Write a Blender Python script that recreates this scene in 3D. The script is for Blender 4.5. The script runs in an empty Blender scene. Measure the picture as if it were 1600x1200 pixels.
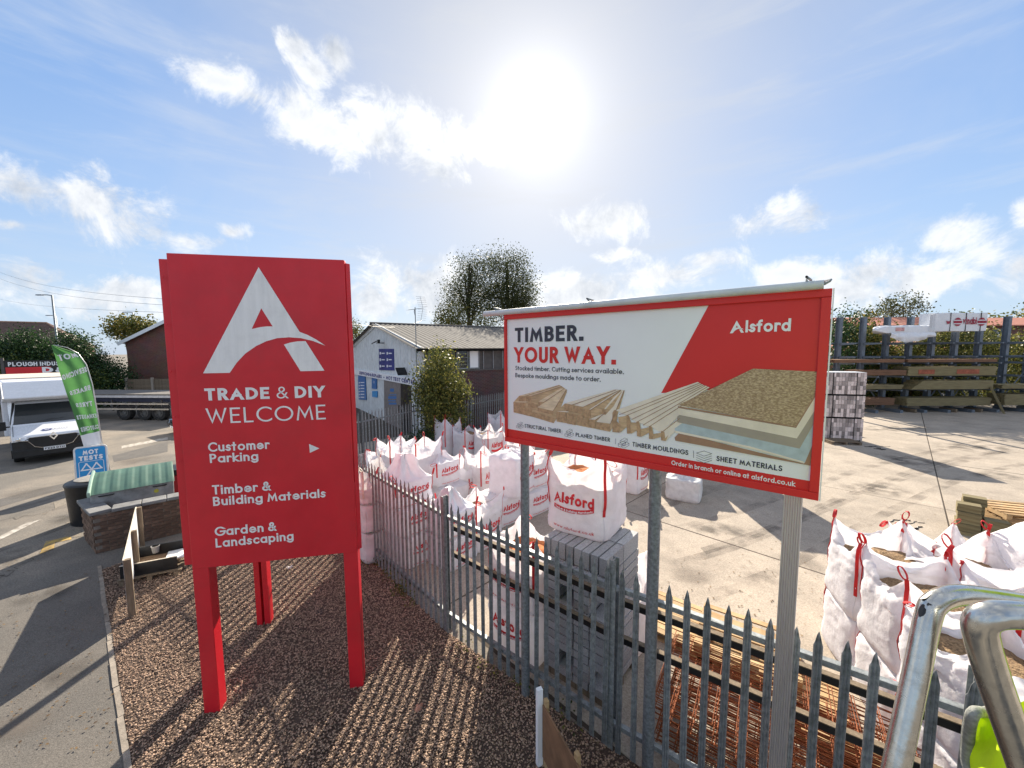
import bpy, math, random
import numpy as np
from mathutils import Vector, Matrix, noise
from mathutils.geometry import tessellate_polygon

R = math.radians
sc = bpy.context.scene
COL = sc.collection
random.seed(7)
rng = np.random.default_rng(7)

# ------------------------------------------------------------------ camera
CH, FPX = 4.3, 600.0
PITCH, ROLL = R(5.1), R(-0.35)
FWD = Vector((0, math.cos(PITCH), -math.sin(PITCH)))
_u = Vector((0, math.sin(PITCH), math.cos(PITCH)))
RGT = math.cos(ROLL) * Vector((1, 0, 0)) + math.sin(ROLL) * _u
UPV = -math.sin(ROLL) * Vector((1, 0, 0)) + math.cos(ROLL) * _u
EYE = Vector((0, 0, CH))
cam = bpy.data.cameras.new('camera')
cam.sensor_width = 36.0
cam.lens = 36.0 * FPX / 1600.0
cam.clip_start = 0.05
cam.clip_end = 3000
camo = bpy.data.objects.new('camera', cam)
COL.objects.link(camo)
camo.matrix_world = Matrix((
    (RGT.x, UPV.x, -FWD.x, 0), (RGT.y, UPV.y, -FWD.y, 0), (RGT.z, UPV.z, -FWD.z, CH), (0, 0, 0, 1)))
sc.camera = camo

# ------------------------------------------------------------------ light
SUN_AZ, SUN_EL = R(3.66), R(30.0)          # azimuth measured from +Y towards +X
SUN_DIR = Vector((math.sin(SUN_AZ) * math.cos(SUN_EL), math.cos(SUN_AZ) * math.cos(SUN_EL), math.sin(SUN_EL)))
SUN_STRENGTH = 5.0
SKY_STRENGTH = 0.15
EXPOSURE = 1.15
sl = bpy.data.lights.new('sun', 'SUN')
sl.energy = SUN_STRENGTH
sl.angle = R(0.5)
sl.color = (1.0, 0.89, 0.73)
so = bpy.data.objects.new('sun', sl)
COL.objects.link(so)
so.location = (0, 0, 30)
so.rotation_euler = SUN_DIR.to_track_quat('Z', 'Y').to_euler()
sc.view_settings.view_transform = 'Standard'
sc.view_settings.look = 'None'
sc.view_settings.gamma = 1.0
sc.view_settings.use_curve_mapping = False
sc.view_settings.exposure = EXPOSURE


def ray(px, py):
    return FWD * FPX + RGT * (px - 800) + UPV * (600 - py)


def G(px, py, z=0.0):
    d = ray(px, py)
    return EYE + d * ((z - CH) / d.z)


def AY(px, py, y):
    d = ray(px, py)
    return EYE + d * (y / d.y)


class VPlane:
    """A vertical plane through a ground point along a ground direction: pixel -> (u, z)."""
    def __init__(s, p, d):
        s.p = Vector((p[0], p[1], 0))
        s.d = Vector((d[0], d[1], 0)).normalized()
        s.n = Vector((s.d.y, -s.d.x, 0))
        if s.n.dot(EYE - s.p) < 0:
            s.n = -s.n

    def uv(s, px, py):
        r = ray(px, py)
        t = (s.p - EYE).dot(s.n) / r.dot(s.n)
        q = EYE + r * t
        return ((q - s.p).dot(s.d), q.z)

    def at(s, u, z, n=0.0):
        return s.p + s.d * u + s.n * n + Vector((0, 0, z))


# ------------------------------------------------------------------ sky
world = bpy.data.worlds.new('World')
sc.world = world
world.use_nodes = True
NT = world.node_tree
NT.nodes.clear()


def wn(t, **kw):
    n = NT.nodes.new(t)
    for k, v in kw.items():
        setattr(n, k, v)
    return n


def wl(a, b):
    NT.links.new(a, b)


def wmath(op, a, b=None, c=None, clamp=False):
    n = wn('ShaderNodeMath', operation=op)
    n.use_clamp = clamp
    for i, v in enumerate((a, b, c)):
        if v is None:
            continue
        if isinstance(v, (int, float)):
            n.inputs[i].default_value = v
        else:
            wl(v, n.inputs[i])
    return n.outputs[0]


def wsmooth(v, lo, hi):
    n = wn('ShaderNodeMapRange', interpolation_type='SMOOTHSTEP')
    wl(v, n.inputs[0])
    n.inputs[1].default_value = lo
    n.inputs[2].default_value = hi
    n.inputs[3].default_value = 0
    n.inputs[4].default_value = 1
    return n.outputs[0]


def wmix(f, a, b, mode='MIX'):
    n = wn('ShaderNodeMix', data_type='RGBA', blend_type=mode)
    n.clamp_factor = True
    for i, v in ((0, f), (6, a), (7, b)):
        if isinstance(v, (int, float)):
            n.inputs[i].default_value = v
        elif isinstance(v, tuple):
            n.inputs[i].default_value = (*v, 1)
        else:
            wl(v, n.inputs[i])
    return n.outputs[2]


sky = wn('ShaderNodeTexSky', sky_type='NISHITA')
sky.sun_disc = False
sky.sun_elevation = SUN_EL
sky.sun_rotation = SUN_AZ
sky.altitude = 50
sky.air_density = 1.0
sky.dust_density = 0.6
sky.ozone_density = 2.0
tc = wn('ShaderNodeTexCoord')
DIR = tc.outputs['Generated']
sep = wn('ShaderNodeSeparateXYZ')
wl(DIR, sep.inputs[0])
X, Y, Z = sep.outputs
AZ = wmath('ARCTAN2', X, Y)
EL = wmath('ARCSINE', Z)
uvn = wn('ShaderNodeCombineXYZ')
wl(AZ, uvn.inputs[0])
wl(EL, uvn.inputs[1])
UVS = uvn.outputs[0]


def azel(px, py):
    d = ray(px, py).normalized()
    return math.atan2(d.x, d.y), math.asin(d.z)


# the cumulus seen that day: centre pixel, half sizes
CLOUDS = [(40, 296, 95, 34), (150, 318, 80, 46), (210, 352, 110, 46), (300, 378, 70, 22), (20, 352, 40, 12),
          (345, 128, 55, 22), (400, 150, 75, 34), (470, 182, 70, 42), (525, 208, 62, 46), (590, 205, 48, 42), (640, 212, 70, 55),
          (690, 245, 50, 38), (752, 226, 48, 34), (462, 72, 24, 26), (490, 110, 26, 26), (522, 82, 22, 30), (360, 362, 26, 12),
          (955, 345, 62, 28), (925, 352, 40, 18), (1232, 340, 66, 30), (958, 400, 28, 10),
          (1110, 408, 60, 18), (1040, 430, 90, 24), (930, 458, 90, 30), (870, 470, 60, 26), (1230, 428, 66, 22), (1360, 425, 80, 30), (1310, 452, 90, 28),
          (1490, 372, 58, 34), (1545, 400, 70, 42), (1450, 430, 130, 38), (1600, 340, 24, 26), (1590, 420, 70, 60),
          (650, 440, 70, 36), (590, 470, 60, 34), (690, 470, 60, 30), (50, 440, 90, 36), (120, 470, 130, 40), (200, 455, 50, 24)]
best = None
for cx, cy, rx, ry in CLOUDS:
    a, e = azel(cx, cy)
    a2, _ = azel(cx + rx, cy)
    a3, _ = azel(cx - rx, cy)
    _, e2 = azel(cx, cy - ry)
    _, e3 = azel(cx, cy + ry)
    s = wn('ShaderNodeVectorMath', operation='MULTIPLY_ADD')
    ix, iy = 2 / abs(a2 - a3), 2 / abs(e2 - e3)
    wl(UVS, s.inputs[0])
    s.inputs[1].default_value = (ix, iy, 0)
    s.inputs[2].default_value = (-a * ix, -e * iy, 0)
    ln = wn('ShaderNodeVectorMath', operation='LENGTH')
    wl(s.outputs[0], ln.inputs[0])
    best = ln.outputs['Value'] if best is None else wmath('SMOOTH_MIN', best, ln.outputs['Value'], 0.25)
BLOB = wmath('SUBTRACT', 1.0, best)
BLOB = wmath('MAXIMUM', BLOB, -1.2)


def wnoise(vec, scale, detail, rough, dist=0.0):
    n = wn('ShaderNodeTexNoise')
    n.noise_dimensions = '3D'
    wl(vec, n.inputs['Vector'])
    n.inputs['Scale'].default_value = scale
    n.inputs['Detail'].default_value = detail
    n.inputs['Roughness'].default_value = rough
    n.inputs['Distortion'].default_value = dist
    return n.outputs['Fac']


N1 = wnoise(DIR, 9.0, 12.0, 0.66, 0.5)
NF = wnoise(DIR, 30.0, 8.0, 0.65, 0.8)
off = wn('ShaderNodeVectorMath', operation='ADD')
wl(DIR, off.inputs[0])
off.inputs[1].default_value = tuple(SUN_DIR * 0.035)
N2 = wnoise(off.outputs[0], 8.0, 7.0, 0.64, 0.25)
# the same kind of cloud field carries on outside the part the camera sees
FIELD = wmath('MULTIPLY_ADD', wnoise(DIR, 2.6, 3.0, 0.5), 3.2, -1.62)
inview = wmath('MULTIPLY', wsmooth(wmath('ABSOLUTE', AZ), 1.12, 0.98), wsmooth(EL, 0.80, 0.70))
FM = wn('ShaderNodeMix', data_type='FLOAT')
wl(inview, FM.inputs[0])
wl(FIELD, FM.inputs[2])
wl(BLOB, FM.inputs[3])
DENS0 = wmath('ADD', wmath('MULTIPLY', FM.outputs[0], 0.9), wmath('MULTIPLY_ADD', N1, 3.6, -1.72))
DENS0 = wmath('ADD', DENS0, wmath('MULTIPLY_ADD', NF, 1.1, -0.55))
DENS = wmath('MULTIPLY', wsmooth(DENS0, -0.25, 0.75), wsmooth(EL, 0.0, 0.03))
# cloud brightness: bright where the side towards the sun is thinner
lit = wmath('MULTIPLY_ADD', wmath('SUBTRACT', N1, N2), 2.6, 0.80, clamp=True)
core = wsmooth(DENS0, 0.35, 1.5)
lit = wmath('SUBTRACT', lit, wmath('MULTIPLY', core, 0.22))
dot = wn('ShaderNodeVectorMath', operation='DOT_PRODUCT')
wl(DIR, dot.inputs[0])
dot.inputs[1].default_value = tuple(SUN_DIR)
ANG = wmath('ARCCOSINE', wmath('MINIMUM', dot.outputs['Value'], 1.0))


def wexp(k, amp):
    return wmath('MULTIPLY', wmath('EXPONENT', wmath('MULTIPLY', ANG, -k)), amp)


K = 1.0 / (SKY_STRENGTH * 2.0)      # so that 1.0 below means picture white
blue = wmix(0.80, sky.outputs['Color'], (0.185 * K, 0.325 * K, 0.60 * K))
blue = wmix(wsmooth(EL, 0.45, 1.1), blue, (0.27 * K, 0.34 * K, 0.50 * K))
elv = wsmooth(EL, 0.02, 0.5)
blue = wmix(elv, wmix(0.45, blue, (0.56 * K, 0.68 * K, 0.80 * K)), blue)
veil = wnoise(wmath and UVS, 3.0, 5.0, 0.6, 0.6)
mp = wn('ShaderNodeMapping')
mp.inputs['Rotation'].default_value = (0, 0, R(-38))
mp.inputs['Scale'].default_value = (1.2, 7.0, 1)
wl(UVS, mp.inputs['Vector'])
streak = wsmooth(wnoise(mp.outputs[0], 2.2, 6.0, 0.6, 0.4), 0.45, 0.75)
veilm = wmath('MULTIPLY', wmath('ADD', wmath('MULTIPLY', streak, 0.38), wmath('MULTIPLY', wsmooth(veil, 0.4, 0.8), 0.2)), wsmooth(EL, 0.02, 0.2))
blue = wmix(veilm, blue, (0.66 * K, 0.71 * K, 0.79 * K))
blue = wmix(wmath('MULTIPLY', wsmooth(ANG, 0.80, 0.05), 0.80), blue, (0.57 * K, 0.58 * K, 0.61 * K))
cl_col = wmix(lit, (0.45 * K, 0.50 * K, 0.58 * K), (0.95 * K, 0.965 * K, 0.985 * K))
skyc = wmix(wmath('MULTIPLY', DENS, 0.93), blue, cl_col)
glow = wmath('ADD', wexp(20.0, 0.95 * K), wexp(4.5, 0.27 * K))
gl = wn('ShaderNodeVectorMath', operation='SCALE')
gl.inputs[0].default_value = (1.0, 0.965, 0.90)
wl(glow, gl.inputs['Scale'])
add = wn('ShaderNodeVectorMath', operation='ADD')
wl(skyc, add.inputs[0])
wl(gl.outputs[0], add.inputs[1])
bg = wn('ShaderNodeBackground')
bg.inputs['Strength'].default_value = SKY_STRENGTH
wl(add.outputs[0], bg.inputs['Color'])
wo = wn('ShaderNodeOutputWorld')
wl(bg.outputs[0], wo.inputs[0])

# ------------------------------------------------------------------ materials
MATS = {}


def mat(name, col, rough=0.7, metal=0.0, var=0.12, scale=6.0, bump=0.0, bscale=80.0, col2=None, spec=0.4,
        rand=0.0, island=0.0, detail=5.0, stretch=None, trans=0.0, lo=0.35, hi=0.65, coat=0.0, bdist=0.01, dirt=0.0, dirtscale=2.0, speck=0.0, speckscale=60.0):
    if name in MATS:
        return MATS[name]
    m = bpy.data.materials.new(name)
    m.use_nodes = True
    nt = m.node_tree
    nt.nodes.clear()

    def nn(t, **kw):
        n = nt.nodes.new(t)
        for k, v in kw.items():
            setattr(n, k, v)
        return n
    L = nt.links.new
    out = nn('ShaderNodeOutputMaterial')
    bs = nn('ShaderNodeBsdfPrincipled')
    bs.inputs['Roughness'].default_value = rough
    bs.inputs['Metallic'].default_value = metal
    bs.inputs['Specular IOR Level'].default_value = spec
    bs.inputs['Coat Weight'].default_value = coat
    t = nn('ShaderNodeTexCoord')
    vec = t.outputs['Object']
    if stretch:
        mpn = nn('ShaderNodeMapping')
        mpn.inputs['Scale'].default_value = stretch
        L(vec, mpn.inputs['Vector'])
        vec = mpn.outputs[0]

    def noi(v, s, d=5.0, r=0.6):
        n = nn('ShaderNodeTexNoise')
        L(v, n.inputs['Vector'])
        n.inputs['Scale'].default_value = s
        n.inputs['Detail'].default_value = d
        n.inputs['Roughness'].default_value = r
        return n.outputs['Fac']

    def mix(f, a, b, mode='MIX'):
        n = nn('ShaderNodeMix', data_type='RGBA', blend_type=mode)
        for i, v in ((0, f), (6, a), (7, b)):
            if isinstance(v, (int, float)):
                n.inputs[i].default_value = v
            elif isinstance(v, tuple):
                n.inputs[i].default_value = (*v[:3], 1)
            else:
                L(v, n.inputs[i])
        return n.outputs[2]

    def rng_(v, a, b, c, d):
        n = nn('ShaderNodeMapRange')
        L(v, n.inputs[0])
        for i, q in enumerate((a, b, c, d)):
            n.inputs[i + 1].default_value = q
        return n.outputs[0]
    ca = tuple(max(0, c * (1 - var)) for c in col)
    cb = tuple(c * (1 + var) for c in (col2 or col))
    if col2:
        ca, cb = tuple(col), tuple(col2)
    f = rng_(noi(vec, scale, detail), lo, hi, 0, 1)
    c = mix(f, ca, cb)
    if rand or island:
        src = nn('ShaderNodeObjectInfo').outputs['Random'] if rand else nn('ShaderNodeNewGeometry').outputs['Random Per Island']
        k = rand or island
        g = rng_(src, 0, 1, 1 - k, 1 + k)
        n = nn('ShaderNodeVectorMath', operation='SCALE')
        L(c, n.inputs[0])
        L(g, n.inputs['Scale'])
        c = n.outputs[0]
    if speck:
        g = rng_(noi(t.outputs['Object'], speckscale, 3.0, 0.75), 0.33, 0.67, 1 - speck, 1 + speck)
        n = nn('ShaderNodeVectorMath', operation='SCALE')
        L(c, n.inputs[0])
        L(g, n.inputs['Scale'])
        c = n.outputs[0]
    if dirt:
        d = rng_(noi(t.outputs['Object'], dirtscale, 8.0, 0.7), 0.5, 0.72, 0, dirt)
        c = mix(d, c, (0.07, 0.06, 0.05))
    L(c, bs.inputs['Base Color'])
    if rough < 0.65:
        L(rng_(noi(vec, scale * 3), 0.3, 0.7, max(0.02, rough - 0.08), rough + 0.1), bs.inputs['Roughness'])
    if bump:
        b = nn('ShaderNodeBump')
        b.inputs['Strength'].default_value = bump
        b.inputs['Distance'].default_value = bdist
        L(noi(vec, bscale, 6.0, 0.65), b.inputs['Height'])
        L(b.outputs[0], bs.inputs['Normal'])
    sh = bs.outputs[0]
    if trans:
        tr = nn('ShaderNodeBsdfTranslucent')
        L(c, tr.inputs['Color'])
        mx = nn('ShaderNodeMixShader')
        mx.inputs[0].default_value = trans
        L(sh, mx.inputs[1])
        L(tr.outputs[0], mx.inputs[2])
        sh = mx.outputs[0]
    L(sh, out.inputs[0])
    MATS[name] = m
    m['nt'] = 1
    return m


def brick_mat(name, a, b, mortar, bw=0.225, bh=0.075, ms=0.010):
    m = bpy.data.materials.new(name)
    m.use_nodes = True
    nt = m.node_tree
    bs = nt.nodes['Principled BSDF']
    bs.inputs['Roughness'].default_value = 0.9
    t = nt.nodes.new('ShaderNodeTexCoord')
    br = nt.nodes.new('ShaderNodeTexBrick')
    br.inputs['Color1'].default_value = (*a, 1)
    br.inputs['Color2'].default_value = (*b, 1)
    br.inputs['Mortar'].default_value = (*mortar, 1)
    br.inputs['Scale'].default_value = 1
    br.inputs['Brick Width'].default_value = bw
    br.inputs['Row Height'].default_value = bh
    br.inputs['Mortar Size'].default_value = ms
    nt.links.new(t.outputs['UV'], br.inputs['Vector'])
    n = nt.nodes.new('ShaderNodeTexNoise')
    n.inputs['Scale'].default_value = 1.3
    n.inputs['Detail'].default_value = 7
    nt.links.new(t.outputs['UV'], n.inputs['Vector'])
    mx = nt.nodes.new('ShaderNodeMix')
    mx.data_type = 'RGBA'
    mx.blend_type = 'MULTIPLY'
    mx.inputs[0].default_value = 0.6
    nt.links.new(br.outputs['Color'], mx.inputs[6])
    nt.links.new(n.outputs['Color'], mx.inputs[7])
    nt.links.new(mx.outputs[2], bs.inputs['Base Color'])
    bp = nt.nodes.new('ShaderNodeBump')
    bp.inputs['Strength'].default_value = 0.5
    bp.inputs['Distance'].default_value = 0.01
    nt.links.new(br.outputs['Fac'], bp.inputs['Height'])
    bp.invert = True
    nt.links.new(bp.outputs[0], bs.inputs['Normal'])
    MATS[name] = m
    return m


def leaf_mat(name, a, b, c=None):
    m = bpy.data.materials.new(name)
    m.use_nodes = True
    nt = m.node_tree
    nt.nodes.clear()
    out = nt.nodes.new('ShaderNodeOutputMaterial')
    g = nt.nodes.new('ShaderNodeNewGeometry')
    cr = nt.nodes.new('ShaderNodeValToRGB')
    cr.color_ramp.elements[0].color = (*a, 1)
    cr.color_ramp.elements[1].color = (*b, 1)
    cr.color_ramp.elements[0].position = 0.1
    cr.color_ramp.elements[1].position = 0.8
    if c:
        e = cr.color_ramp.elements.new(0.95)
        e.color = (*c, 1)
    nt.links.new(g.outputs['Random Per Island'], cr.inputs[0])
    bs = nt.nodes.new('ShaderNodeBsdfPrincipled')
    bs.inputs['Roughness'].default_value = 0.5
    bs.inputs['Specular IOR Level'].default_value = 0.35
    tr = nt.nodes.new('ShaderNodeBsdfTranslucent')
    mx = nt.nodes.new('ShaderNodeMixShader')
    mx.inputs[0].default_value = 0.35
    nt.links.new(cr.outputs[0], bs.inputs['Base Color'])
    nt.links.new(cr.outputs[0], tr.inputs['Color'])
    nt.links.new(bs.outputs[0], mx.inputs[1])
    nt.links.new(tr.outputs[0], mx.inputs[2])
    nt.links.new(mx.outputs[0], out.inputs[0])
    MATS[name] = m
    return m


RED = mat('red_paint', (0.60, 0.016, 0.028), 0.42, var=0.08, scale=1.6, bump=0.03, bscale=12, coat=0.1, dirt=0.10, dirtscale=2.6)
RED2 = mat('red_print', (0.62, 0.026, 0.024), 0.4, var=0.05, scale=1.0)
WHITEV = mat('white_vinyl', (0.80, 0.80, 0.80), 0.45, var=0.05, scale=3, stretch=(6, 6, 0.6), dirt=0.10, dirtscale=5)
WHITEP = mat('white_print', (0.80, 0.825, 0.86), 0.35, var=0.02, scale=1.5)
INK = mat('ink_navy', (0.035, 0.042, 0.065), 0.4, var=0.1)
INKRED = mat('ink_red', (0.60, 0.02, 0.03), 0.5, var=0.1)
GALV = mat('galvanised_steel', (0.22, 0.25, 0.27), 0.5, metal=0.55, var=0.3, scale=30, bump=0.05, bscale=90, spec=0.5, dirt=0.2, dirtscale=9)
GALVP = mat('galvanised_pale', (0.235, 0.255, 0.265), 0.55, metal=0.35, var=0.28, scale=26, rand=0.18, bump=0.05, bscale=70, dirt=0.3, dirtscale=6)
ALU = mat('aluminium', (0.62, 0.63, 0.64), 0.35, metal=0.8, var=0.06, scale=10, stretch=(8, 8, 0.5))
STEEL = mat('rail_steel', (0.58, 0.58, 0.54), 0.20, metal=0.95, var=0.22, scale=22, bump=0.12, bscale=120, bdist=0.002, dirt=0.75, dirtscale=22)
CLOTH = mat('woven_white', (0.84, 0.83, 0.87), 0.75, var=0.05, scale=5, bump=0.4, bscale=14, trans=0.36, bdist=0.03, dirt=.10, dirtscale=3)
CLOTHP = mat('woven_plain', (0.74, 0.74, 0.74), 0.8, var=0.08, scale=9, bump=0.4, bscale=16, trans=0.22, bdist=0.015)
STRAP = mat('red_webbing', (0.62, 0.03, 0.035), 0.7, var=0.12, bump=0.2, bscale=200, trans=0.15)
SANDO = mat('red_sand', (0.48, 0.17, 0.055), 0.95, col2=(0.36, 0.11, 0.035), scale=14, bump=0.6, bscale=60)
SANDB = mat('brown_sand', (0.26, 0.17, 0.10), 0.95, col2=(0.18, 0.11, 0.06), scale=12, bump=0.6, bscale=60)
PEA = mat('pea_gravel', (0.42, 0.28, 0.15), 0.9, col2=(0.16, 0.10, 0.055), scale=55, detail=2, bump=1.0, bscale=45, bdist=0.03)
GRITG = mat('grey_ballast', (0.20, 0.18, 0.16), 0.95, col2=(0.11, 0.10, 0.09), scale=40, bump=0.8, bscale=50)
BLOCK = mat('concrete_block', (0.36, 0.36, 0.37), 0.95, var=0.22, scale=60, rand=0.14, bump=0.6, bscale=120, bdist=0.006)
CONC = mat('yard_concrete', (0.41, 0.35, 0.285), 0.9, var=0.15, scale=1.1, col2=(0.33, 0.285, 0.235), bump=0.35, bscale=90, rand=0.06, dirt=0.42, dirtscale=0.42, bdist=0.006, speck=.28, speckscale=45)
BLACK = mat('black_plastic', (0.012, 0.013, 0.015), 0.4, var=0.3)
RUBBER = mat('rubber', (0.018, 0.018, 0.019), 0.8, var=0.2)
GLASS = mat('dark_glass', (0.012, 0.018, 0.022), 0.06, var=0.2, spec=0.8)
VANW = mat('van_white', (0.74, 0.76, 0.80), 0.25, var=0.03, coat=0.4)
CHROME = mat('chrome', (0.75, 0.75, 0.76), 0.12, metal=1.0, var=0.03)
WOODL = mat('pallet_wood', (0.50, 0.35, 0.19), 0.8, col2=(0.36, 0.23, 0.11), scale=5, stretch=(1, 1, 6), rand=0.2, bump=0.3, bscale=40)
WOODG = mat('treated_wood', (0.26, 0.22, 0.115), 0.8, col2=(0.17, 0.135, 0.07), scale=4, stretch=(0.4, 6, 6), rand=0.2, island=0.0, bump=0.2, bscale=30)
WOODR = mat('cedar_board', (0.24, 0.13, 0.075), 0.8, col2=(0.16, 0.085, 0.05), scale=4, stretch=(0.4, 6, 6), rand=0.15)
WOODT = mat('grey_timber', (0.23, 0.175, 0.12), 0.85, col2=(0.14, 0.105, 0.07), scale=6, stretch=(5, 5, 0.7), rand=0.1, bump=0.2, bscale=40)
RUST = mat('rusty_bar', (0.30, 0.085, 0.024), 0.85, col2=(0.14, 0.036, 0.012), scale=20, bump=0.3, bscale=150)
RACKM = mat('rack_steel', (0.15, 0.18, 0.22), 0.55, var=0.15, scale=4, metal=0.3, rand=0.1)
MATTEB = mat('matt_black', (0.014, 0.014, 0.015), 0.95, var=0.2, spec=0.05)
DARKW = mat('grey_cladding', (0.085, 0.08, 0.08), 0.7, var=0.2, scale=3)
WHITEB = mat('white_boards', (0.62, 0.66, 0.68), 0.6, var=0.08, scale=3, dirt=0.25, dirtscale=2.5)
BLUEB = mat('blue_sign', (0.03, 0.16, 0.42), 0.4, var=0.06)
NAVYB = mat('navy_sign', (0.035, 0.05, 0.22), 0.4, var=0.2, scale=1)
MOTB = mat('bright_blue', (0.02, 0.28, 0.62), 0.35, var=0.05)
GREENF = mat('green_flag', (0.085, 0.24, 0.075), 0.6, var=0.15, scale=2, trans=0.35)
GREENL = mat('green_plastic', (0.06, 0.135, 0.105), 0.6, var=0.12, scale=3, dirt=0.2, dirtscale=5)
HIVIS = mat('hi_vis_fabric', (0.62, 0.85, 0.01), 0.7, var=0.06, bump=0.2, bscale=150, trans=0.1)
GREYB = mat('grey_binding', (0.22, 0.23, 0.21), 0.7, var=0.3, scale=90, bump=0.4, bscale=200)
BARK = mat('bark', (0.085, 0.065, 0.05), 0.95, var=0.3, scale=12, bump=0.6, bscale=30)
ROOFT = mat('red_tile', (0.56, 0.23, 0.16), 0.85, var=0.15, scale=4, bump=0.3, bscale=12)
ROOFB = mat('brown_tile', (0.12, 0.075, 0.06), 0.85, var=0.2, scale=4, bump=0.4, bscale=8)
ROOFC = mat('corrugated_sheet', (0.115, 0.11, 0.105), 0.9, var=0.25, scale=5, dirt=0.4, dirtscale=1.5)
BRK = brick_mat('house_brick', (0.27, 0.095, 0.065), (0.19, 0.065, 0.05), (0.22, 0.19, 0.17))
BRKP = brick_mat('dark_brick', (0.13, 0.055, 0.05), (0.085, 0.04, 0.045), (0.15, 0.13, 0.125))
BRICKW = mat('wall_brick', (0.20, 0.125, 0.085), 0.95, col2=(0.115, 0.075, 0.055), scale=7, rand=0.3, bump=0.6, bscale=50, dirt=0.4, dirtscale=4)
MORTAR = mat('mortar', (0.20, 0.175, 0.15), 0.95, var=0.2, bump=0.4, bscale=60)
COPING = mat('coping_stone', (0.20, 0.20, 0.20), 0.95, var=0.2, scale=6, bump=0.5, bscale=50, dirt=0.4)
PACKB = mat('brick_faces', (0.50, 0.435, 0.42), 0.9, island=0.62, var=0.15, scale=30)
PACKS = mat('brick_pack_side', (0.58, 0.56, 0.55), 0.7, var=0.08, scale=8)
PLASW = mat('white_film', (0.72, 0.74, 0.78), 0.3, var=0.05, scale=3, bump=0.3, bscale=9, bdist=0.03)
TREEL = leaf_mat('tree_leaves', (0.035, 0.046, 0.02), (0.10, 0.115, 0.04))
BUSHL = leaf_mat('bush_leaves', (0.05, 0.068, 0.02), (0.19, 0.20, 0.05), (0.40, 0.35, 0.08))
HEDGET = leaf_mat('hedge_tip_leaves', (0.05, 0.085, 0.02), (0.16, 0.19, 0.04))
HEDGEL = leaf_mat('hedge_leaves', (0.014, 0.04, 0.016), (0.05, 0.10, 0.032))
SHRUBL = leaf_mat('shrub_leaves', (0.05, 0.07, 0.018), (0.17, 0.17, 0.035), (0.30, 0.22, 0.05))
STONE = mat('gravel_stone', (0.37, 0.265, 0.19), 0.85, island=0.55, var=0.2, scale=30, col2=(0.26, 0.17, 0.12))
GBED = mat('gravel_bed', (0.12, 0.08, 0.06), 0.95, col2=(0.065, 0.045, 0.035), scale=60, bump=1.0, bscale=90, bdist=0.02)
TARMAC = mat('tarmac', (0.235, 0.205, 0.17), 0.9, col2=(0.15, 0.138, 0.122), scale=0.5, lo=0.42, hi=0.6, bump=0.6, bscale=70, dirt=0.45, dirtscale=0.33, bdist=0.012, speck=.40, speckscale=38)
FOOTWAY = mat('footway_tarmac', (0.155, 0.14, 0.122), 0.9, col2=(0.115, 0.107, 0.097), scale=0.8, bump=0.6, bscale=90, dirt=0.3, dirtscale=0.7, bdist=0.01, speck=.38, speckscale=75)
KERB = mat('kerb_concrete', (0.27, 0.235, 0.195), 0.95, var=0.2, scale=8, rand=0.12, bump=0.5, bscale=60)
YELLOWP = mat('worn_yellow_paint', (0.55, 0.36, 0.08), 0.8, col2=(0.25, 0.19, 0.11), scale=9, lo=0.4, hi=0.62)
WHITEL = mat('worn_white_paint', (0.5, 0.47, 0.42), 0.8, col2=(0.23, 0.2, 0.17), scale=7, lo=0.4, hi=0.62)
OSB = mat('printed_osb', (0.28, 0.19, 0.11), 0.4, col2=(0.56, 0.43, 0.28), scale=55, detail=8, lo=0.42, hi=0.62, stretch=(1, 1, 2.2))
PW1 = mat('printed_wood_end', (0.44, 0.29, 0.17), 0.4, var=0.25, scale=30)
PW2 = mat('printed_wood_top', (0.72, 0.58, 0.41), 0.4, var=0.16, scale=9, stretch=(1, 1, 5))
PW3 = mat('printed_wood_side', (0.53, 0.38, 0.23), 0.4, var=0.2, scale=9, stretch=(1, 1, 5))
PW4 = mat('printed_pale_pine', (0.76, 0.69, 0.59), 0.4, var=0.08, scale=6)
PGREY = mat('printed_grey_board', (0.36, 0.32, 0.27), 0.4, var=0.06)
PBLUE = mat('printed_blue_board', (0.42, 0.51, 0.56), 0.4, var=0.1, scale=14)
PBRN = mat('printed_brown_ply', (0.33, 0.20, 0.13), 0.4, var=0.12)


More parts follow.
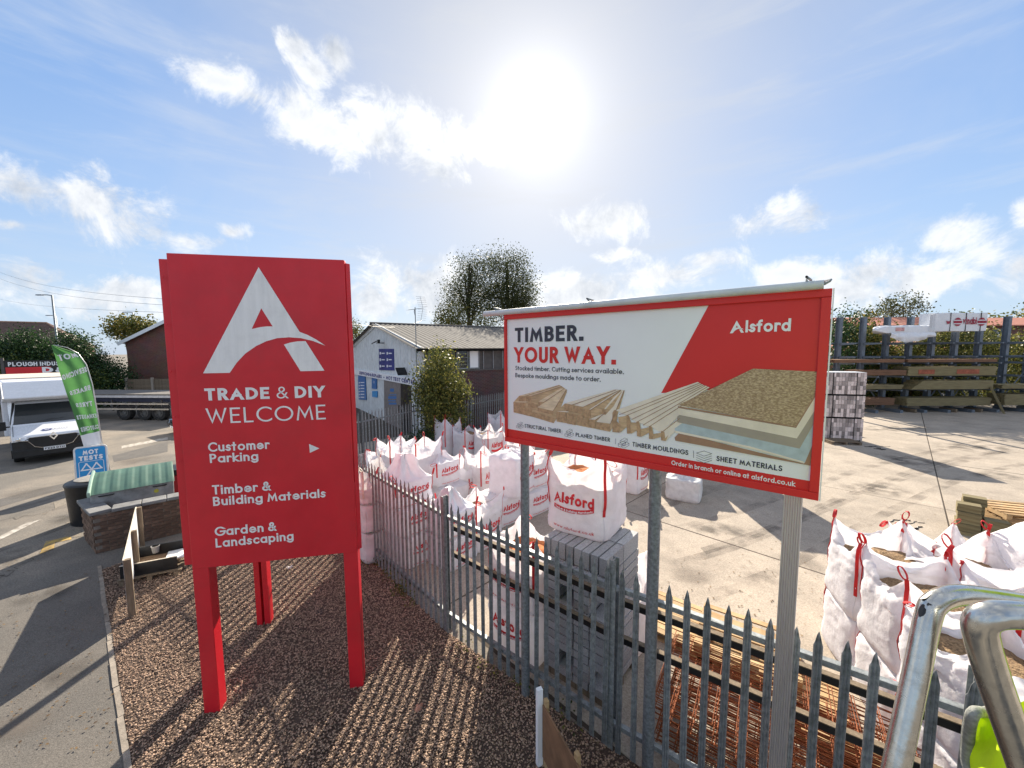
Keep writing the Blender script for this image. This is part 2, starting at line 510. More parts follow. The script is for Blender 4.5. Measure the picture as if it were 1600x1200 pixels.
def stain_mat(name, col, amax, scale, radial=True, lo=.42, hi=.62):
    """a stain lying on the ground: its own dark colour, broken up by noise, thinning to nothing at its rim"""
    m = bpy.data.materials.new(name)
    m.use_nodes = True
    nt = m.node_tree
    bs = nt.nodes['Principled BSDF']
    bs.inputs['Base Color'].default_value = (*col, 1)
    bs.inputs['Roughness'].default_value = .85
    t = nt.nodes.new('ShaderNodeTexCoord')
    n = nt.nodes.new('ShaderNodeTexNoise')
    n.inputs['Scale'].default_value = scale
    n.inputs['Detail'].default_value = 8
    nt.links.new(t.outputs['Object'], n.inputs['Vector'])
    mr = nt.nodes.new('ShaderNodeMapRange')
    for i, v in enumerate((lo, hi, 0, amax)):
        mr.inputs[i + 1].default_value = v
    nt.links.new(n.outputs['Fac'], mr.inputs[0])
    out = mr.outputs[0]
    if radial:
        g = nt.nodes.new('ShaderNodeVectorMath')
        g.operation = 'DISTANCE'
        g.inputs[1].default_value = (.5, .5, 0)
        sx = nt.nodes.new('ShaderNodeVectorMath')
        sx.operation = 'MULTIPLY'
        sx.inputs[1].default_value = (1, 1, 0)
        nt.links.new(t.outputs['Generated'], sx.inputs[0])
        nt.links.new(sx.outputs[0], g.inputs[0])
        m2 = nt.nodes.new('ShaderNodeMapRange')
        m2.interpolation_type = 'SMOOTHSTEP'
        for i, v in enumerate((.5, .12, 0, 1)):
            m2.inputs[i + 1].default_value = v
        nt.links.new(g.outputs['Value'], m2.inputs[0])
        mu = nt.nodes.new('ShaderNodeMath')
        mu.operation = 'MULTIPLY'
        nt.links.new(out, mu.inputs[0])
        nt.links.new(m2.outputs[0], mu.inputs[1])
        out = mu.outputs[0]
    nt.links.new(out, bs.inputs['Alpha'])
    MATS[name] = m
    return m


# ------------------------------------------------------------------ mesh helpers


class MB:
    def __init__(s):
        s.v, s.f, s.mi, s.uv = [], [], [], {}

    def add(s, vs, fs, mi=0):
        o = len(s.v)
        s.v += [tuple(v) for v in vs]
        for f in fs:
            s.f.append(tuple(i + o for i in f))
            s.mi.append(mi)
        return s

    def box(s, c, size, rz=0.0, mi=0, M=None, taper=1.0):
        hx, hy, hz = (q / 2 for q in size)
        vs = []
        ca, sa = math.cos(rz), math.sin(rz)
        for z, k in ((-hz, 1.0), (hz, taper)):
            for x, y in ((-hx, -hy), (hx, -hy), (hx, hy), (-hx, hy)):
                x *= k
                y *= k
                vs.append(Vector((c[0] + x * ca - y * sa, c[1] + x * sa + y * ca, c[2] + z)))
        if M is not None:
            vs = [M @ v for v in vs]
        return s.add(vs, [(3, 2, 1, 0), (4, 5, 6, 7), (0, 1, 5, 4), (1, 2, 6, 5), (2, 3, 7, 6), (3, 0, 4, 7)], mi)

    def beam(s, a, b, w, h, mi=0, up=None):
        """rectangular bar from a to b; w across, h along 'up'"""
        a, b = Vector(a), Vector(b)
        d = (b - a).normalized()
        u = Vector(up) if up else (Vector((0, 0, 1)) if abs(d.z) < 0.95 else Vector((0, 1, 0)))
        r = d.cross(u).normalized()
        u = r.cross(d).normalized()
        vs = []
        for p in (a, b):
            for x, y in ((-1, -1), (1, -1), (1, 1), (-1, 1)):
                vs.append(p + r * (x * w / 2) + u * (y * h / 2))
        return s.add(vs, [(3, 2, 1, 0), (4, 5, 6, 7), (0, 1, 5, 4), (1, 2, 6, 5), (2, 3, 7, 6), (3, 0, 4, 7)], mi)

    def tube(s, path, r, n=10, mi=0, caps=True, flat=None, side=None):
        """round tube along a path; flat=(w,t) gives a ribbon instead. r may be a list."""
        P = [Vector(p) for p in path]
        rs = r if isinstance(r, (list, tuple)) else [r] * len(P)
        t0 = (P[1] - P[0]).normalized()
        ref = Vector(side) if side is not None else (Vector((0, 0, 1)) if abs(t0.z) < 0.9 else Vector((1, 0, 0)))
        nrm = (ref - t0 * ref.dot(t0)).normalized()
        base = len(s.v)
        vs = []
        for i, p in enumerate(P):
            t = (P[min(i + 1, len(P) - 1)] - P[max(i - 1, 0)]).normalized()
            nrm = (nrm - t * nrm.dot(t))
            if nrm.length < 1e-6:
                nrm = t.orthogonal()
            nrm.normalize()
            bn = t.cross(nrm)
            if flat:
                w, th = flat
                for x, y in ((-1, -1), (1, -1), (1, 1), (-1, 1)):
                    vs.append(p + nrm * (x * w / 2) + bn * (y * th / 2))
            else:
                for k in range(n):
                    a = 2 * math.pi * k / n
                    vs.append(p + nrm * (math.cos(a) * rs[i]) + bn * (math.sin(a) * rs[i]))
        m = 4 if flat else n
        fs = []
        for i in range(len(P) - 1):
            for k in range(m):
                a, b = i * m + k, i * m + (k + 1) % m
                fs.append((a, b, b + m, a + m))
        if caps:
            fs.append(tuple(range(m - 1, -1, -1)))
            fs.append(tuple((len(P) - 1) * m + k for k in range(m)))
        return s.add(vs, fs, mi)

    def cyl(s, a, b, r, n=16, mi=0):
        return s.tube([a, b], r, n, mi)

    def lathe(s, prof, c, axis=(0, 0, 1), n=20, mi=0):
        """prof: list of (radius, along) about an axis through c"""
        ax = Vector(axis).normalized()
        p = ax.orthogonal().normalized()
        q = ax.cross(p)
        vs = []
        for r, h in prof:
            for k in range(n):
                a = 2 * math.pi * k / n
                vs.append(Vector(c) + ax * h + p * (r * math.cos(a)) + q * (r * math.sin(a)))
        fs = []
        for i in range(len(prof) - 1):
            for k in range(n):
                a, b = i * n + k, i * n + (k + 1) % n
                fs.append((a, b, b + n, a + n))
        return s.add(vs, fs, mi)

    def poly(s, pts, mi=0):
        return s.add(pts, [tuple(range(len(pts)))], mi)

    def slab(s, pts, vec, mi=0):
        """closed prism: polygon pushed along vec"""
        n = len(pts)
        vec = Vector(vec)
        vs = [Vector(p) for p in pts] + [Vector(p) + vec for p in pts]
        fs = [tuple(range(n - 1, -1, -1)), tuple(range(n, 2 * n))]
        for i in range(n):
            j = (i + 1) % n
            fs.append((i, j, j + n, i + n))
        return s.add(vs, fs, mi)

    def grid(s, nu, nv, fn, mi=0, wrap=False):
        vs = [fn(i, j) for j in range(nv) for i in range(nu)]
        fs = []
        for j in range(nv - 1):
            for i in range(nu if wrap else nu - 1):
                a, b = j * nu + i, j * nu + (i + 1) % nu
                fs.append((a, b, b + nu, a + nu))
        return s.add(vs, fs, mi)

    def build(s, name, mats, parent=None, smooth=False, world=False, bevel=0.0, boxuv=None, **tags):
        me = bpy.data.meshes.new(name)
        vs = s.v
        if world and parent is not None:
            inv = parent_T(parent).inverted()
            vs = [tuple(inv @ Vector(v)) for v in vs]
        me.from_pydata(vs, [], s.f)
        if not isinstance(mats, (list, tuple)):
            mats = [mats]
        for m in mats:
            me.materials.append(m)
        if len(mats) > 1:
            me.polygons.foreach_set('material_index', s.mi)
        if smooth:
            me.polygons.foreach_set('use_smooth', [True] * len(me.polygons))
            if smooth != 'full':
                try:
                    me.set_sharp_from_angle(angle=R(40))
                except Exception:
                    pass
        if boxuv:
            uvl = me.uv_layers.new(name='uv')
            e = Vector(boxuv).normalized()
            for p in me.polygons:
                for li in p.loop_indices:
                    co = me.vertices[me.loops[li].vertex_index].co
                    uvl.data[li].uv = (co.dot(e), co.z)
        me.update()
        o = bpy.data.objects.new(name, me)
        COL.objects.link(o)
        if parent is not None:
            o.parent = parent
        if bevel:
            bm = o.modifiers.new('bevel', 'BEVEL')
            bm.width = bevel
            bm.segments = 2
            bm.limit_method = 'ANGLE'
        return tag(o, **tags)


TT = {}


def parent_T(o):
    while o.parent is not None:
        o = o.parent
    return TT.get(o.name, Matrix())


def tag(o, label=None, cat=None, group=None, kind=None):
    if label:
        o['label'] = label
    if cat:
        o['category'] = cat
    if group:
        o['group'] = group
    if kind:
        o['kind'] = kind
    return o


def thing(name, label, cat, loc=(0, 0, 0), rz=0.0, group=None, M=None):
    o = bpy.data.objects.new(name, None)
    COL.objects.link(o)
    o.empty_display_size = 0.2
    if M is None:
        M = Matrix.Translation(Vector(loc)) @ Matrix.Rotation(rz, 4, 'Z')
    o.matrix_world = M
    TT[o.name] = M.copy()
    return tag(o, label, cat, group)


def inst(name, mesh, parent, M, world=False):
    """another object on shared mesh data; M is in the parent's space"""
    o = bpy.data.objects.new(name, mesh)
    COL.objects.link(o)
    if parent is not None:
        o.parent = parent
        if world:
            M = parent_T(parent).inverted() @ M
    o.matrix_local = M
    return o


def copy_tree(o, parent=None):
    c = o.copy()
    COL.objects.link(c)
    if parent is not None:
        c.parent = parent
        c.matrix_parent_inverse = o.matrix_parent_inverse.copy()
    for ch in list(o.children):
        copy_tree(ch, c)
    return c


def TR(x, y, z, rz=0.0, s=None):
    M = Matrix.Translation((x, y, z)) @ Matrix.Rotation(rz, 4, 'Z')
    if s:
        M = M @ Matrix.Diagonal((*s, 1))
    return M


def np_mesh(name, V, F, mats, parent=None, mi=None, smooth=False, **tags):
    """big mesh from arrays: V (n,3), F (m,k)"""
    me = bpy.data.meshes.new(name)
    V = np.asarray(V, dtype=np.float32)
    F = np.asarray(F, dtype=np.int32)
    k = F.shape[1]
    me.vertices.add(len(V))
    me.vertices.foreach_set('co', V.ravel())
    me.loops.add(F.size)
    me.loops.foreach_set('vertex_index', F.ravel())
    me.polygons.add(len(F))
    me.polygons.foreach_set('loop_start', np.arange(0, F.size, k, dtype=np.int32))
    if not isinstance(mats, (list, tuple)):
        mats = [mats]
    for m in mats:
        me.materials.append(m)
    if mi is not None:
        me.polygons.foreach_set('material_index', np.asarray(mi, dtype=np.int32))
    me.update(calc_edges=True)
    me.validate()
    o = bpy.data.objects.new(name, me)
    COL.objects.link(o)
    if parent is not None:
        o.parent = parent
    return tag(o, **tags)


# ------------------------------------------------------------------ lettering: a geometric sans drawn with strokes


def arc(cx, cy, rx, ry, a0, a1, n=14):
    return [(cx + rx * math.cos(R(a0 + (a1 - a0) * i / n)), cy + ry * math.sin(R(a0 + (a1 - a0) * i / n))) for i in range(n + 1)]


XH = 0.64
BOWL = 0.29
GL = {
    'A': (.74, [[(0, 0), (.37, 1), (.74, 0)], [(.14, .32), (.60, .32)]]),
    'B': (.50, [[(0, 0), (0, 1)], [(0, 1), (.24, 1)] + arc(.24, .77, .22, .23, 90, -90)[1:] + [(0, .54)], [(0, .54), (.24, .54)] + arc(.24, .27, .26, .27, 90, -90)[1:] + [(0, 0)]]),
    'C': (.72, [arc(.46, .5, .46, .5, 52, 308, 26)]),
    'D': (.66, [[(0, 0), (0, 1)], [(0, 1), (.18, 1)] + arc(.18, .5, .48, .5, 90, -90, 20)[1:] + [(0, 0)]]),
    'E': (.44, [[(.44, 1), (0, 1), (0, 0), (.44, 0)], [(0, .52), (.38, .52)]]),
    'F': (.42, [[(.42, 1), (0, 1), (0, 0)], [(0, .5), (.36, .5)]]),
    'G': (.84, [arc(.47, .5, .47, .5, 48, 360, 28), [(.94, .48), (.52, .48)]]),
    'H': (.56, [[(0, 0), (0, 1)], [(.56, 0), (.56, 1)], [(0, .52), (.56, .52)]]),
    'I': (.0, [[(0, 0), (0, 1)]]),
    'J': (.26, [[(.26, 1), (.26, .22)] + arc(.08, .2, .18, .2, 0, -100)[1:]]),
    'K': (.50, [[(0, 0), (0, 1)], [(.48, 1), (.02, .5), (.52, 0)]]),
    'L': (.40, [[(0, 1), (0, 0), (.40, 0)]]),
    'M': (.84, [[(0, 0), (.12, 1), (.42, .22), (.72, 1), (.84, 0)]]),
    'N': (.62, [[(0, 0), (0, 1), (.62, 0), (.62, 1)]]),
    'O': (.94, [arc(.47, .5, .47, .5, 0, 360, 32)]),
    'P': (.46, [[(0, 0), (0, 1)], [(0, 1), (.22, 1)] + arc(.22, .74, .25, .26, 90, -90)[1:] + [(0, .48)]]),
    'Q': (.94, [arc(.47, .5, .47, .5, 0, 360, 32), [(.6, .3), (.9, 0)]]),
    'R': (.48, [[(0, 0), (0, 1)], [(0, 1), (.22, 1)] + arc(.22, .75, .24, .25, 90, -90)[1:] + [(0, .5)], [(.22, .5), (.48, 0)]]),
    'S': (.44, [arc(.23, .76, .19, .24, 40, 250, 14) + arc(.22, .26, .23, .26, 70, -145, 14)]),
    'T': (.52, [[(0, 1), (.52, 1)], [(.26, 1), (.26, 0)]]),
    'U': (.54, [[(0, 1), (0, .27)] + arc(.27, .27, .27, .27, 180, 360)[1:] + [(.54, 1)]]),
    'V': (.66, [[(0, 1), (.33, 0), (.66, 1)]]),
    'W': (.98, [[(0, 1), (.25, 0), (.49, .86), (.73, 0), (.98, 1)]]),
    'X': (.58, [[(0, 0), (.58, 1)], [(0, 1), (.58, 0)]]),
    'Y': (.60, [[(0, 1), (.30, .46), (.60, 1)], [(.30, .46), (.30, 0)]]),
    'Z': (.52, [[(0, 1), (.52, 1), (0, 0), (.52, 0)]]),
    '&': (.66, [[(.66, 0), (.16, .68)] + arc(.31, .80, .17, .20, 215, -40, 14)[1:] + [(.12, .44)] + arc(.25, .24, .25, .24, 130, 330, 14)[1:] + [(.62, .46)]]),
    '2': (.46, [arc(.23, .76, .23, .24, 165, -30, 12) + [(0, 0), (.46, 0)]]),
    '3': (.44, [arc(.21, .76, .20, .24, 150, -90, 12), arc(.21, .27, .23, .27, 90, -150, 12)]),
    '.': (.0, [[(0, 0), (0, .01)]]),
    '-': (.26, [[(0, .40), (.26, .40)]]),
    '|': (.0, [[(0, -.2), (0, 1.1)]]),
    'a': (.56, [arc(.28, .32, .28, .32, 0, 360, 22), [(.56, 0), (.56, .64)]]),
    'b': (.56, [arc(.28, .32, .28, .32, 0, 360, 22), [(0, 0), (0, 1)]]),
    'c': (.44, [arc(.29, .32, .29, .32, 52, 308, 18)]),
    'd': (.56, [arc(.28, .32, .28, .32, 0, 360, 22), [(.56, 0), (.56, 1)]]),
    'e': (.56, [[(.02, .32), (.56, .32)] + arc(.28, .32, .28, .32, 0, 312, 20)[1:]]),
    'f': (.26, [[(.10, 0), (.10, .80)] + arc(.26, .80, .16, .20, 180, 80, 8)[1:], [(-.04, .62), (.25, .62)]]),
    'g': (.56, [arc(.28, .32, .28, .32, 0, 360, 22), [(.56, .64), (.56, -.06)] + arc(.28, -.06, .28, .24, 0, -150, 12)[1:]]),
    'h': (.44, [[(0, 0), (0, 1)], [(0, .36)] + arc(.22, .40, .22, .24, 180, 0, 12) + [(.44, 0)]]),
    'i': (.0, [[(0, 0), (0, .64)], [(0, .93), (0, .95)]]),
    'j': (.04, [[(0, .64), (0, -.2)], [(0, .93), (0, .95)]]),
    'k': (.42, [[(0, 0), (0, 1)], [(.38, .64), (.02, .32), (.42, 0)]]),
    'l': (.0, [[(0, 0), (0, 1)]]),
    'm': (.76, [[(0, 0), (0, .64)], [(0, .38)] + arc(.19, .42, .19, .22, 180, 0, 10) + [(.38, 0)], [(.38, .38)] + arc(.57, .42, .19, .22, 180, 0, 10) + [(.76, 0)]]),
    'n': (.44, [[(0, 0), (0, .64)], [(0, .36)] + arc(.22, .40, .22, .24, 180, 0, 12) + [(.44, 0)]]),
    'o': (.60, [arc(.30, .32, .30, .32, 0, 360, 22)]),
    'p': (.56, [arc(.28, .32, .28, .32, 0, 360, 22), [(0, -.3), (0, .64)]]),
    'q': (.56, [arc(.28, .32, .28, .32, 0, 360, 22), [(.56, -.3), (.56, .64)]]),
    'r': (.26, [[(0, 0), (0, .64)], [(0, .38)] + arc(.22, .40, .22, .24, 180, 65, 8)]),
    's': (.34, [arc(.18, .485, .14, .155, 40, 250, 10) + arc(.165, .165, .175, .165, 70, -145, 10)]),
    't': (.26, [[(.11, 0), (.11, .92)], [(-.04, .62), (.26, .62)]]),
    'u': (.44, [[(0, .64), (0, .24)] + arc(.22, .24, .22, .24, 180, 360, 12)[1:] + [(.44, .64)], [(.44, .3), (.44, 0)]]),
    'v': (.46, [[(0, .64), (.23, 0), (.46, .64)]]),
    'w': (.70, [[(0, .64), (.18, 0), (.35, .54), (.52, 0), (.70, .64)]]),
    'x': (.42, [[(0, 0), (.42, .64)], [(0, .64), (.42, 0)]]),
    'y': (.46, [[(0, .64), (.23, .04)], [(.46, .64), (.13, -.3)]]),
    'z': (.40, [[(0, .64), (.40, .64), (0, 0), (.40, 0)]]),
}


def stroke_strip(pl, w, sub=None, clampy=None):
    """polyline -> list of (left, right) pairs, mitred; ends cut square to the axes"""
    P = [np.array(p, float) for p in pl]
    if sub:
        Q = [P[0]]
        for a, b in zip(P[:-1], P[1:]):
            k = max(1, int(math.ceil(np.linalg.norm(b - a) / sub)))
            Q += [a + (b - a) * i / k for i in range(1, k + 1)]
        P = Q
    closed = np.linalg.norm(P[0] - P[-1]) < 1e-6 and len(P) > 3
    h = w / 2
    out = []
    n = len(P)
    for i in range(n):
        if closed:
            a, b = P[(i - 1) % (n - 1)], P[(i + 1) % (n - 1)]
            d0 = P[i] - a
            d1 = b - P[i]
        else:
            d0 = P[i] - P[i - 1] if i else P[1] - P[0]
            d1 = P[i + 1] - P[i] if i < n - 1 else d0
        d0 = d0 / (np.linalg.norm(d0) + 1e-9)
        d1 = d1 / (np.linalg.norm(d1) + 1e-9)
        n0 = np.array((-d0[1], d0[0]))
        n1 = np.array((-d1[1], d1[0]))
        m = n0 + n1
        m /= np.linalg.norm(m) + 1e-9
        k = h / max(0.30, float(m @ n0))
        l, r = P[i] + m * k, P[i] - m * k
        if not closed and i in (0, n - 1):
            d = -d0 if i == 0 else d1
            ax = 1 if abs(d[1]) > 0.6 else 0
            tgt = P[i][ax] + math.copysign(h, d[ax])
            l = l + d * ((tgt - l[ax]) / d[ax])
            r = r + d * ((tgt - r[ax]) / d[ax])
        elif clampy and abs(d0[1]) > .3 and abs(d1[1]) > .3:
            l, r = [np.array((q[0], min(max(q[1], clampy[0]), clampy[1]))) for q in (l, r)]
        out.append((l, r))
    return out


def text_strips(txt, weight=0.16, gap=0.13, sub=None, spans=None):
    """returns strips (list of (L,R) pairs) with cap height 1 and the total width"""
    x = 0.0
    res = []
    for i, ch in enumerate(txt):
        w = weight
        if spans:
            w = spans[i]
        if ch == ' ':
            x += 0.30
            continue
        W, st = GL[ch]
        k = 1 - w
        if ch == '.':
            hw = w * 0.62
            res.append([(np.array((x, 2 * hw)), np.array((x, 0))), (np.array((x + 2 * hw, 2 * hw)), np.array((x + 2 * hw, 0)))])
            x += 2 * hw + gap
            continue
        for pl in st:
            q = [(x + w / 2 + px * k, w / 2 + py * k) for px, py in pl]
            res.append(stroke_strip(q, w, sub, (0, 1) if ch.isupper() else ((0, XH * k + w) if ch in 'vw' else None)))
        x += W * k + w + gap
    return res, x - gap


def put_text(mb, txt, fn, width, height, weight=0.16, gap=0.13, sub=None, spans=None, eps=0.0003, base=0.0015, mi=0, mirror=False):
    """fn(u, v, n) -> point; text is fitted to width x height"""
    st, tw = text_strips(txt, weight, gap, sub, spans)
    for j, s in enumerate(st):
        n = base + eps * (j % 8)
        vs = []
        for l, r in s:
            for p in (l, r):
                u = p[0] / tw * width
                if mirror:
                    u = width - u
                vs.append(fn(u, p[1] * height, n))
        fs = [(2 * i, 2 * i + 1, 2 * i + 3, 2 * i + 2) for i in range(len(s) - 1)]
        mb.add(vs, fs, mi)


def put_poly(mb, pts, fn, n=0.0015, holes=(), mi=0):
    loops = [pts] + list(holes)
    tri = tessellate_polygon([[Vector((p[0], p[1], 0)) for p in lp] for lp in loops])
    flat = [p for lp in loops for p in lp]
    mb.add([fn(p[0], p[1], n) for p in flat], [tuple(t) for t in tri], mi)


A_OUT = [(625, 105), (1010, 712), (1080, 738), (1165, 783), (1250, 840), (1130, 795), (1020, 770), (910, 762), (800, 770), (700, 798),
         (600, 845), (500, 915), (420, 1000), (355, 1095), (105, 1100)]
A_HOLE = [(650, 490), (757, 660), (700, 660), (640, 667), (560, 685)]
A_LEG = [(862, 830), (920, 812), (990, 800), (1065, 798), (1242, 1075), (1018, 1080)]

def smooth_path(pts, n=8):
    P = [Vector(p) for p in pts]
    out = []
    for i in range(len(P) - 1):
        p0, p1, p2, p3 = P[max(0, i - 1)], P[i], P[i + 1], P[min(len(P) - 1, i + 2)]
        for k in range(n):
            u = k / n
            out.append(.5 * ((2 * p1) + (-p0 + p2) * u + (2 * p0 - 5 * p1 + 4 * p2 - p3) * u * u + (-p0 + 3 * p1 - 3 * p2 + p3) * u ** 3))
    out.append(P[-1])
    return out


# ================================================================== THE GROUND
g = MB()
g.poly([(-700, -200, 0), (700, -200, 0), (700, 900, 0), (-700, 900, 0)])
g.build('ground', TARMAC, kind='structure')


def kl(t):          # the edging line between footway and gravel bed
    a, b = Vector((-3.10, 2.80, 0)), Vector((-8.18, 7.22, 0))
    return a + (b - a) * t


kd = (kl(1) - kl(0)).normalized()
kn = Vector((-kd.y, kd.x, 0))            # towards the gravel
if kn.x < 0:
    kn = -kn
fw = MB()
p0, p1 = kl(-1.2), kl(1.0)
fw.poly([p0 + Vector((0, 0, .005)), p1 + Vector((0, 0, .005)), p1 - kn * 2.3 + Vector((0, 0, .005)), p0 - kn * 2.3 + Vector((0, 0, .005))][::-1])
fw.build('footway', FOOTWAY, kind='structure')
kerb = thing('kerb', None, None, kl(0))
kerb['kind'] = 'structure'
kerb.name = 'kerb_edging'
TT['kerb_edging'] = TT.get('kerb_edging', Matrix.Translation(kl(0)))
L = (kl(1) - kl(0)).length
em = MB().box((0, 0, 0), (0.60, 0.055, 0.16)).build('edging_stone', KERB, bevel=0.008)
em_mesh = em.data
first = True
k = -1.6
while k < L - 0.3:
    c = kl(0) + kd * (k + 0.30) + kn * (0.02 + random.uniform(-.006, .006))
    M = TR(c.x, c.y, -0.062 + random.uniform(-.006, .006), math.atan2(kd.y, kd.x) + random.uniform(-.012, .012))
    if first:
        em.parent = kerb
        em.matrix_local = parent_T(kerb).inverted() @ M
        first = False
    else:
        inst('edging_stone', em_mesh, kerb, M, world=True)
    k += 0.612

FENCE = [Vector(p) for p in ((-6.4, 9.75, 0), (-3.21, 7.91, 0), (-1.05, 5.55, 0), (1.03, 3.78, 0), (3.10, 2.36, 0), (4.9, 1.15, 0))]
bed = [kl(-1.2) + kn * .05, kl(1.0) + kn * .05, Vector((-7.4, 8.4, 0)), Vector((-6.5, 9.85, 0))] + FENCE[1:] + [Vector((3.4, -0.5, 0))]
b = MB()
b.poly([(p.x, p.y, 0.008) for p in bed][::-1])
b.build('gravel_bed', GBED, kind='structure')


def inside(P, poly):
    x, y = P[:, 0], P[:, 1]
    c = np.zeros(len(P), bool)
    n = len(poly)
    for i in range(n):
        x0, y0 = poly[i][0], poly[i][1]
        x1, y1 = poly[(i + 1) % n][0], poly[(i + 1) % n][1]
        t = ((y0 > y) != (y1 > y)) & (x < (x1 - x0) * (y - y0) / (y1 - y0 + 1e-12) + x0)
        c ^= t
    return c


ICO_V = []
_p = (1 + 5 ** .5) / 2
for a, bb in ((-1, _p), (1, _p), (-1, -_p), (1, -_p)):
    ICO_V.append((a, bb, 0))
for a, bb in ((-1, _p), (1, _p), (-1, -_p), (1, -_p)):
    ICO_V.append((0, a, bb))
for a, bb in ((-1, _p), (1, _p), (-1, -_p), (1, -_p)):
    ICO_V.append((bb, 0, a))
ICO_V = np.array(ICO_V, float)
ICO_V /= np.linalg.norm(ICO_V[0])
ICO_F = np.array([(0, 11, 5), (0, 5, 1), (0, 1, 7), (0, 7, 10), (0, 10, 11), (1, 5, 9), (5, 11, 4), (11, 10, 2), (10, 7, 6), (7, 1, 8),
                  (3, 9, 4), (3, 4, 2), (3, 2, 6), (3, 6, 8), (3, 8, 9), (4, 9, 5), (2, 4, 11), (6, 2, 10), (8, 6, 7), (9, 8, 1)])


def rot_rand(n):
    q = rng.normal(size=(n, 4))
    q /= np.linalg.norm(q, axis=1)[:, None]
    w, x, y, z = q.T
    return np.stack([np.stack([1 - 2 * (y * y + z * z), 2 * (x * y - z * w), 2 * (x * z + y * w)], 1),
                     np.stack([2 * (x * y + z * w), 1 - 2 * (x * x + z * z), 2 * (y * z - x * w)], 1),
                     np.stack([2 * (x * z - y * w), 2 * (y * z + x * w), 1 - 2 * (x * x + y * y)], 1)], 1)


def pebbles(P, size):
    n = len(P)
    S = size[:, None] * rng.uniform(0.6, 1.25, (n, 3)) * np.array((1, 1, .75))
    V = ICO_V[None] * rng.uniform(.8, 1.15, (n, 12, 1)) * S[:, None, :]
    V = np.einsum('nij,nkj->nki', rot_rand(n), V) * np.array((1.1, 1.1, .55)) + P[:, None, :]
    F = ICO_F[None] + (np.arange(n) * 12)[:, None, None]
    return V.reshape(-1, 3), F.reshape(-1, 3)


NS = 92000
P = np.stack([rng.uniform(-8.3, 4.6, NS * 3), rng.uniform(1.4, 10.5, NS * 3)], 1)
P = P[inside(P, [(p.x, p.y) for p in bed])]
P = P[P[:, 1] > 1.9][:NS]
# drop what lies behind the tall sign or far to the sides anyway: keep the visible wedge
P = P[np.abs(P[:, 0]) < P[:, 1] * 1.42 + 0.3]
Z = 0.008 + rng.uniform(0, .014, len(P)) + 0.02 * np.array([max(0, noise.noise((x * 1.7, y * 1.7, 0))) for x, y in P])
V, F = pebbles(np.column_stack([P, Z]), rng.uniform(0.007, 0.0145, len(P)))
np_mesh('gravel', V, F, STONE, kind='stuff')

# concrete yard: bays with open joints
E1, E2 = Vector((.70, -.714, 0)).normalized(), Vector((.714, .70, 0)).normalized()
yard = thing('concrete_yard', None, None, (0, 0, 0))
yard['kind'] = 'structure'
A0, B0, AS, BS = 1.0, 9.08, 6.16, 6.0
yb = MB()
yb.poly([(*(E1 * a + E2 * c).xy, 0.003) for a, c in ((-40, 3.25), (60, 3.6), (60, 62), (-40, 62))][::1])
yo = yb.build('joint_bed', mat('joint_filler', (0.07, 0.055, 0.042), 0.95, bump=0.3), yard)
for i in range(-3, 8):
    for j in range(-1, 8):
        a0, a1 = A0 + AS * i, A0 + AS * (i + 1)
        c0, c1 = B0 + BS * j, B0 + BS * (j + 1)
        if j == -1:
            c0 = 3.42
        pts = [E1 * a0 + E2 * c0, E1 * a1 + E2 * c0, E1 * a1 + E2 * c1, E1 * a0 + E2 * c1]
        cen = (pts[0] + pts[2]) / 2
        if cen.y < -6 or cen.x < -9 - (cen.y < 16) * -2 or cen.y > 46:
            continue
        cc = []
        for p in pts:
            cc.append(p + (cen - p).normalized() * 0.022)
        m = MB().slab([(p.x, p.y, -0.10) for p in cc], (0, 0, 0.112 + random.uniform(-.003, .003)))
        m.build('concrete_bay', CONC, yard, bevel=0.006)

# worn markings on the road
m = MB()
m.poly([(*G(62, 866).xy, .006), (*G(84, 858).xy, .006), (*G(86, 848).xy, .006), (*G(112, 843).xy, .006), (*G(110, 838).xy, .006), (*G(72, 846).xy, .006)])
m.build('yellow_road_marking', YELLOWP, kind='structure')
m = MB()
for (a, c, d, e) in (((190, 697), (262, 683), (262, 687), (190, 701)), ((0, 838), (40, 818), (64, 812), (0, 844))):
    m.poly([(*G(*q).xy, .007) for q in (a, c, d, e)])
m.build('white_road_marking', WHITEL, kind='structure')

# repairs and cracks in the old forecourt
r5 = random.Random(9)
for pts, c_ in (([(0, 792), (70, 772), (150, 752), (150, 745), (60, 764), (0, 780)], 0), ([(178, 722), (262, 706), (262, 690), (176, 712)], 0), ([(86, 795), (128, 778), (128, 770), (84, 786)], 1), ([(100, 842), (128, 838), (122, 815), (104, 816)], 1)):
    m = MB()
    m.poly([(*G(*q).xy, .0045 + .0004 * c_) for q in pts])
    m.build('tarmac_patch', mat('tarmac_patch_%d' % c_, ((0.13, .12, .11), (.24, .205, .165))[c_], .92, col2=((.10, .095, .09), (.20, .175, .14))[c_], scale=3, bump=.5, bscale=60, speck=.4, speckscale=40), kind='structure')
for x0, y0, x1, y1 in ((0, 905, 60, 868), (0, 815, 120, 790)):
    m = MB()
    a, b_ = G(x0, y0), G(x1, y1)
    pts = [a.lerp(b_, i / 14) + Vector((r5.uniform(-.12, .12), r5.uniform(-.12, .12), .0085)) for i in range(15)]
    s_ = stroke_strip([(p.x, p.y) for p in pts], .010)
    m.add([(p[0], p[1], .0085) for lr in s_ for p in lr], [(2 * i, 2 * i + 1, 2 * i + 3, 2 * i + 2) for i in range(len(s_) - 1)])
    m.build('tarmac_crack', mat('crack_dark', (.05, .045, .04), .95), kind='structure')

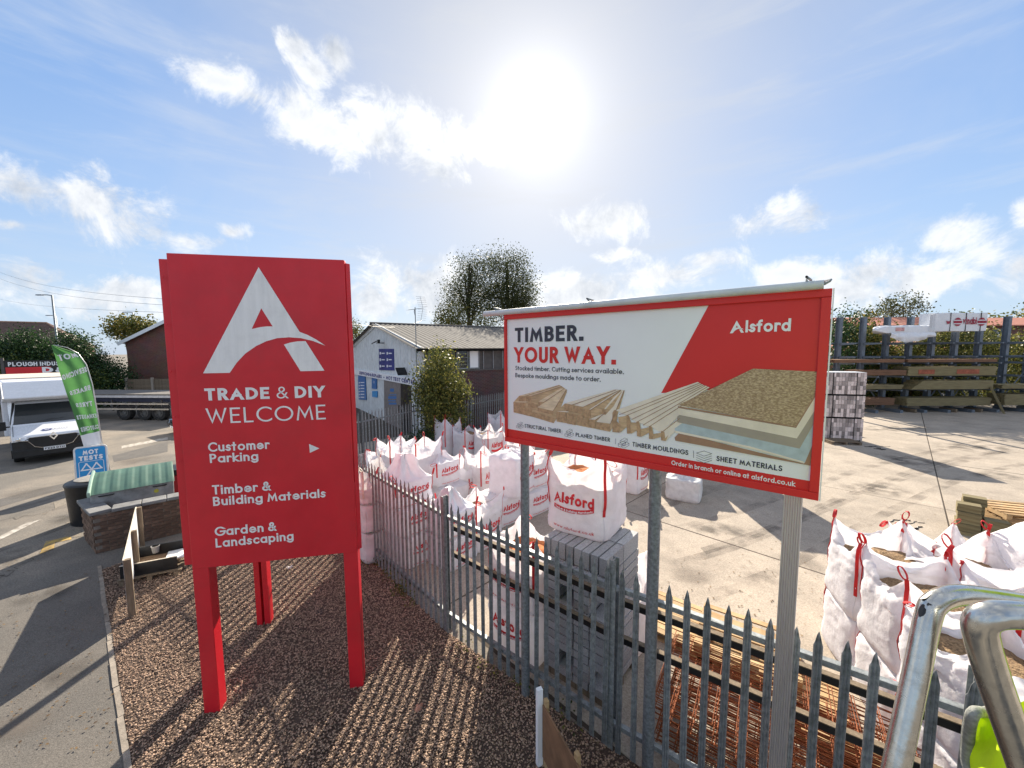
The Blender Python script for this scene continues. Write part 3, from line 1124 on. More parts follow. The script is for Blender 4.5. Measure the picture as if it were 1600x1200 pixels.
OIL = stain_mat('oil_stain', (.07, .06, .052), .48, 2.2)
DAMP = stain_mat('dusty_stain', (.18, .15, .125), .40, 1.1)
for k, (px, py, sx, sy) in enumerate(((1130, 830, .9, .6), (1080, 900, .5, .4), (1370, 765, 1.2, .8), (1420, 720, 1.6, .9), (1250, 880, .5, .5), (1530, 700, 2.2, 1.2), (1450, 860, .8, .6), (1190, 905, .35, .3), (1560, 745, 1.0, .6), (1400, 670, 2.4, 1.0),
                                       (60, 770, 1.2, .7), (110, 810, .7, .5), (30, 870, .8, .6), (220, 720, 1.4, .8), (70, 930, .5, .4), (110, 1050, .45, .35), (40, 1130, .4, .3))):
    c = G(px, py)
    m = MB()
    zz_ = .0175 if px > 700 else .0095
    m.poly([(c.x + sx * math.cos(a), c.y + sy * math.sin(a), zz_ + .0003 * k) for a in np.linspace(0, 6.28, 25)[:-1]])
    m.build('ground_stain', OIL if k % 3 != 1 else DAMP, kind='structure')
TYRE = stain_mat('tyre_mark', (.12, .10, .085), .32, 1.6, radial=False, lo=.40, hi=.66)
for k, (pp_) in enumerate((((1060, 880), (1160, 850), (1280, 800), (1420, 745), (1590, 700)), ((1120, 930), (1240, 880), (1370, 810), (1500, 750), (1600, 725)), ((1010, 800), (1090, 775), (1180, 740)), ((0, 800), (70, 782), (170, 750), (260, 728)), ((0, 860), (60, 838), (130, 812)))):
    P_ = smooth_path([G(*q) for q in pp_], 8)
    for off in (0, 1.5):
        m = MB()
        st_ = stroke_strip([(p.x + off * .4, p.y + off) for p in P_], .24)
        zz_ = (.0160 if pp_[0][0] > 700 else .0088) + .0002 * k + .0001 * off
        m.add([(p[0], p[1], zz_) for lr in st_ for p in lr], [(2 * i, 2 * i + 1, 2 * i + 3, 2 * i + 2) for i in range(len(st_) - 1)])
        m.build('tyre_mark', TYRE, kind='structure')

# ================================================================== PALISADE FENCES


def pale_mesh(name, h, w, mtl):
    """W-section pale, cut to a point"""
    m = MB()
    prof = [(-.5, 0.0), (-.38, .013), (-.17, .003), (0, .016), (.17, .003), (.38, .013), (.5, 0.0)]
    t = 0.004
    zb, zs, zt = 0.0, h - 0.13, h
    def top(x):
        k = abs(x)
        return zt - (0.13 * (k / .5) if k > .17 else 0.13 * (k / .5) * .9)
    vs = []
    for off in (0, t):
        for x, y in prof:
            vs.append((x * w, -y - off, zb))
        for x, y in prof:
            vs.append((x * w, -y - off, top(x)))
    n = len(prof)
    fs = []
    for i in range(n - 1):
        fs.append((i, i + 1, n + i + 1, n + i))
        fs.append((2 * n + i + 1, 2 * n + i, 3 * n + i, 3 * n + i + 1))
        fs.append((n + i, n + i + 1, 3 * n + i + 1, 3 * n + i))
    for i, j in ((0, n), (n - 1, 2 * n - 1)):
        fs.append((i, j, j + 2 * n, i + 2 * n))
    m.add(vs, fs)
    o = m.build(name, mtl)
    return o


def fence(label, pts, h, pitch, mtl, railz, width=.061, gap0=.1, group=None, planks=()):
    root = thing('palisade_fence', label, 'fence', pts[0], 0, group)
    po = pale_mesh('pale', h - .05, width, mtl)
    used = False
    posts = MB()
    for si in range(len(pts) - 1):
        a, bq = pts[si], pts[si + 1]
        d = bq - a
        Ls = d.length
        d = d.normalized()
        nrm = Vector((d.y, -d.x, 0))
        if nrm.dot(EYE - a) < 0:
            nrm = -nrm
        rz = math.atan2(d.y, d.x)
        if (Matrix.Rotation(rz, 4, 'Z') @ Vector((0, -1, 0))).dot(nrm) < 0:
            rz += math.pi
        n = int((Ls - gap0) / pitch)
        for k in range(n + 1):
            s = gap0 + (Ls - gap0 - .05) * k / max(1, n)
            c = a + d * s + nrm * .03
            M = TR(c.x, c.y, .05 + random.uniform(-.012, .012), rz + random.uniform(-.03, .03)) @ Matrix.Rotation(random.uniform(-.006, .006), 4, 'Y')
            if not used:
                po.parent = root
                po.matrix_local = parent_T(root).inverted() @ M
                used = True
            else:
                inst('pale', po.data, root, M, world=True)
        for z in railz:
            r = MB()
            p, q = a + Vector((0, 0, z)), bq + Vector((0, 0, z))
            r.beam(p, q, .006, .05)
            r.beam(p + Vector((0, 0, .023)) - nrm * .0265, q + Vector((0, 0, .023)) - nrm * .0265, .046, .005)
            r.build('rail', mtl, root, world=True)
        for z in (planks if si in (2, 3) else ()):
            r = MB()
            s0 = .05 if si == 2 else .0
            p, q = a + d * s0 + Vector((0, 0, z)) - nrm * .14, bq + Vector((0, 0, z)) - nrm * .14
            r.beam(p, q, .05, .065)
            r.build('barrier_plank', [BLACK], root, world=True)
            r = MB()
            r.beam(p + Vector((0, 0, .037)), q + Vector((0, 0, .037)), .055, .008)
            r.build('plank_top', WOODT, root, world=True)
    for i, p in enumerate(pts):
        d = (pts[min(i + 1, len(pts) - 1)] - pts[max(i - 1, 0)]).normalized()
        nrm = Vector((d.y, -d.x, 0))
        m = MB()
        rz = math.atan2(d.y, d.x)
        q = p - nrm * (-.04 if nrm.dot(EYE - p) < 0 else .04)
        H = h + .03
        m.box((q.x, q.y, H / 2), (.006, .09, H), rz)
        for s in (-1, 1):
            e = q + Vector((-d.y, d.x, 0)) * (.046 * s)
            m.box((e.x, e.y, H / 2), (.07, .006, H), rz)
        m.build('fence_post', mtl, root, world=True)
    return root


fence('weathered grey palisade fence along the gravel bed in front of the white bulk bags', FENCE, 2.10, .152, GALVP, (.30, 1.83), planks=(1.62, 1.20))
BF = [Vector(p) for p in ((-6.6, 12.2, 0), (-5.6, 14.2, 0), (-4.37, 16.5, 0), (-3.2, 17.5, 0), (-2.0, 18.6, 0), (-.35, 20.9, 0), (1.6, 23.6, 0), (3.6, 26.4, 0))]
fence('dull grey palisade fence between the brick workshop wall and the yard', BF, 2.05, .165, GALVP, (.35, 1.65))

# ================================================================== TALL RED TOTEM SIGN
LLp, RLp = G(331, 1116), G(557, 1076)
tp = VPlane(LLp, RLp - LLp)
tot = thing('totem_sign', 'tall red three-sided totem sign on red legs lettered TRADE & DIY WELCOME', 'sign', LLp)
uTL, zT = tp.uv(258, 395)
uTR, _ = tp.uv(537, 404)
uBR, zB = tp.uv(558, 862)
uTR = (uTR + uBR) / 2
uTL = (uTL + tp.uv(302, 888)[0]) / 2


def on(pl, base=0.0):
    return lambda u, z, n: pl.at(u, z, n + base)


m = MB()
f0 = [tp.at(uTL, zB), tp.at(uTR, zB), tp.at(uTR, zT), tp.at(uTL, zT)]
m.slab(f0, tp.n * -.085)
m.build('front_panel', RED, tot, world=True, bevel=.006)
BLp = G(415, 972)
for nm, u, e, hz in (('side_panel', uTL - .052, -.0, .045), ('side_panel', uTR + .030, .0, .02)):
    a = tp.at(u, 0, -.045)
    c = Vector((BLp.x, BLp.y, 0)) + tp.d * (-.12 if u < 0.5 else .16)
    m = MB()
    w = .10 if u < .5 else .06
    a.z = c.z = (zT + zB) / 2 - .01
    m.beam(a, c, w, zT - zB - hz * 2)
    m.build(nm, RED, tot, world=True, bevel=.006)
m = MB()
m.slab([tp.at(uTL + .05, zT - .02, -.09), tp.at(uTR - .03, zT - .02, -.09), Vector((BLp.x, BLp.y, zT - .02))], (0, 0, .012))
m.build('top_cap', RED, tot, world=True)
rz = math.atan2(tp.d.y, tp.d.x)
for (px, py) in ((331, 1116), (557, 1076)):
    u, _ = tp.uv(px, py)
    c = tp.at(u, 0, -.09)
    MB().box((c.x, c.y, 1.35), (.165, .165, 2.70), rz).build('leg', RED, tot, world=True, bevel=.008)
m = MB()
for dx in (-.055, .055):
    c = BLp + tp.d * dx
    m.box((c.x, c.y, 1.35), (.075, .14, 2.70), rz)
m.box((BLp.x, BLp.y + .03, 1.35), (.04, .03, 2.70), rz)
m.build('leg', RED, tot, world=True)
# nuts and rivets along the trays
m = MB()
for z in np.linspace(zB + .25, zT - .25, 7):
    p = tp.at(uTL - .052, z, -.0)
    m.lathe([(0, .004), (.012, .004), (.014, 0)], p, tp.n, 8)
m.build('rivet_row', RED, tot, world=True)


def ppx(pl, lst, f):
    return [pl.uv(*f(*q)) for q in lst]


cA = lambda x, y: (300 + x / 6.0, 400 + y / 6.0)
c3s = lambda x, y: (230 + x / 2.3086, 380 + y / 2.3086)
m = MB()
put_poly(m, ppx(tp, A_OUT, cA), on(tp), .002, [ppx(tp, A_HOLE, cA)])
put_poly(m, ppx(tp, A_LEG, cA), on(tp), .002)
m.build('letter_a_emblem', WHITEV, tot, world=True)


def px_text(pl, parent, txt, L, Rr, hpx, f, mtl, weight=.2, gap=.13, spans=None, name='lettering', base=.002, eps=.00025):
    """baseline from pixel L to pixel Rr, capitals hpx crop-pixels tall at L"""
    u0, z0 = pl.uv(*f(*L))
    u1, z1 = pl.uv(*f(*Rr))
    _, zt = pl.uv(*f(L[0], L[1] - hpx))
    sl_ = (z1 - z0) / (u1 - u0)
    if abs(sl_) < .03:
        sl_ = 0
    mm = MB()
    put_text(mm, txt, lambda u, v, n: pl.at(u0 + u, z0 + sl_ * u + v, n), u1 - u0, zt - z0, weight, gap, spans=spans, base=base, eps=eps)
    return mm.build(name, mtl, parent, world=True)


t1 = 'TRADE & DIY'
px_text(tp, tot, t1, (209, 568), (641, 556), 44, c3s, WHITEV, spans=[.21] * 6 + [.10] * 2 + [.21] * 3)
px_text(tp, tot, 'WELCOME', (215, 652), (645, 636), 56, c3s, WHITEV, weight=.105, gap=.16)
px_text(tp, tot, 'Customer', (221, 753), (441, 742), 34, c3s, WHITEV, weight=.17, gap=.11)
px_text(tp, tot, 'Parking', (227, 793), (402, 785), 33, c3s, WHITEV, weight=.17, gap=.11)
px_text(tp, tot, 'Timber &', (236, 907), (446, 893), 34, c3s, WHITEV, weight=.17, gap=.11)
px_text(tp, tot, 'Building Materials', (239, 948), (644, 917), 33, c3s, WHITEV, weight=.17, gap=.11)
px_text(tp, tot, 'Garden &', (245, 1057), (466, 1038), 33, c3s, WHITEV, weight=.17, gap=.11)
px_text(tp, tot, 'Landscaping', (248, 1098), (529, 1075), 33, c3s, WHITEV, weight=.17, gap=.11)
m = MB()
put_poly(m, ppx(tp, [(584, 724), (621, 740), (587, 756)], c3s), on(tp), .002)
m.build('arrow', WHITEV, tot, world=True)

# ================================================================== TIMBER BILLBOARD
bdir = ray(65, 550)
bdir.z = 0
bdir.normalize()
pA = G(812, 1084)
bp = VPlane(pA, -bdir)
bp.p = bp.p + bp.n * .075
bill = thing('billboard', 'wide white and red board on posts lettered TIMBER. YOUR WAY. above the palisade fence', 'sign', pA)
c6 = lambda x, y: (760 + x / 2.857, 420 + y / 2.857)
cc3 = lambda x, y: (780 + x / 7.273, 580 + y / 7.273)
cc4 = lambda x, y: (960 + x / 4.706, 560 + y / 4.706)
ua, z1 = bp.uv(*c6(80, 213))
ub, z2 = bp.uv(*c6(1542, 78))
uc, z3 = bp.uv(*c6(92, 760))
ud, z4 = bp.uv(*c6(1485, 1047))
U0, U1, ZT, ZB = (ua + uc) / 2, (ub + ud) / 2, (z1 + z2) / 2, (z3 + z4) / 2
BF_ = on(bp)
MB().slab([bp.at(U0 + .01, ZB + .01, -.02), bp.at(U1 - .01, ZB + .01, -.02), bp.at(U1 - .01, ZT - .01, -.02), bp.at(U0 + .01, ZT - .01, -.02)], bp.n * .02).build('panel', WHITEP, bill, world=True)
fwid = .055
for nm, (ua_, za_, ub_, zb_) in {'b': (U0, ZB, U1, ZB + fwid), 't': (U0, ZT - fwid, U1, ZT), 'l': (U0, ZB + fwid + .002, U0 + fwid, ZT - fwid - .002), 'r': (U1 - fwid, ZB + fwid + .002, U1, ZT - fwid - .002)}.items():
    if nm == 'l':
        ub_ = U0 + .03
    MB().slab([bp.at(ua_, za_, -.035), bp.at(ub_, za_, -.035), bp.at(ub_, zb_, -.035), bp.at(ua_, zb_, -.035)], bp.n * .062).build('frame_bar', RED2, bill, world=True, bevel=.004)
m = MB()
for u in (U1 + .003,):
    m.slab([bp.at(u, ZB, -.03), bp.at(u + .008, ZB, -.03), bp.at(u + .008, ZT, -.03), bp.at(u, ZT, -.03)], bp.n * .052)
m.build('edge_trim', WHITEP, bill, world=True)
m = MB()
put_poly(m, ppx(bp, [(1003, 143), (1500, 95), (1492, 470), (1000, 540), (780, 555)], c6), BF_, .0012)
m.build('red_field', RED2, bill, world=True)
m = MB()
zs0 = bp.uv(*c6(98, 714))[1]
put_poly(m, [(U0 + .02, ZB + .03), (U1 - .03, ZB + .03), (U1 - .03, bp.uv(*c6(1462, 950))[1]), (U0 + .02, zs0)], BF_, .0014)
m.build('red_band', RED2, bill, world=True)
# the printed pictures
lay = [0.0016]


def pic(lst, f, mtl, name='printed_picture'):
    mm = MB()
    for q in lst:
        put_poly(mm, ppx(bp, q, f), BF_, lay[0])
        lay[0] += .00012
    mm.build(name, mtl, bill, world=True)


pic([[(163, 352), (225, 282), (680, 157), (716, 174), (770, 212), (768, 240), (652, 545), (620, 588), (375, 514), (297, 496), (166, 465)], [(655, 458), (745, 368), (1312, 207), (1424, 218), (1424, 230), (1312, 610), (1262, 684), (1018, 640), (870, 610), (655, 568)]], cc3, PW3)
pic([[(225, 280), (300, 283), (705, 163), (680, 155)], [(300, 280), (372, 282), (715, 172), (688, 160)]], cc3, PW2)
pic([[(370, 282), (372, 355), (712, 192), (716, 172)]], cc3, PW3)
pic([[(225, 282), (294, 284), (294, 346), (225, 344)], [(300, 282), (370, 284), (370, 355), (300, 346)]], cc3, PW1)
pic([[(163, 350), (302, 356), (330, 345), (225, 342)], [(445, 345), (516, 350), (738, 200), (700, 195)]], cc3, PW2)
pic([[(515, 350), (515, 412), (740, 240), (742, 200)], [(375, 368), (435, 376), (470, 350), (440, 345)]], cc3, PW3)
pic([[(328, 360), (400, 360), (400, 415), (328, 410)], [(375, 372), (440, 378), (440, 418), (380, 415)], [(445, 347), (515, 352), (515, 410), (448, 402)]], cc3, PW1)
pic([[(435, 410), (618, 452), (768, 208), (736, 204)]], cc3, PW2)
pic([[(615, 450), (615, 498), (640, 480), (770, 240), (768, 208)], [(622, 530), (620, 590), (652, 545), (654, 470)]], cc3, PW3)
pic([[(435, 412), (615, 452), (615, 496), (440, 455)], [(380, 460), (622, 530), (620, 590), (375, 516)], [(300, 415), (378, 421), (372, 516), (300, 500)], [(163, 352), (302, 358), (297, 498), (166, 466)]], cc3, PW1)
pic([[(745, 365), (835, 380), (1332, 212), (1312, 205)], [(845, 385), (957, 405), (1382, 212), (1340, 205)], [(960, 430), (1048, 437), (1388, 218), (1372, 212)],
     [(655, 455), (772, 466), (800, 460), (748, 450)], [(1020, 545), (1102, 552), (1212, 470), (1166, 490)], [(1108, 575), (1268, 597), (1424, 216), (1392, 216)], [(1170, 428), (1216, 432), (1404, 214), (1386, 210)]], cc3, PW4)
pic([[(1045, 437), (1045, 540), (1178, 450), (1300, 300), (1386, 220)], [(1213, 430), (1210, 496), (1300, 400), (1405, 216)], [(1265, 597), (1262, 686), (1312, 612), (1426, 225)], [(955, 405), (950, 487), (1000, 450), (1350, 222), (1380, 214)], [(835, 380), (836, 460), (870, 400)]], cc3, PW3)
pic([[(745, 367), (835, 382), (835, 460), (745, 450)], [(845, 387), (955, 407), (950, 487), (845, 465)], [(960, 432), (1045, 437), (1045, 540), (960, 530)], [(1170, 427), (1215, 432), (1210, 495), (1170, 485)],
     [(655, 457), (770, 467), (760, 588), (655, 570)], [(775, 476), (875, 488), (870, 612), (770, 592)], [(885, 491), (955, 498), (950, 610), (885, 600)], [(950, 540), (1015, 546), (1010, 626), (945, 615)], [(1020, 547), (1100, 552), (1095, 645), (1018, 632)], [(1108, 577), (1265, 597), (1262, 686), (1108, 655)]], cc3, PW1)
pic([[(10, 380), (615, 172), (642, 190), (95, 420)], [(95, 415), (642, 187), (670, 203), (168, 470)], [(165, 465), (668, 198), (703, 214), (262, 503)], [(258, 495), (690, 215), (560, 340), (350, 545)], [(345, 535), (480, 440), (500, 480), (380, 605)]], cc4, PW4)
pic([[(30, 430), (98, 420), (95, 500), (45, 545)], [(115, 470), (168, 470), (165, 530), (128, 552)], [(190, 520), (262, 503), (258, 545), (198, 576)], [(285, 555), (350, 545), (345, 575), (288, 592)], [(372, 590), (400, 560), (380, 606)]], cc4, PW3)
pic([[(0, 380), (15, 378), (25, 430), (18, 460), (50, 490), (40, 545), (-12, 540), (-12, 400)], [(90, 415), (110, 420), (125, 470), (118, 500), (132, 550), (95, 552)], [(165, 465), (185, 465), (200, 530), (196, 576), (168, 570)], [(258, 495), (278, 500), (290, 560), (285, 592), (256, 590)], [(345, 530), (370, 540), (378, 606), (345, 601)]], cc4, PW1)
pic([[(445, 580), (480, 545), (1395, 772), (1485, 560), (1480, 600), (1440, 786), (450, 603)]], cc4, PBRN)
pic([[(445, 515), (500, 475), (1362, 660), (1495, 430), (1488, 560), (1400, 766), (1000, 650), (450, 535)]], cc4, PBLUE)
pic([[(450, 530), (1000, 645), (1385, 755), (1400, 766), (1395, 770), (1000, 660), (450, 545)]], cc4, PW4)
pic([[(465, 425), (480, 415), (1342, 585), (1505, 300), (1498, 425), (1362, 662), (465, 468)]], cc4, PGREY)
pic([[(470, 365), (1335, 510), (1508, 225), (1506, 330), (1342, 587), (470, 412)]], cc4, PW4)
pic([[(470, 350), (1332, 495), (1506, 210), (1508, 232), (1336, 510), (470, 362)]], cc4, PBRN)
pic([[(470, 342), (1020, 75), (1516, 98), (1506, 215), (1332, 500)]], cc4, OSB)
px_text(bp, bill, 'TIMBER.', (128, 328), (434, 325), 64, c6, INK, .21, base=.003)
px_text(bp, bill, 'YOUR WAY.', (126, 418), (579, 425), 68, c6, RED2, .21, base=.003)
px_text(bp, bill, 'Stocked timber. Cutting services available.', (130, 452), (614, 475), 19, c6, INK, .14, .12, base=.003)
px_text(bp, bill, 'Bespoke mouldings made to order.', (130, 484), (511, 508), 19, c6, INK, .14, .12, base=.003)
px_text(bp, bill, 'STRUCTURAL TIMBER', (171, 708), (333, 738), 16, c6, INK, .16, base=.003)
px_text(bp, bill, 'PLANED TIMBER', (399, 748), (552, 773), 17, c6, INK, .17, base=.003)
px_text(bp, bill, 'TIMBER MOULDINGS', (652, 792), (901, 832), 20, c6, INK, .17, base=.003)
px_text(bp, bill, 'SHEET MATERIALS', (1027, 857), (1320, 906), 23, c6, INK, .18, base=.003)
px_text(bp, bill, 'Order in branch or online at alsford.co.uk', (826, 874), (1377, 979), 20, c6, WHITEP, .17, .11, base=.003)
px_text(bp, bill, 'lsford', (1156, 284), (1358, 278), 54, c6, WHITEP, .19, .10, base=.003)


def map_poly(pl, pts, src, dst_px, f):
    """fit points given in the emblem's own frame into a pixel box on the plane"""
    (x0, y0, x1, y1), (a, b_, c, d) = src, dst_px
    uL, zL = pl.uv(*f(a, d))
    uR, zR = pl.uv(*f(c, d))
    _, zt = pl.uv(*f(a, b_))
    return [(uL + (p[0] - x0) / (x1 - x0) * (uR - uL), zL + (y1 - p[1]) / (y1 - y0) * (zt - zL)) for p in pts]


m = MB()
src = (105, 105, 1250, 1100)
box_ = (1087, 232, 1150, 288)
put_poly(m, map_poly(bp, A_OUT, src, box_, c6), BF_, .003, [map_poly(bp, A_HOLE, src, box_, c6)])
put_poly(m, map_poly(bp, A_LEG, src, box_, c6), BF_, .003)
m.build('letter_a_emblem', WHITEP, bill, world=True)
# line icons and dividers
m = MB()


def pline(pts, wpx, f=c6, nn=.003):
    q = ppx(bp, pts, f)
    s = stroke_strip(q, wpx)
    m.add([bp.at(p[0], p[1], nn) for lr in s for p in lr], [(2 * i, 2 * i + 1, 2 * i + 3, 2 * i + 2) for i in range(len(s) - 1)])


for (cx, cy, s_) in ((150, 697, 16), (370, 732, 20), (613, 775, 24)):
    for ox, oy in ((-.55, .25), (.1, .45), (-.2, -.35)):
        x0, y0 = cx + ox * s_, cy + oy * s_
        pline([(x0 - .45 * s_, y0), (x0, y0 + .2 * s_), (x0 + .9 * s_, y0 - .3 * s_), (x0 + .45 * s_, y0 - .5 * s_), (x0 - .45 * s_, y0)], .0022, nn=.003 + .0003 * ox)
        pline([(x0 - .45 * s_, y0), (x0 - .45 * s_, y0 + .4 * s_), (x0, y0 + .6 * s_), (x0 + .9 * s_, y0 + .1 * s_), (x0 + .9 * s_, y0 - .3 * s_)], .0022, nn=.0034 + .0003 * ox)
for k in range(4):
    y = 822 + k * 10
    pline([(938, y), (972, y - 9), (1006, y + 3), (972, y + 14), (938, y)] if k == 0 else [(938, y), (972, y + 14), (1006, y + 3)], .003, nn=.003 + .0002 * k)
pline([(577, 758), (577, 782)], .0025)
pline([(925, 812), (925, 843)], .003)
pline([(338, 720), (338, 740)], .002)
m.build('line_icon', INK, bill, world=True)
m = MB()
for pts, f in (([(95, 418), (642, 189)], cc4), ([(166, 468), (669, 201)], cc4), ([(260, 500), (702, 214)], cc4), ([(350, 543), (480, 442)], cc4), ([(40, 412), (628, 181)], cc4), ([(130, 448), (655, 196)], cc4), ([(215, 488), (685, 208)], cc4),
               ([(835, 382), (1332, 212)], cc3), ([(957, 407), (1382, 213)], cc3), ([(1046, 438), (1387, 219)], cc3), ([(300, 284), (690, 160)], cc3), ([(372, 283), (715, 172)], cc3), ([(516, 351), (740, 200)], cc3), ([(618, 452), (768, 208)], cc3), ([(1268, 598), (1424, 216)], cc3), ([(1102, 552), (1212, 470)], cc3)):
    pline(pts, .005, f, lay[0] + .0004)
m.build('printed_shading', PBRN, bill, world=True)
# strip light along the top edge
m = MB()
a_, b_ = bp.uv(762, 491), bp.uv(1288, 439)
zl = (ZT + .026)
n_ = 40
m.tube([bp.at(a_[0] + (b_[0] - a_[0]) * i / n_, zl, .055) for i in range(n_ + 1)], .031, 14)
m.build('strip_light', mat('light_grey_tube', (0.56, 0.60, 0.64), 0.4, var=0.08, scale=6, dirt=.15), bill, world=True, smooth=True)
m = MB()
for t in (.06, .44, .97):
    u = a_[0] + (b_[0] - a_[0]) * t
    m.tube([bp.at(u, zl + .03, .055), bp.at(u, zl + .055, .10), bp.at(u + .02, zl + .045, .0), bp.at(u + .02, zl - .08, -.02)], .009, 8)
u = b_[0]
m.tube([bp.at(u, zl, .055), bp.at(u + .03, zl + .02, .05), bp.at(u + .035, zl + .03, .03), bp.at(u, zl + .03, .0), bp.at(u - .03, zl - .06, -.02)], .008, 8)
m.build('light_bracket', GALV, bill, world=True, smooth=True)
for px, py, r, z in ((811, 700, .052, 4.0), (1018, 740, .055, 4.0)):
    u = bp.uv(px, py)[0]
    p = bp.at(u, 0, -.11)
    m = MB()
    m.tube([p, p + Vector((0, 0, ZT - .1))], r, 20)
    m.build('post', GALV, bill, world=True, smooth=True)
u = bp.uv(1238, 790)[0]
m = MB()
prof = []
for i in range(16):
    t = i / 15
    prof.append((-.056 + .112 * t, .036 if i % 2 else .031))
prof = prof + [(-x, -y) for x, y in prof]
rzb = math.atan2(bp.d.y, bp.d.x)
c = bp.at(u, 0, -.10)
cs, sn = math.cos(rzb), math.sin(rzb)
m.slab([(c.x + x * cs - y * sn, c.y + x * sn + y * cs, 0) for x, y in prof], (0, 0, ZT - .1))
m.build('post', ALU, bill, world=True)

# ================================================================== BULK BAGS
NP = 88
NB = 0


class Bag:
    """A filled woven bulk bag; surf(a, z) is its side surface, angle a measured round the middle."""
    def __init__(s, w, h, top, seed, style, sag=.08, squash=0.0, lean=(0, 0)):
        s.w, s.h, s.top, s.seed, s.style, s.sag, s.lean = w, h, top, seed * 13.7, style, sag, lean
        r = random.Random(seed)
        s.face_in = [r.uniform(-.02, .30) for _ in range(4)]
        s.face_sag = [r.uniform(.02, .22) for _ in range(4)]
        s.peak = [r.uniform(.04, .20) for _ in range(4)]
        s.bulge = r.uniform(.03, .07)

    def sq(s, a, n=7.0):
        c, d = abs(math.cos(a)), abs(math.sin(a))
        return 1.0 / (c ** n + d ** n) ** (1 / n)

    def wr(s, x, y, z, k):
        q = s.seed
        w = noise.noise((x * 2.2 + q, y * 2.2, z * 2.6)) * .35
        v = noise.noise((x * 2.6 + q, y * 2.6, z * 3.2)) * .9
        f1 = 1 - abs(noise.noise((x * 3.4 + w + q, y * 3.4 - w, z * 7.0 + 2 * w + 5))) * 2.6
        f2 = 1 - abs(noise.noise((x * 8 + 3 * w + q, y * 8 + 9, z * 6.0 - 3 * w))) * 2.6
        f3 = 1 - abs(noise.noise((x * 15 + q, y * 15, z * 17.0 + 4 * w))) * 2.2
        v += .55 * max(0, f1) ** 2 + .34 * max(0, f2) ** 2 + .16 * max(0, f3) - .35
        return v * k

    def surf(s, a, z, out=0.0):
        t = z / s.h
        n = 7.0
        if t <= 1:
            k = .93 + .07 * min(1, t * 6) ** .6 + s.bulge * math.sin(math.pi * min(1, t)) - .03 * t
            n = 7 - 3.2 * math.sin(math.pi * t) ** 2
            if t < .05:
                k *= .90 + .10 * (t / .05) ** .5
        else:
            k = .97 + s.bulge * 0
        r = s.sq(a, n) * s.w / 2 * k
        x, y = math.cos(a) * r, math.sin(a) * r
        amp = (.013 + .012 * max(0, t - .45) / .55) if t < 1 else .034
        d = s.wr(x, y, z, amp) + out
        rr = 1 + d / max(.05, math.hypot(x, y))
        return Vector((x * rr + s.lean[0] * t * t, y * rr + s.lean[1] * t * t, z))

    def rim(s, a, t, out=0.0):
        """the loose cloth above the fill, t in 0..1 from fill line to rim"""
        b = s.surf(a, s.h * 1.0, out)
        q = (a / (math.pi / 2)) % 4
        f = int(math.floor(q + .5)) % 4
        c = abs(((q + .5) % 1) - .5) * 2          # 1 mid-face ... 0 at a corner
        c = 1 - c
        corner = abs(((q) % 1) - .5)
        cor = max(0, 1 - corner * 2.4)            # 1 at the corner
        ci = int(math.floor(q)) % 4
        mid = 1 - cor
        H = s.top - s.h
        fl = Vector((b.x, b.y, 0))
        if s.style == 'open':
            inn = s.face_in[f] * mid * t * t + .03 * t
            z = s.h + H * t + s.peak[ci] * cor * cor * t - s.face_sag[f] * mid * t * t
        elif s.style == 'tied':
            inn = .97 * (t ** .8) * (.75 + .25 * mid)
            z = s.h + H * (t ** 1.5) + .03 * math.sin(a * 9 + s.seed) * t * (1 - t) * 3
        else:                                   # folded over
            inn = .92 * t ** 1.1
            z = s.h + H * math.sin(min(1, t * 1.1) * math.pi * .5) + .05 * noise.noise((b.x * 5, b.y * 5, s.seed))
        p = b - fl * inn
        wv = noise.noise((b.x * 4 + s.seed, b.y * 4, t * 2.3 + 5)) * .08 * t + noise.noise((b.x * 11, b.y * 11 + s.seed, t * 4)) * .03 * t
        wv += (max(0, 1 - abs(noise.noise((b.x * 7 + s.seed, b.y * 7 + t * 1.5, t * 2.2))) * 2.8) ** 2 - .3) * .035 * t
        nrm = fl.normalized() if fl.length > 1e-5 else Vector((1, 0, 0))
        p = p + nrm * (wv + out * (0 if s.style == 'open' else 0))
        p.z = z + noise.noise((b.x * 6, b.y * 6 + 3, s.seed)) * .03 * t
        if s.style != 'open':
            p.z += noise.noise((p.x * 9, p.y * 9, s.seed + 4)) * .05 * t
        return p


def ribbon_loop(mb, bag, ai, length, r, hang):
    """webbing sewn down a corner seam, then a free loop above the rim"""
    a = math.pi / 4 + ai * math.pi / 2
    path = []
    z0 = bag.h * r.uniform(.42, .55)
    for i in range(6):
        z = z0 + (bag.h - z0) * i / 5
        path.append(bag.surf(a, z, .010))
    up = []
    for t in (.25, .5, .75, 1.0):
        q = bag.rim(a, t)
        nn = Vector((q.x, q.y, 0)).normalized()
        up.append(q + nn * .012)
    if bag.style == 'open':
        path += up
    else:
        path.append(path[-1] + Vector((0, 0, .05)))
    end = path[-1]
    nrm = Vector((math.cos(a), math.sin(a), 0))
    tan = Vector((-nrm.y, nrm.x, 0))
    side = tan
    mb.tube(path, .02, flat=(.036, .004), side=side)
    lean = tan * r.uniform(-.9, .9) + nrm * r.uniform(-.5, .4)
    axis = (Vector((0, 0, 1)) * (1 if not hang else -.15) + lean).normalized()
    wdir = axis.cross(nrm)
    wdir = (wdir if wdir.length > .1 else tan).normalized()
    lp = []
    for i in range(11):
        th = math.pi * 2 * (i / 10) - math.pi / 2
        lp.append(end - Vector((0, 0, .01)) + axis * (length / 2 * (1 + math.sin(th))) + wdir * (length * .2 * math.cos(th)) + nrm * .004)
    mb.tube(lp, .02, flat=(.030, .004), side=axis.cross(wdir))
    return mb


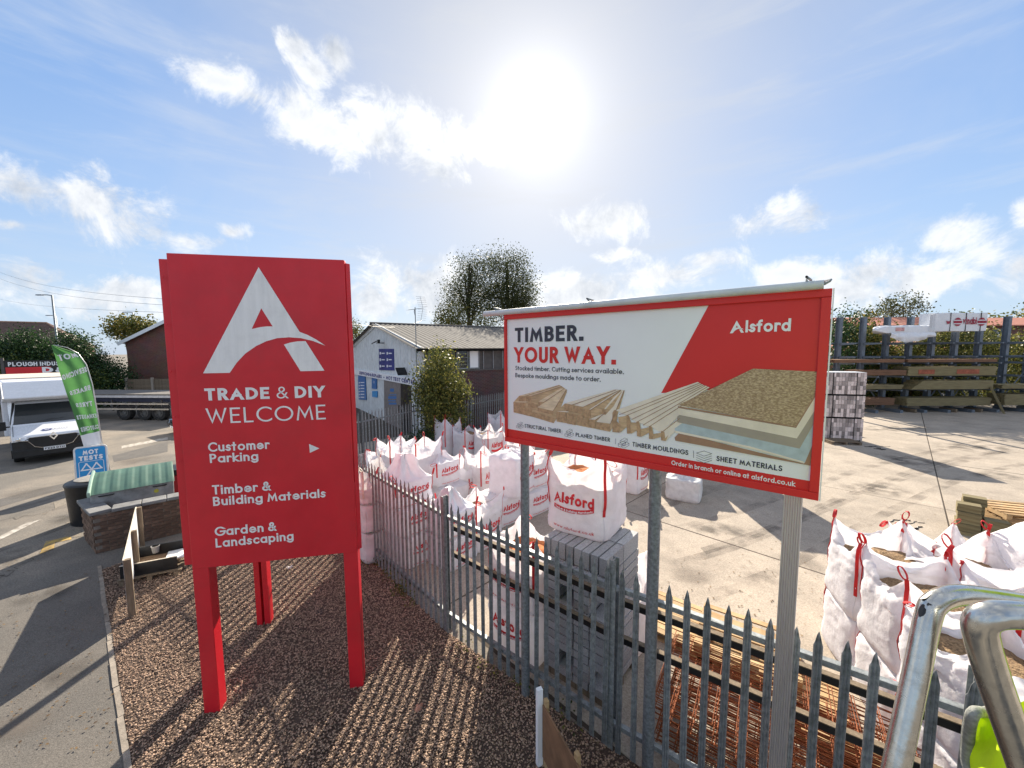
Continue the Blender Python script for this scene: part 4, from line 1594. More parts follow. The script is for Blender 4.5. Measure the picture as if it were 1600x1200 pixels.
def text_face(bag, parent, face, mtl, txt, zc, wide, high, weight, gap, lift=.012, arc_=0.0):
    m = MB()
    a0 = face * math.pi / 2
    w2 = bag.w / 2

    def fn(u, v, n):
        x = (u - wide / 2)
        a = a0 + math.atan2(x, w2)
        z = zc + v + arc_ * (x / wide * 2) ** 2
        return bag.surf(a, z, lift + n)
    put_text(m, txt, fn, wide, high, weight, gap, sub=.35, base=0.0, eps=.0012)
    return m.build('lettering', mtl, parent)


def bulk_bag(center, yaw, label, w=.90, h=.72, top=None, style='open', fill=None, face=None, seed=1, loops=4, plain=False, small=False, mtl=None, hang=False, lean=(0, 0), group='bulk bags in the yard'):
    global NB
    NB += 1
    top = top or h + .34
    if style == 'fold' and not plain:
        loops = min(loops, 2)
    bag = Bag(w, h, top, seed, style, lean=lean)
    r = random.Random(seed * 7 + 1)
    root = thing('bulk_bag', label, 'bag', center, yaw, group)
    m = MB()
    zs = [0, .012, .03, .06] + [h * (.10 + .90 * t / 21) for t in range(22)]
    nt = 11
    rows = []
    for z in zs:
        rows.append([bag.surf(2 * math.pi * i / NP, z) for i in range(NP)])
    for t in range(1, nt + 1):
        rows.append([bag.rim(2 * math.pi * i / NP, t / nt) for i in range(NP)])
    m.grid(NP, len(rows), lambda i, j: rows[j][i], wrap=True)
    if style != 'open':
        m.add(rows[-1], [tuple(range(NP))])
    m.add(rows[0], [tuple(range(NP - 1, -1, -1))])
    for k in range(4):
        m.tube([bag.surf(math.pi / 4 + k * math.pi / 2, z, .001) for z in zs[2:]], .0055, 6)
    m.build('bag_body', mtl or (CLOTHP if plain else CLOTH), root, smooth='full')
    if style == 'open':
        fm = MB()
        rr = 6
        pts = []
        for j in range(rr + 1):
            k = j / rr
            for i in range(NP):
                e = bag.surf(2 * math.pi * i / NP, h)
                x, y = e.x * k * .985, e.y * k * .985
                z = h - .02 + .08 * (1 - k * k) + .05 * noise.noise((x * 4 + seed, y * 4, seed)) + .015 * noise.noise((x * 22 + seed, y * 22, 0))
                pts.append((x, y, z))
        fm.grid(NP, rr + 1, lambda i, j: pts[j * NP + i], wrap=True)
        fm.build('fill', fill or SANDB, root, smooth='full')
    for k in range(loops):
        lm = ribbon_loop(MB(), bag, k, r.uniform(.09, .19), r, hang or r.random() < .3)
        lm.build('lifting_loop', (mat('cream_webbing', (0.62, 0.58, 0.5), .8) if plain == 2 else STRAP), root)
    if face is not None:
        zt = h * .62
        tw = w * .62
        # the emblem word, its curved band and the web address low down
        a_w = tw * .20
        a0 = face * math.pi / 2

        def fn(u, v, n):
            a = a0 + math.atan2(u, w / 2)
            return bag.surf(a, v, .012 + n)
        em_ = MB()
        for pl_, hl in ((A_OUT, [A_HOLE]), (A_LEG, [])):
            q = [(-tw / 2 + (p[0] - 105) / 1145 * a_w, zt + (1100 - p[1]) / 995 * h * .20) for p in pl_]
            hh = [[(-tw / 2 + (p[0] - 105) / 1145 * a_w, zt + (1100 - p[1]) / 995 * h * .20) for p in l] for l in hl]
            put_poly(em_, q, fn, 0, hh)
        wide = tw - a_w * 1.02
        put_text(em_, 'lsford', lambda u, v, n: fn(-tw / 2 + a_w * 1.02 + u, zt + v, n), wide, h * .20, .21, .10, sub=.4, base=0, eps=.001)
        for i in range(10):
            x0, x1 = -tw / 2 + tw * i / 10, -tw / 2 + tw * (i + 1) / 10
            dz = lambda x: zt - h * .055 - h * .10 * (1 - ((x + tw * .1) / (tw * .62)) ** 2)
            hb = h * .075
            em_.add([fn(x0, dz(x0), 0), fn(x1, dz(x1), 0), fn(x1, dz(x1) + hb, 0), fn(x0, dz(x0) + hb, 0)], [(0, 1, 2, 3)])
        em_.build('printed_emblem', INKRED, root)
        if not small:
            tm = MB()
            put_text(tm, 'Timber & Building Merchants', lambda u, v, n: fn(-tw * .46 + u, dz(-tw * .46 + u) + h * .016 + v, n + .004), tw * .92, h * .042, .17, .12, sub=.5, base=0, eps=.0008)
            tm.build('lettering', WHITEP, root)
            tm = MB()
            put_text(tm, 'www.alsford.co.uk', lambda u, v, n: fn(-tw * .5 + u, h * .15 + v - .02 * math.sin(u / tw * 3.14), n), tw, h * .058, .14, .14, sub=.5, base=0, eps=.0008)
            tm.build('lettering', INKRED, root)
    return root


def bag_c(px, py, z, yaw, w=.90):
    """middle of a bag from where its nearest bottom corner shows"""
    c = G(px, py, z if z > 1.5 else 0)
    c.z = z
    c = c - Matrix.Rotation(yaw, 3, 'Z') @ Vector((w / 2 * .93, -w / 2 * .93, 0))
    return c


Y45 = R(-45)
# label, corner px, py, base z, yaw deg, kwargs
BAGS = [
    # against the fence, left of the yard
    ('lowest white bag of the three-high stack behind the palisade fence, its red print half hidden', 636, 893, 0, -44, dict(h=.60, top=.66, style='fold', face=0, seed=11)),
    ('middle bag of the three-high stack behind the fence, squashed flat with red print', 632, 893, .62, -40, dict(h=.56, top=.62, style='fold', face=0, seed=12)),
    ('topmost bag of the three-high stack behind the fence, pointed tied top and red print', 622, 893, 1.20, -46, dict(h=.52, top=.98, style='tied', face=0, seed=13)),
    ('lower white bag on the yard floor behind the first bay post of the palisade fence', 704, 897, 0, -38, dict(h=.62, top=.68, style='fold', face=0, seed=14, w=.82)),
    ('upper crinkled bag with shiny torn plastic top just behind the fence bay post', 700, 897, .64, -44, dict(h=.50, top=.88, style='tied', face=0, seed=15, w=.78, mtl=PLASW)),
    ('plain white bag on the ground at the fence end beside the red totem sign', 573, 885, 0, -50, dict(h=.62, top=.68, style='fold', seed=16, plain=1, loops=2)),
    ('plain white bag in the middle of the stack beside the red totem sign', 574, 885, .62, -46, dict(h=.58, top=.64, style='fold', seed=17, plain=1, loops=2)),
    ('top plain cream-looped bag of the stack beside the red totem sign', 572, 885, 1.22, -42, dict(h=.36, top=.62, style='open', seed=18, plain=2, fill=CLOTHP)),
    ('flat-topped white bag behind the stacks, near the white workshop fence', 596, 785, .0, -40, dict(h=1.0, top=1.30, style='open', seed=19, fill=CLOTHP)),
    ('white bag with a tall raised corner flap in front of the workshop door', 612, 790, .66, -44, dict(h=.72, top=1.02, style='open', seed=20, fill=CLOTHP)),
    ('ground bag hidden low in the second row of white bags', 655, 805, 0, -46, dict(h=.66, top=.72, style='fold', seed=21, loops=2)),
    ('tall white bag with a ring of red strap folded on its flap, second row', 652, 805, .66, -44, dict(h=.84, top=1.14, style='open', seed=22, fill=GRITG)),
    ('ground bag under the neatly gathered bag with the clear red print', 697, 806, 0, -42, dict(h=.66, top=.70, style='fold', seed=23, loops=2)),
    ('gathered white bag with clear red print and one upright red loop atop its stack', 684, 803, .68, -40, dict(h=.62, top=.86, style='tied', face=0, seed=24)),
    ('open bag half full of dark sand with a long slack red strap', 716, 787, 0, -40, dict(h=.66, top=1.06, style='open', face=0, seed=25, fill=GRITG)),
    ('narrow upright bag with one raised corner behind the half full sand bag', 752, 783, 0, -46, dict(h=.98, top=1.26, style='open', face=0, seed=26)),
    ('open bag of brown sand nearest the fence, its fill plainly visible', 745, 868, 0, -40, dict(h=.74, top=1.02, style='open', face=0, seed=27, fill=SANDB)),
    ('lower white bag of the two-high stack left of the round sign post', 779, 829, 0, -44, dict(h=.68, top=.74, style='fold', face=0, seed=28)),
    ('upper plain-sided bag of the two-high stack left of the round sign post', 806, 826, .70, -36, dict(h=.96, top=1.06, style='fold', face=0, seed=29)),
    ('lower white bag at the right end of the left group, clear of other bags', 826, 812, 0, -46, dict(h=.66, top=.72, style='fold', face=0, seed=30)),
    ('middle bag with orange sand at its corner, right end of the left group', 823, 810, .68, -46, dict(h=.66, top=.92, style='open', face=0, seed=31, fill=SANDO)),
    ('small printed bag just behind the round sign post under the billboard corner', 812, 742, 0, -44, dict(h=1.0, top=1.22, style='open', face=0, seed=32)),
    # the far row
    ('far open bag with four upright red loops in front of the green shrub', 696, 716, 0, -48, dict(h=1.0, top=1.42, style='open', seed=33, fill=CLOTHP, small=True)),
    ('far bag second from the shrub with a red strap down its corner', 727, 722, 0, -46, dict(h=.98, top=1.16, style='open', face=0, seed=34, small=True)),
    ('far bag with square shoulders just left of the billboard', 763, 728, 0, -44, dict(h=1.04, top=1.24, style='open', face=0, seed=35, small=True)),
    ('far bag with a pale tan lining showing, behind the billboard edge', 783, 704, 0, -42, dict(h=1.1, top=1.44, style='open', seed=36, fill=SANDB, small=True)),
    ('small grey-white tied bag in shade at the foot of the shrub', 664, 722, 0, -40, dict(h=.6, top=.8, style='tied', seed=37, w=.8, small=True, loops=2)),
    # round the block stack
    ('white bag of orange sand standing on top of the grey concrete block stack', 945, 852, 1.875, -35, dict(h=.70, top=.93, style='open', face=3, seed=38, fill=SANDO, w=.88)),
    ('lower bag pressed against the palisade fence left of the grey block stack', 836, 1052, 0, -38, dict(h=.74, top=.80, style='fold', face=3, seed=39)),
    ('upper open bag against the palisade fence left of the grey block stack', 834, 1052, .76, -40, dict(h=.60, top=.86, style='open', face=3, seed=40, fill=SANDO)),
    ('white bag hidden between the grey block stack and the middle sign post', 985, 1042, 0, -44, dict(h=.86, top=1.30, style='open', seed=41, fill=SANDO, w=.80)),
    ('bag with its dark fill showing left of the bag on the blocks', 872, 792, 0, -38, dict(h=.82, top=1.04, style='open', seed=42, fill=GRITG)),
    ('broad white bag behind the bag that stands on the blocks', 930, 776, 0, -44, dict(h=.98, top=1.26, style='open', seed=43, fill=SANDB)),
    ('bag with its printed side turned right, beside the middle sign post', 996, 775, 0, -40, dict(h=.92, top=1.16, style='open', face=0, seed=44, fill=SANDB)),
    ('squat plain white bag with a black tie alone on the concrete below the billboard', 1092, 789, 0, -30, dict(h=.62, top=.84, style='tied', seed=45, plain=1, loops=0, w=.92)),
]
for lab, px, py, z, yw, kw in BAGS:
    yw = R(yw)
    bulk_bag(bag_c(px, py, z, yw, kw.get('w', .90)), yw, lab, **kw)
# the right-hand group, two high
RY = -17
RB = [
    ('lower bag at the far left corner of the right-hand group', (4.88, 4.88), 0, dict(h=.78, top=.84, style='fold', seed=51)),
    ('upper bag at the far left corner of the right-hand group, one high pointed flap', (4.86, 4.86), .80, dict(h=.70, top=.96, style='open', seed=52, fill=PEA)),
    ('lower bag second along the near side of the right-hand group', (4.58, 4.02), 0, dict(h=.78, top=.84, style='fold', seed=53)),
    ('upper creased bag second along the near side of the right-hand group', (4.58, 4.02), .80, dict(h=.68, top=.94, style='open', seed=54, fill=PEA)),
    ('lower bag third along the near side, seen through the fence pales', (4.22, 3.16), 0, dict(h=.78, top=.84, style='fold', seed=55)),
    ('upper pea gravel bag third along the near side, left of the steel hand rail', (4.22, 3.16), .80, dict(h=.66, top=.90, style='open', seed=56, fill=PEA)),
    ('lower bag close to the fence behind the steel hand rail, with red print', (3.98, 2.30), 0, dict(h=.72, top=.80, style='fold', face=2, seed=57)),
    ('lower bag in the second row of the right-hand group', (5.74, 4.62), 0, dict(h=.78, top=.84, style='fold', seed=58)),
    ('upper bag in the second row with a stiff upright flap and a long red strap', (5.74, 4.62), .80, dict(h=.66, top=.96, style='open', seed=59, fill=PEA)),
    ('lower bag in the middle of the right-hand group', (5.46, 3.76), 0, dict(h=.78, top=.84, style='fold', seed=60)),
    ('upper pea gravel bag in the middle of the right-hand group', (5.46, 3.76), .80, dict(h=.66, top=.90, style='open', seed=61, fill=PEA)),
    ('lower bag behind the bend of the steel hand rail', (5.12, 2.92), 0, dict(h=.78, top=.84, style='fold', seed=62)),
    ('upper pea gravel bag seen inside the bend of the steel hand rail', (5.12, 2.92), .80, dict(h=.66, top=.88, style='open', seed=63, fill=PEA)),
    ('lower bag at the right picture edge', (6.62, 4.42), 0, dict(h=.80, top=.86, style='fold', seed=64)),
    ('tall upper bag at the right picture edge with a red loop on its rim', (6.62, 4.42), .82, dict(h=1.0, top=1.34, style='fold', seed=65)),
    ('white bag with a rounded flap beyond the right-hand group', (6.25, 5.35), 0, dict(h=1.06, top=1.44, style='open', seed=66, fill=PEA)),
    ('white bag at the far right corner of the right-hand group', (6.36, 3.50), .0, dict(h=1.30, top=1.66, style='open', seed=67, fill=PEA)),
]
for lab, (x, y), z, kw in RB:
    yw = R(RY + random.uniform(-5, 5))
    bulk_bag((x, y, z), yw, lab, **kw)

# ================================================================== CONCRETE BLOCK STACK
yawB = R(-41)
cB = G(945, 1113) - Matrix.Rotation(yawB, 3, 'Z') @ Vector((.455, -.455, 0))
st = thing('block_stack', 'tall stack of grey concrete blocks behind the fence carrying a white bag', 'block stack', cB, yawB)
bm_ = MB().box((0, 0, 0), (.211, .436, .096)).build('block', BLOCK, st, bevel=.006)
bm2 = None
first = True
rj = lambda k: random.uniform(-k, k)
for lz in range(14):
    for cx in range(4):
        for ry in range(2):
            if ry == 0 and (lz in (9, 10) or lz in (1, 2)) and cx in (1, 3):
                continue
            M = TR((cx - 1.5) * .228 + rj(.004), (ry - .5) * .455 + rj(.007), .115 + .111 * lz + .05, rj(.012))
            if first:
                bm_.matrix_local = M
                first = False
            else:
                inst('block', bm_.data, st, M)
for cx in range(8):
    for ry in range(2):
        M = TR((cx - 3.5) * .1135 + rj(.003), (ry - .5) * .455 + rj(.007), 1.67 + .1075, rj(.01)) @ Matrix.Rotation(R(90), 4, 'Y')
        inst('block', bm_.data, st, M)
m = MB()
for y in (-.38, 0, .38):
    m.box((0, y, .055), (.92, .09, .11))
m.build('bearer', WOODT, st)
m = MB()
for z in (1.0, 1.02 + .36):
    pass
# ================================================================== RUSTY MESH SHEETS, PALLETS AND TIMBER BEHIND THE FENCE
fd = (FENCE[4] - FENCE[3]).normalized()
fn_ = Vector((-fd.y, fd.x, 0))
if fn_.y < 0:
    fn_ = -fn_
for k in range(13):
    ox = random.uniform(-.05, .05)
    oy = random.uniform(-.03, .03)
    zc = .08 + k * .046
    m = MB()
    Lm, Wm = 2.9, 1.22
    base = FENCE[3] + fd * (.40 + ox) + fn_ * (.20 + oy)
    zz = lambda u, v: zc + .035 * math.sin(u * 2.2 + k) + .02 * math.sin(v * 5 + k * 2)
    for i in range(11):
        v = Wm * i / 10
        m.tube([base + fd * (Lm * j / 5) + fn_ * v + Vector((0, 0, zz(Lm * j / 5, v))) for j in range(6)], .0045, 5, caps=False)
    for i in range(16):
        u = Lm * i / 15 + random.uniform(-.012, .012)
        m.tube([base + fd * u + fn_ * (Wm * j / 3) + Vector((0, 0, zz(u, Wm * j / 3) + .009)) for j in range(4)], .0045, 5, caps=False)
    m.build('reinforcing_mesh', RUST, None, label='topmost rusty welded mesh sheet of the pile behind the fence' if k == 12 else 'rusty welded mesh sheet under the topmost one of the pile behind the fence', cat='steel mesh', group='rusty reinforcing mesh sheets piled behind the palisade fence')


def pallet(loc, yaw, label, lx=1.2, ly=1.0, M=None, n=7, mtl=None):
    root = thing('wooden_pallet', label, 'pallet', loc, yaw, 'wooden pallets in the yard', M=M)
    mtl = mtl or WOODL
    bd = MB().box((0, 0, 0), (lx, .095, .021)).build('board', mtl, root)
    ys = [-ly / 2 + .05 + (ly - .1) * i / (n - 1) for i in range(n)]
    bd.matrix_local = TR(0, ys[0], .134)
    for y in ys[1:]:
        inst('board', bd.data, root, TR(random.uniform(-.01, .01), y + random.uniform(-.008, .008), .134, random.uniform(-.01, .01)))
    for y in (ys[0], ys[n // 2], ys[-1]):
        inst('board', bd.data, root, TR(0, y, .011))
    be = None
    for x in (-lx / 2 + .05, 0, lx / 2 - .05):
        if be is None:
            be = MB().box((0, 0, 0), (.09, ly, .10)).build('bearer', mtl, root)
            be.matrix_local = TR(x, 0, .0735)
        else:
            inst('bearer', be.data, root, TR(x, 0, .0735))
    return root


pallet((3.22, 5.0, 0), R(-38), 'pale wooden pallet behind the rusty mesh, left of the ribbed aluminium post')
pallet((3.24, 5.0, .15), R(-34), 'second pale pallet stacked on the one left of the ribbed aluminium post', n=5)
pallet((3.60, 4.42, 0), R(-36), 'pale wooden pallet behind the rusty mesh, right of the ribbed aluminium post', lx=.8, ly=.7)
pallet((2.62, 5.55, .0), R(-40), 'slatted pallet lying on the concrete beside the mesh near the middle sign post', n=9)
for (x, y, yw, lab) in ((3.62, 3.72, -38, 'bundle of round pale timber stakes next to the right-hand bags behind the fence'),):
    t = thing('timber_bundle', lab, 'timber', (x, y, 0), R(yw))
    pm = MB().tube([(-.5, 0, 0), (.5, 0, 0)], .035, 10).build('stake', WOODL, t, smooth=True)
    pm.matrix_local = TR(0, -.18, .04)
    for q in range(1, 11):
        inst('stake', pm.data, t, TR(random.uniform(-.05, .05), -.18 + (q % 6) * .074, .04 + (q // 6) * .068))
# timber stacks on the open concrete at the right
for (px, py, lab, yw, cols) in ((1492, 834, 'stack of square drilled timber blocks standing on the concrete', -44, [(0, 0, 8), (.40, .05, 5), (.1, .34, 9)]),):
    c = G(px, py)
    t = thing('timber_stack', lab, 'timber', c, R(yw))
    bmh = MB().box((0, 0, 0), (.36, .24, .088)).build('timber_block', WOODG, t, bevel=.006)
    f = True
    for (x, y, n) in cols:
        for k in range(n):
            M = TR(x + .18 + random.uniform(-.02, .02), y + .12 + random.uniform(-.02, .02), .045 + .092 * k, random.uniform(-.06, .06))
            if f:
                bmh.matrix_local = M
                f = False
            else:
                inst('timber_block', bmh.data, t, M)
c = G(1575, 838)
for k in range(4):
    pallet((c.x + .45, c.y + .1, .15 * k), R(-20 + random.uniform(-6, 6)), ('bottom', 'second', 'third', 'top')[k] + ' pallet of the leaning pile at the right edge behind the bags', n=6)
t = thing('timber_offcuts', 'loose pale boards leaning on the pallet pile at the right edge', 'timber', (c.x - .1, c.y - .1, 0), R(-20))
bo = MB().box((0, 0, 0), (.20, .03, .85)).build('board', WOODL, t)
bo.matrix_local = Matrix.Translation((.22, -.42, .42)) @ Matrix.Rotation(R(-14), 4, 'X') @ Matrix.Rotation(R(6), 4, 'Y')
inst('board', bo.data, t, Matrix.Translation((.50, -.42, .48)) @ Matrix.Rotation(R(-10), 4, 'X') @ Matrix.Rotation(R(-3), 4, 'Y'))
inst('board', bo.data, t, Matrix.Translation((.0, -.55, .03)) @ Matrix.Rotation(R(88), 4, 'X') @ Matrix.Rotation(R(30), 4, 'Y'))
# litter on the concrete
for (px, py, s_, lab) in ((1570, 790, 1.0, 'scrap of dark strap on the concrete by the pallet pile'), (1440, 822, 1.3, 'trail of dark litter on the concrete beside the drilled timber blocks'), (1385, 700, 1.6, 'black rope lying on the concrete in front of the brick packs')):
    c = G(px, py)
    m = MB()
    for q in range(4):
        pth = [c + Vector((random.uniform(-.5, .5) * s_, random.uniform(-.15, .15) * s_, .02))]
        for i in range(7):
            pth.append(pth[-1] + Vector((random.uniform(-.05, .14), random.uniform(-.06, .06), random.uniform(-.004, .004))) * s_)
        m.tube(pth, .012, 6)
    m.build('dark_litter', BLACK, None, label=lab, cat='litter')


# ================================================================== BRICK PACKS
def brick_pack(loc, yaw, label, lx=1.62, ly=1.0, h=.99, group='strapped brick packs', cap=False):
    root = thing('brick_pack', label, 'brick pack', loc, yaw, group)
    MB().box((0, 0, h / 2), (lx - .06, ly - .06, h - .04)).build('core', PACKS, root)
    m = MB()
    nx, nz = int(lx / .115), int(h / .17)
    for sgn in (-1, 1):
        for i in range(nx):
            for k in range(nz):
                if random.random() < .25 and k < nz - 1:
                    pass
                m.box((-lx / 2 + (i + .5) * lx / nx, sgn * (ly / 2 - .03 + random.uniform(-.006, .01)), (k + .5) * h / nz), (lx / nx - .012, .06, h / nz - .014))
        ny = int(ly / .25)
        for i in range(ny):
            for k in range(int(h / .085)):
                kk = h / int(h / .085)
                m.box((sgn * (lx / 2 - .03 + random.uniform(-.006, .006)), -ly / 2 + (i + .5) * ly / ny, (k + .5) * kk), (.055, ly / ny - .006, kk - .006))
    m.build('brick_faces', PACKB, root, kind='stuff')
    m = MB()
    for x in (-.45, .45):
        m.box((x, 0, h / 2), (.02, ly + .05, h + .01))
    m.build('strap', BLACK, root)
    MB().box((0, 0, -.033), (lx - .10, ly - .10, .062)).build('bearer', MATTEB, root)  # solid black slab: shade of the gap between packs put into colour
    if cap:
        MB().box((0, 0, h + .008), (lx - .02, ly - .02, .012)).build('top_sheet', PLASW, root)
    return root


pc = G(1346, 691)
pyw = R(-14)
for k, w_ in enumerate(('bottom', 'middle', 'top')):
    brick_pack((pc.x - .62, pc.y + .70, .07 + 1.055 * k), pyw + R((0, 1.5, -1.5)[k]), w_ + ' pack of pale mottled bricks in the three-high stack right of the billboard', cap=(k == 2))
brick_pack((pc.x + .35, pc.y + 3.2, .07), R(-12), 'single brick pack partly hidden behind the three-high brick stack')
for k, w_ in enumerate(('bottom', 'middle', 'top')):
    for q in (0, 1):
        if k == 2 and q == 0:
            continue
        brick_pack((5.45 + q * 1.75, 14.0 - q * .5, .07 + 1.055 * k), R(-16), w_ + (' left' if q == 0 else ' right') + ' pack of the brick stack standing behind the billboard')
pk = G(1302, 690)
t = pallet((pk.x + .1, pk.y - .2, 0), R(-10), 'dark weathered pallet with rope in front of the brick packs', mtl=WOODT)

# ================================================================== THE SHORT BOARD IN THE GRAVEL, BOTTOM EDGE
t = thing('notice_board', 'low brown board on a white stake in the gravel at the bottom edge', 'sign', (.26, 3.62, 0))
MB().box((.26, 3.62, .43), (.045, .06, .86), R(-66)).build('stake', WHITEP, t, world=True)
a_, b_ = Vector((.29, 3.60, 0)), Vector((.72, 2.62, 0))
m = MB()
m.slab([a_ + Vector((0, 0, .12)), b_ + Vector((0, 0, .12)), b_ + Vector((0, 0, .70)), a_ + Vector((0, 0, .70))], Vector((.016, .008, 0)))
m.build('board', mat('brown_ply', (.20, .11, .06), .8, var=.25, scale=5), t, world=True)
m = MB()
for q in (.02, .55, .98):
    p = a_ + (b_ - a_) * q + Vector((.03, .015, 0))
    m = MB().box((p.x, p.y, .38), (.05, .04, .76), R(-66))
    m.build('batten', WOODL, t, world=True)

# ================================================================== FOLIAGE
def leaves(cl, n, size, seed=0, squash=(1, 1, 1), spread=.33, clump=9):
    """cl: list of (centre, radii); leaf-sized quads gathered in clumps through the volume"""
    r = np.random.default_rng(seed)
    w = np.array([c[1][0] * c[1][1] * c[1][2] for c in cl]) ** .8
    w /= w.sum()
    nc = max(3, n // clump)
    idx = r.choice(len(cl), nc, p=w)
    C = np.array([c[0] for c in cl], float)[idx]
    S = np.array([c[1] for c in cl], float)[idx]
    d = r.normal(size=(nc, 3))
    d /= np.linalg.norm(d, axis=1)[:, None]
    rad = r.uniform(.30, 1.0, (nc, 1)) ** .45 * r.uniform(.85, 1.12, (nc, 1))
    cc = C + d * rad * S
    k = r.integers(0, nc, n)
    P = cc[k] + r.normal(size=(n, 3)) * spread * size * 5
    R_ = rot_rand(n)
    s = size * r.uniform(.6, 1.4, n)
    q = np.array([(-.5, 0, 0), (0, -.32, .06), (.5, 0, 0), (0, .32, .06)])
    V = np.einsum('nij,kj->nki', R_, q) * s[:, None, None] + P[:, None, :]
    F = np.arange(n * 4).reshape(n, 4)
    return V.reshape(-1, 3), F


def limbs(m, base, top, r0, ends, seed):
    rr = random.Random(seed)
    base, top = Vector(base), Vector(top)
    pts = [base.lerp(top, t) + Vector((rr.uniform(-.06, .06), rr.uniform(-.06, .06), 0)) * (top - base).length * .25 * t for t in (0, .25, .5, .75, 1)]
    m.tube(pts, [r0, r0 * .8, r0 * .62, r0 * .45, r0 * .2], 9)
    for e in ends:
        e = Vector(e)
        t = rr.uniform(.35, .8)
        s = base.lerp(top, t)
        mid = s.lerp(e, .5) + Vector((0, 0, (e - s).length * .12))
        m.tube([s, mid, e], [r0 * .42, r0 * .25, r0 * .07], 6)


def tree(name, label, cat, base, cl, n, size, mtl, seed, trunk_r=.25, clump=9, spread=.33, group=None):
    root = thing(name, label, cat, base, 0, group)
    bx = Vector(base)
    V, F = leaves([(Vector(c) - bx, r) for c, r in cl], n, size, seed, clump=clump, spread=spread)
    np_mesh('crown', V, F, mtl, root)
    top = max((Vector(c) - bx for c, r in cl), key=lambda v: v.z)
    m = MB()
    limbs(m, (0, 0, 0), (top.x * .8, top.y * .8, top.z), trunk_r, [tuple(Vector(c) - bx) for c, r in cl], seed)
    m.build('trunk', BARK, root, smooth='full')
    return root


def at(px, py, y):
    return AY(px, py, y)


# the two tall trees beyond the workshop
Yt = 42
tree('tall_tree', 'loose-crowned dark tree beyond the workshop, left of the pair', 'tree', (at(728, 520, Yt).x, Yt, 0),
     [(at(738, 412, Yt), (1.0, 1.2, 1.0)), (at(724, 424, Yt), (1.1, 1.2, 1.0)), (at(747, 428, Yt), (1.2, 1.3, 1.3)), (at(714, 446, Yt), (.9, 1.1, .9)), (at(733, 450, Yt), (1.3, 1.4, 1.1)), (at(750, 458, Yt), (1.3, 1.4, 1.2)), (at(708, 470, Yt), (1.1, 1.2, 1.1)), (at(726, 480, Yt), (1.4, 1.4, 1.0)), (at(744, 490, Yt), (1.7, 1.5, 1.2)), (at(713, 500, Yt), (1.4, 1.3, .9))], 13500, .15, TREEL, 3, .34, clump=90, spread=.75)
tree('tall_tree', 'denser round-topped dark tree beyond the workshop, right of the pair', 'tree', (at(795, 520, Yt + 2).x, Yt + 2, 0),
     [(at(790, 410, Yt), (1.6, 1.5, 1.3)), (at(770, 420, Yt), (1.4, 1.5, 1.4)), (at(808, 420, Yt), (1.5, 1.5, 1.5)), (at(778, 442, Yt), (2.0, 1.8, 1.5)), (at(812, 447, Yt), (1.9, 1.8, 1.6)), (at(796, 462, Yt), (2.2, 1.8, 1.6)), (at(768, 468, Yt), (1.5, 1.5, 1.4)), (at(826, 468, Yt), (1.1, 1.2, 1.2)), (at(785, 488, Yt), (2.4, 1.8, 1.4)), (at(815, 486, Yt), (1.8, 1.6, 1.2))], 25000, .15, TREEL, 4, .36, clump=90, spread=.75)
tree('leafy_bush', 'lower brownish bush at the left foot of the two tall trees', 'bush', (at(703, 520, 38).x, 38, 0),
     [(at(705, 495, 38), (1.5, 1.4, 1.4)), (at(695, 508, 38), (1.2, 1.2, 1.0)), (at(740, 510, 38), (2.4, 1.4, .8))], 3500, .17, SHRUBL, 5, .14)
tree('small_tree', 'small tree behind the white gable, mostly hidden by the red totem', 'tree', (at(556, 530, 34).x, 34, 0),
     [(at(556, 512, 34), (.6, .8, .7)), (at(548, 530, 34), (1.0, 1.0, 1.2))], 1600, .15, SHRUBL, 6, .12)
tree('evergreen_shrub', 'big yellow-green evergreen shrub in front of the brick workshop', 'shrub', (-3.15, 16.6, 0),
     [((-3.05, 16.6, 4.0), (.42, .4, .55)), ((-2.95, 16.5, 3.3), (.75, .7, .75)), ((-3.55, 16.5, 3.25), (.55, .6, .6)), ((-3.2, 16.4, 2.4), (.92, .9, .75)), ((-4.0, 16.3, 2.55), (.42, .4, .35)), ((-2.5, 16.5, 2.5), (.6, .5, .6)), ((-3.1, 16.3, 1.5), (.9, .9, .7)), ((-2.35, 16.3, 1.35), (.5, .5, .5))],
     15000, .095, BUSHL, 8, .10, clump=44, spread=.48)
V, F = leaves([((-3.6, 15.9, .5), (.8, .6, .55)), ((-4.3, 15.3, .3), (.4, .4, .35))], 2600, .07, 21)
np_mesh('ivy_bush', V, F, HEDGEL, None, label='dark low ivy bush in shade at the foot of the evergreen shrub', cat='bush')

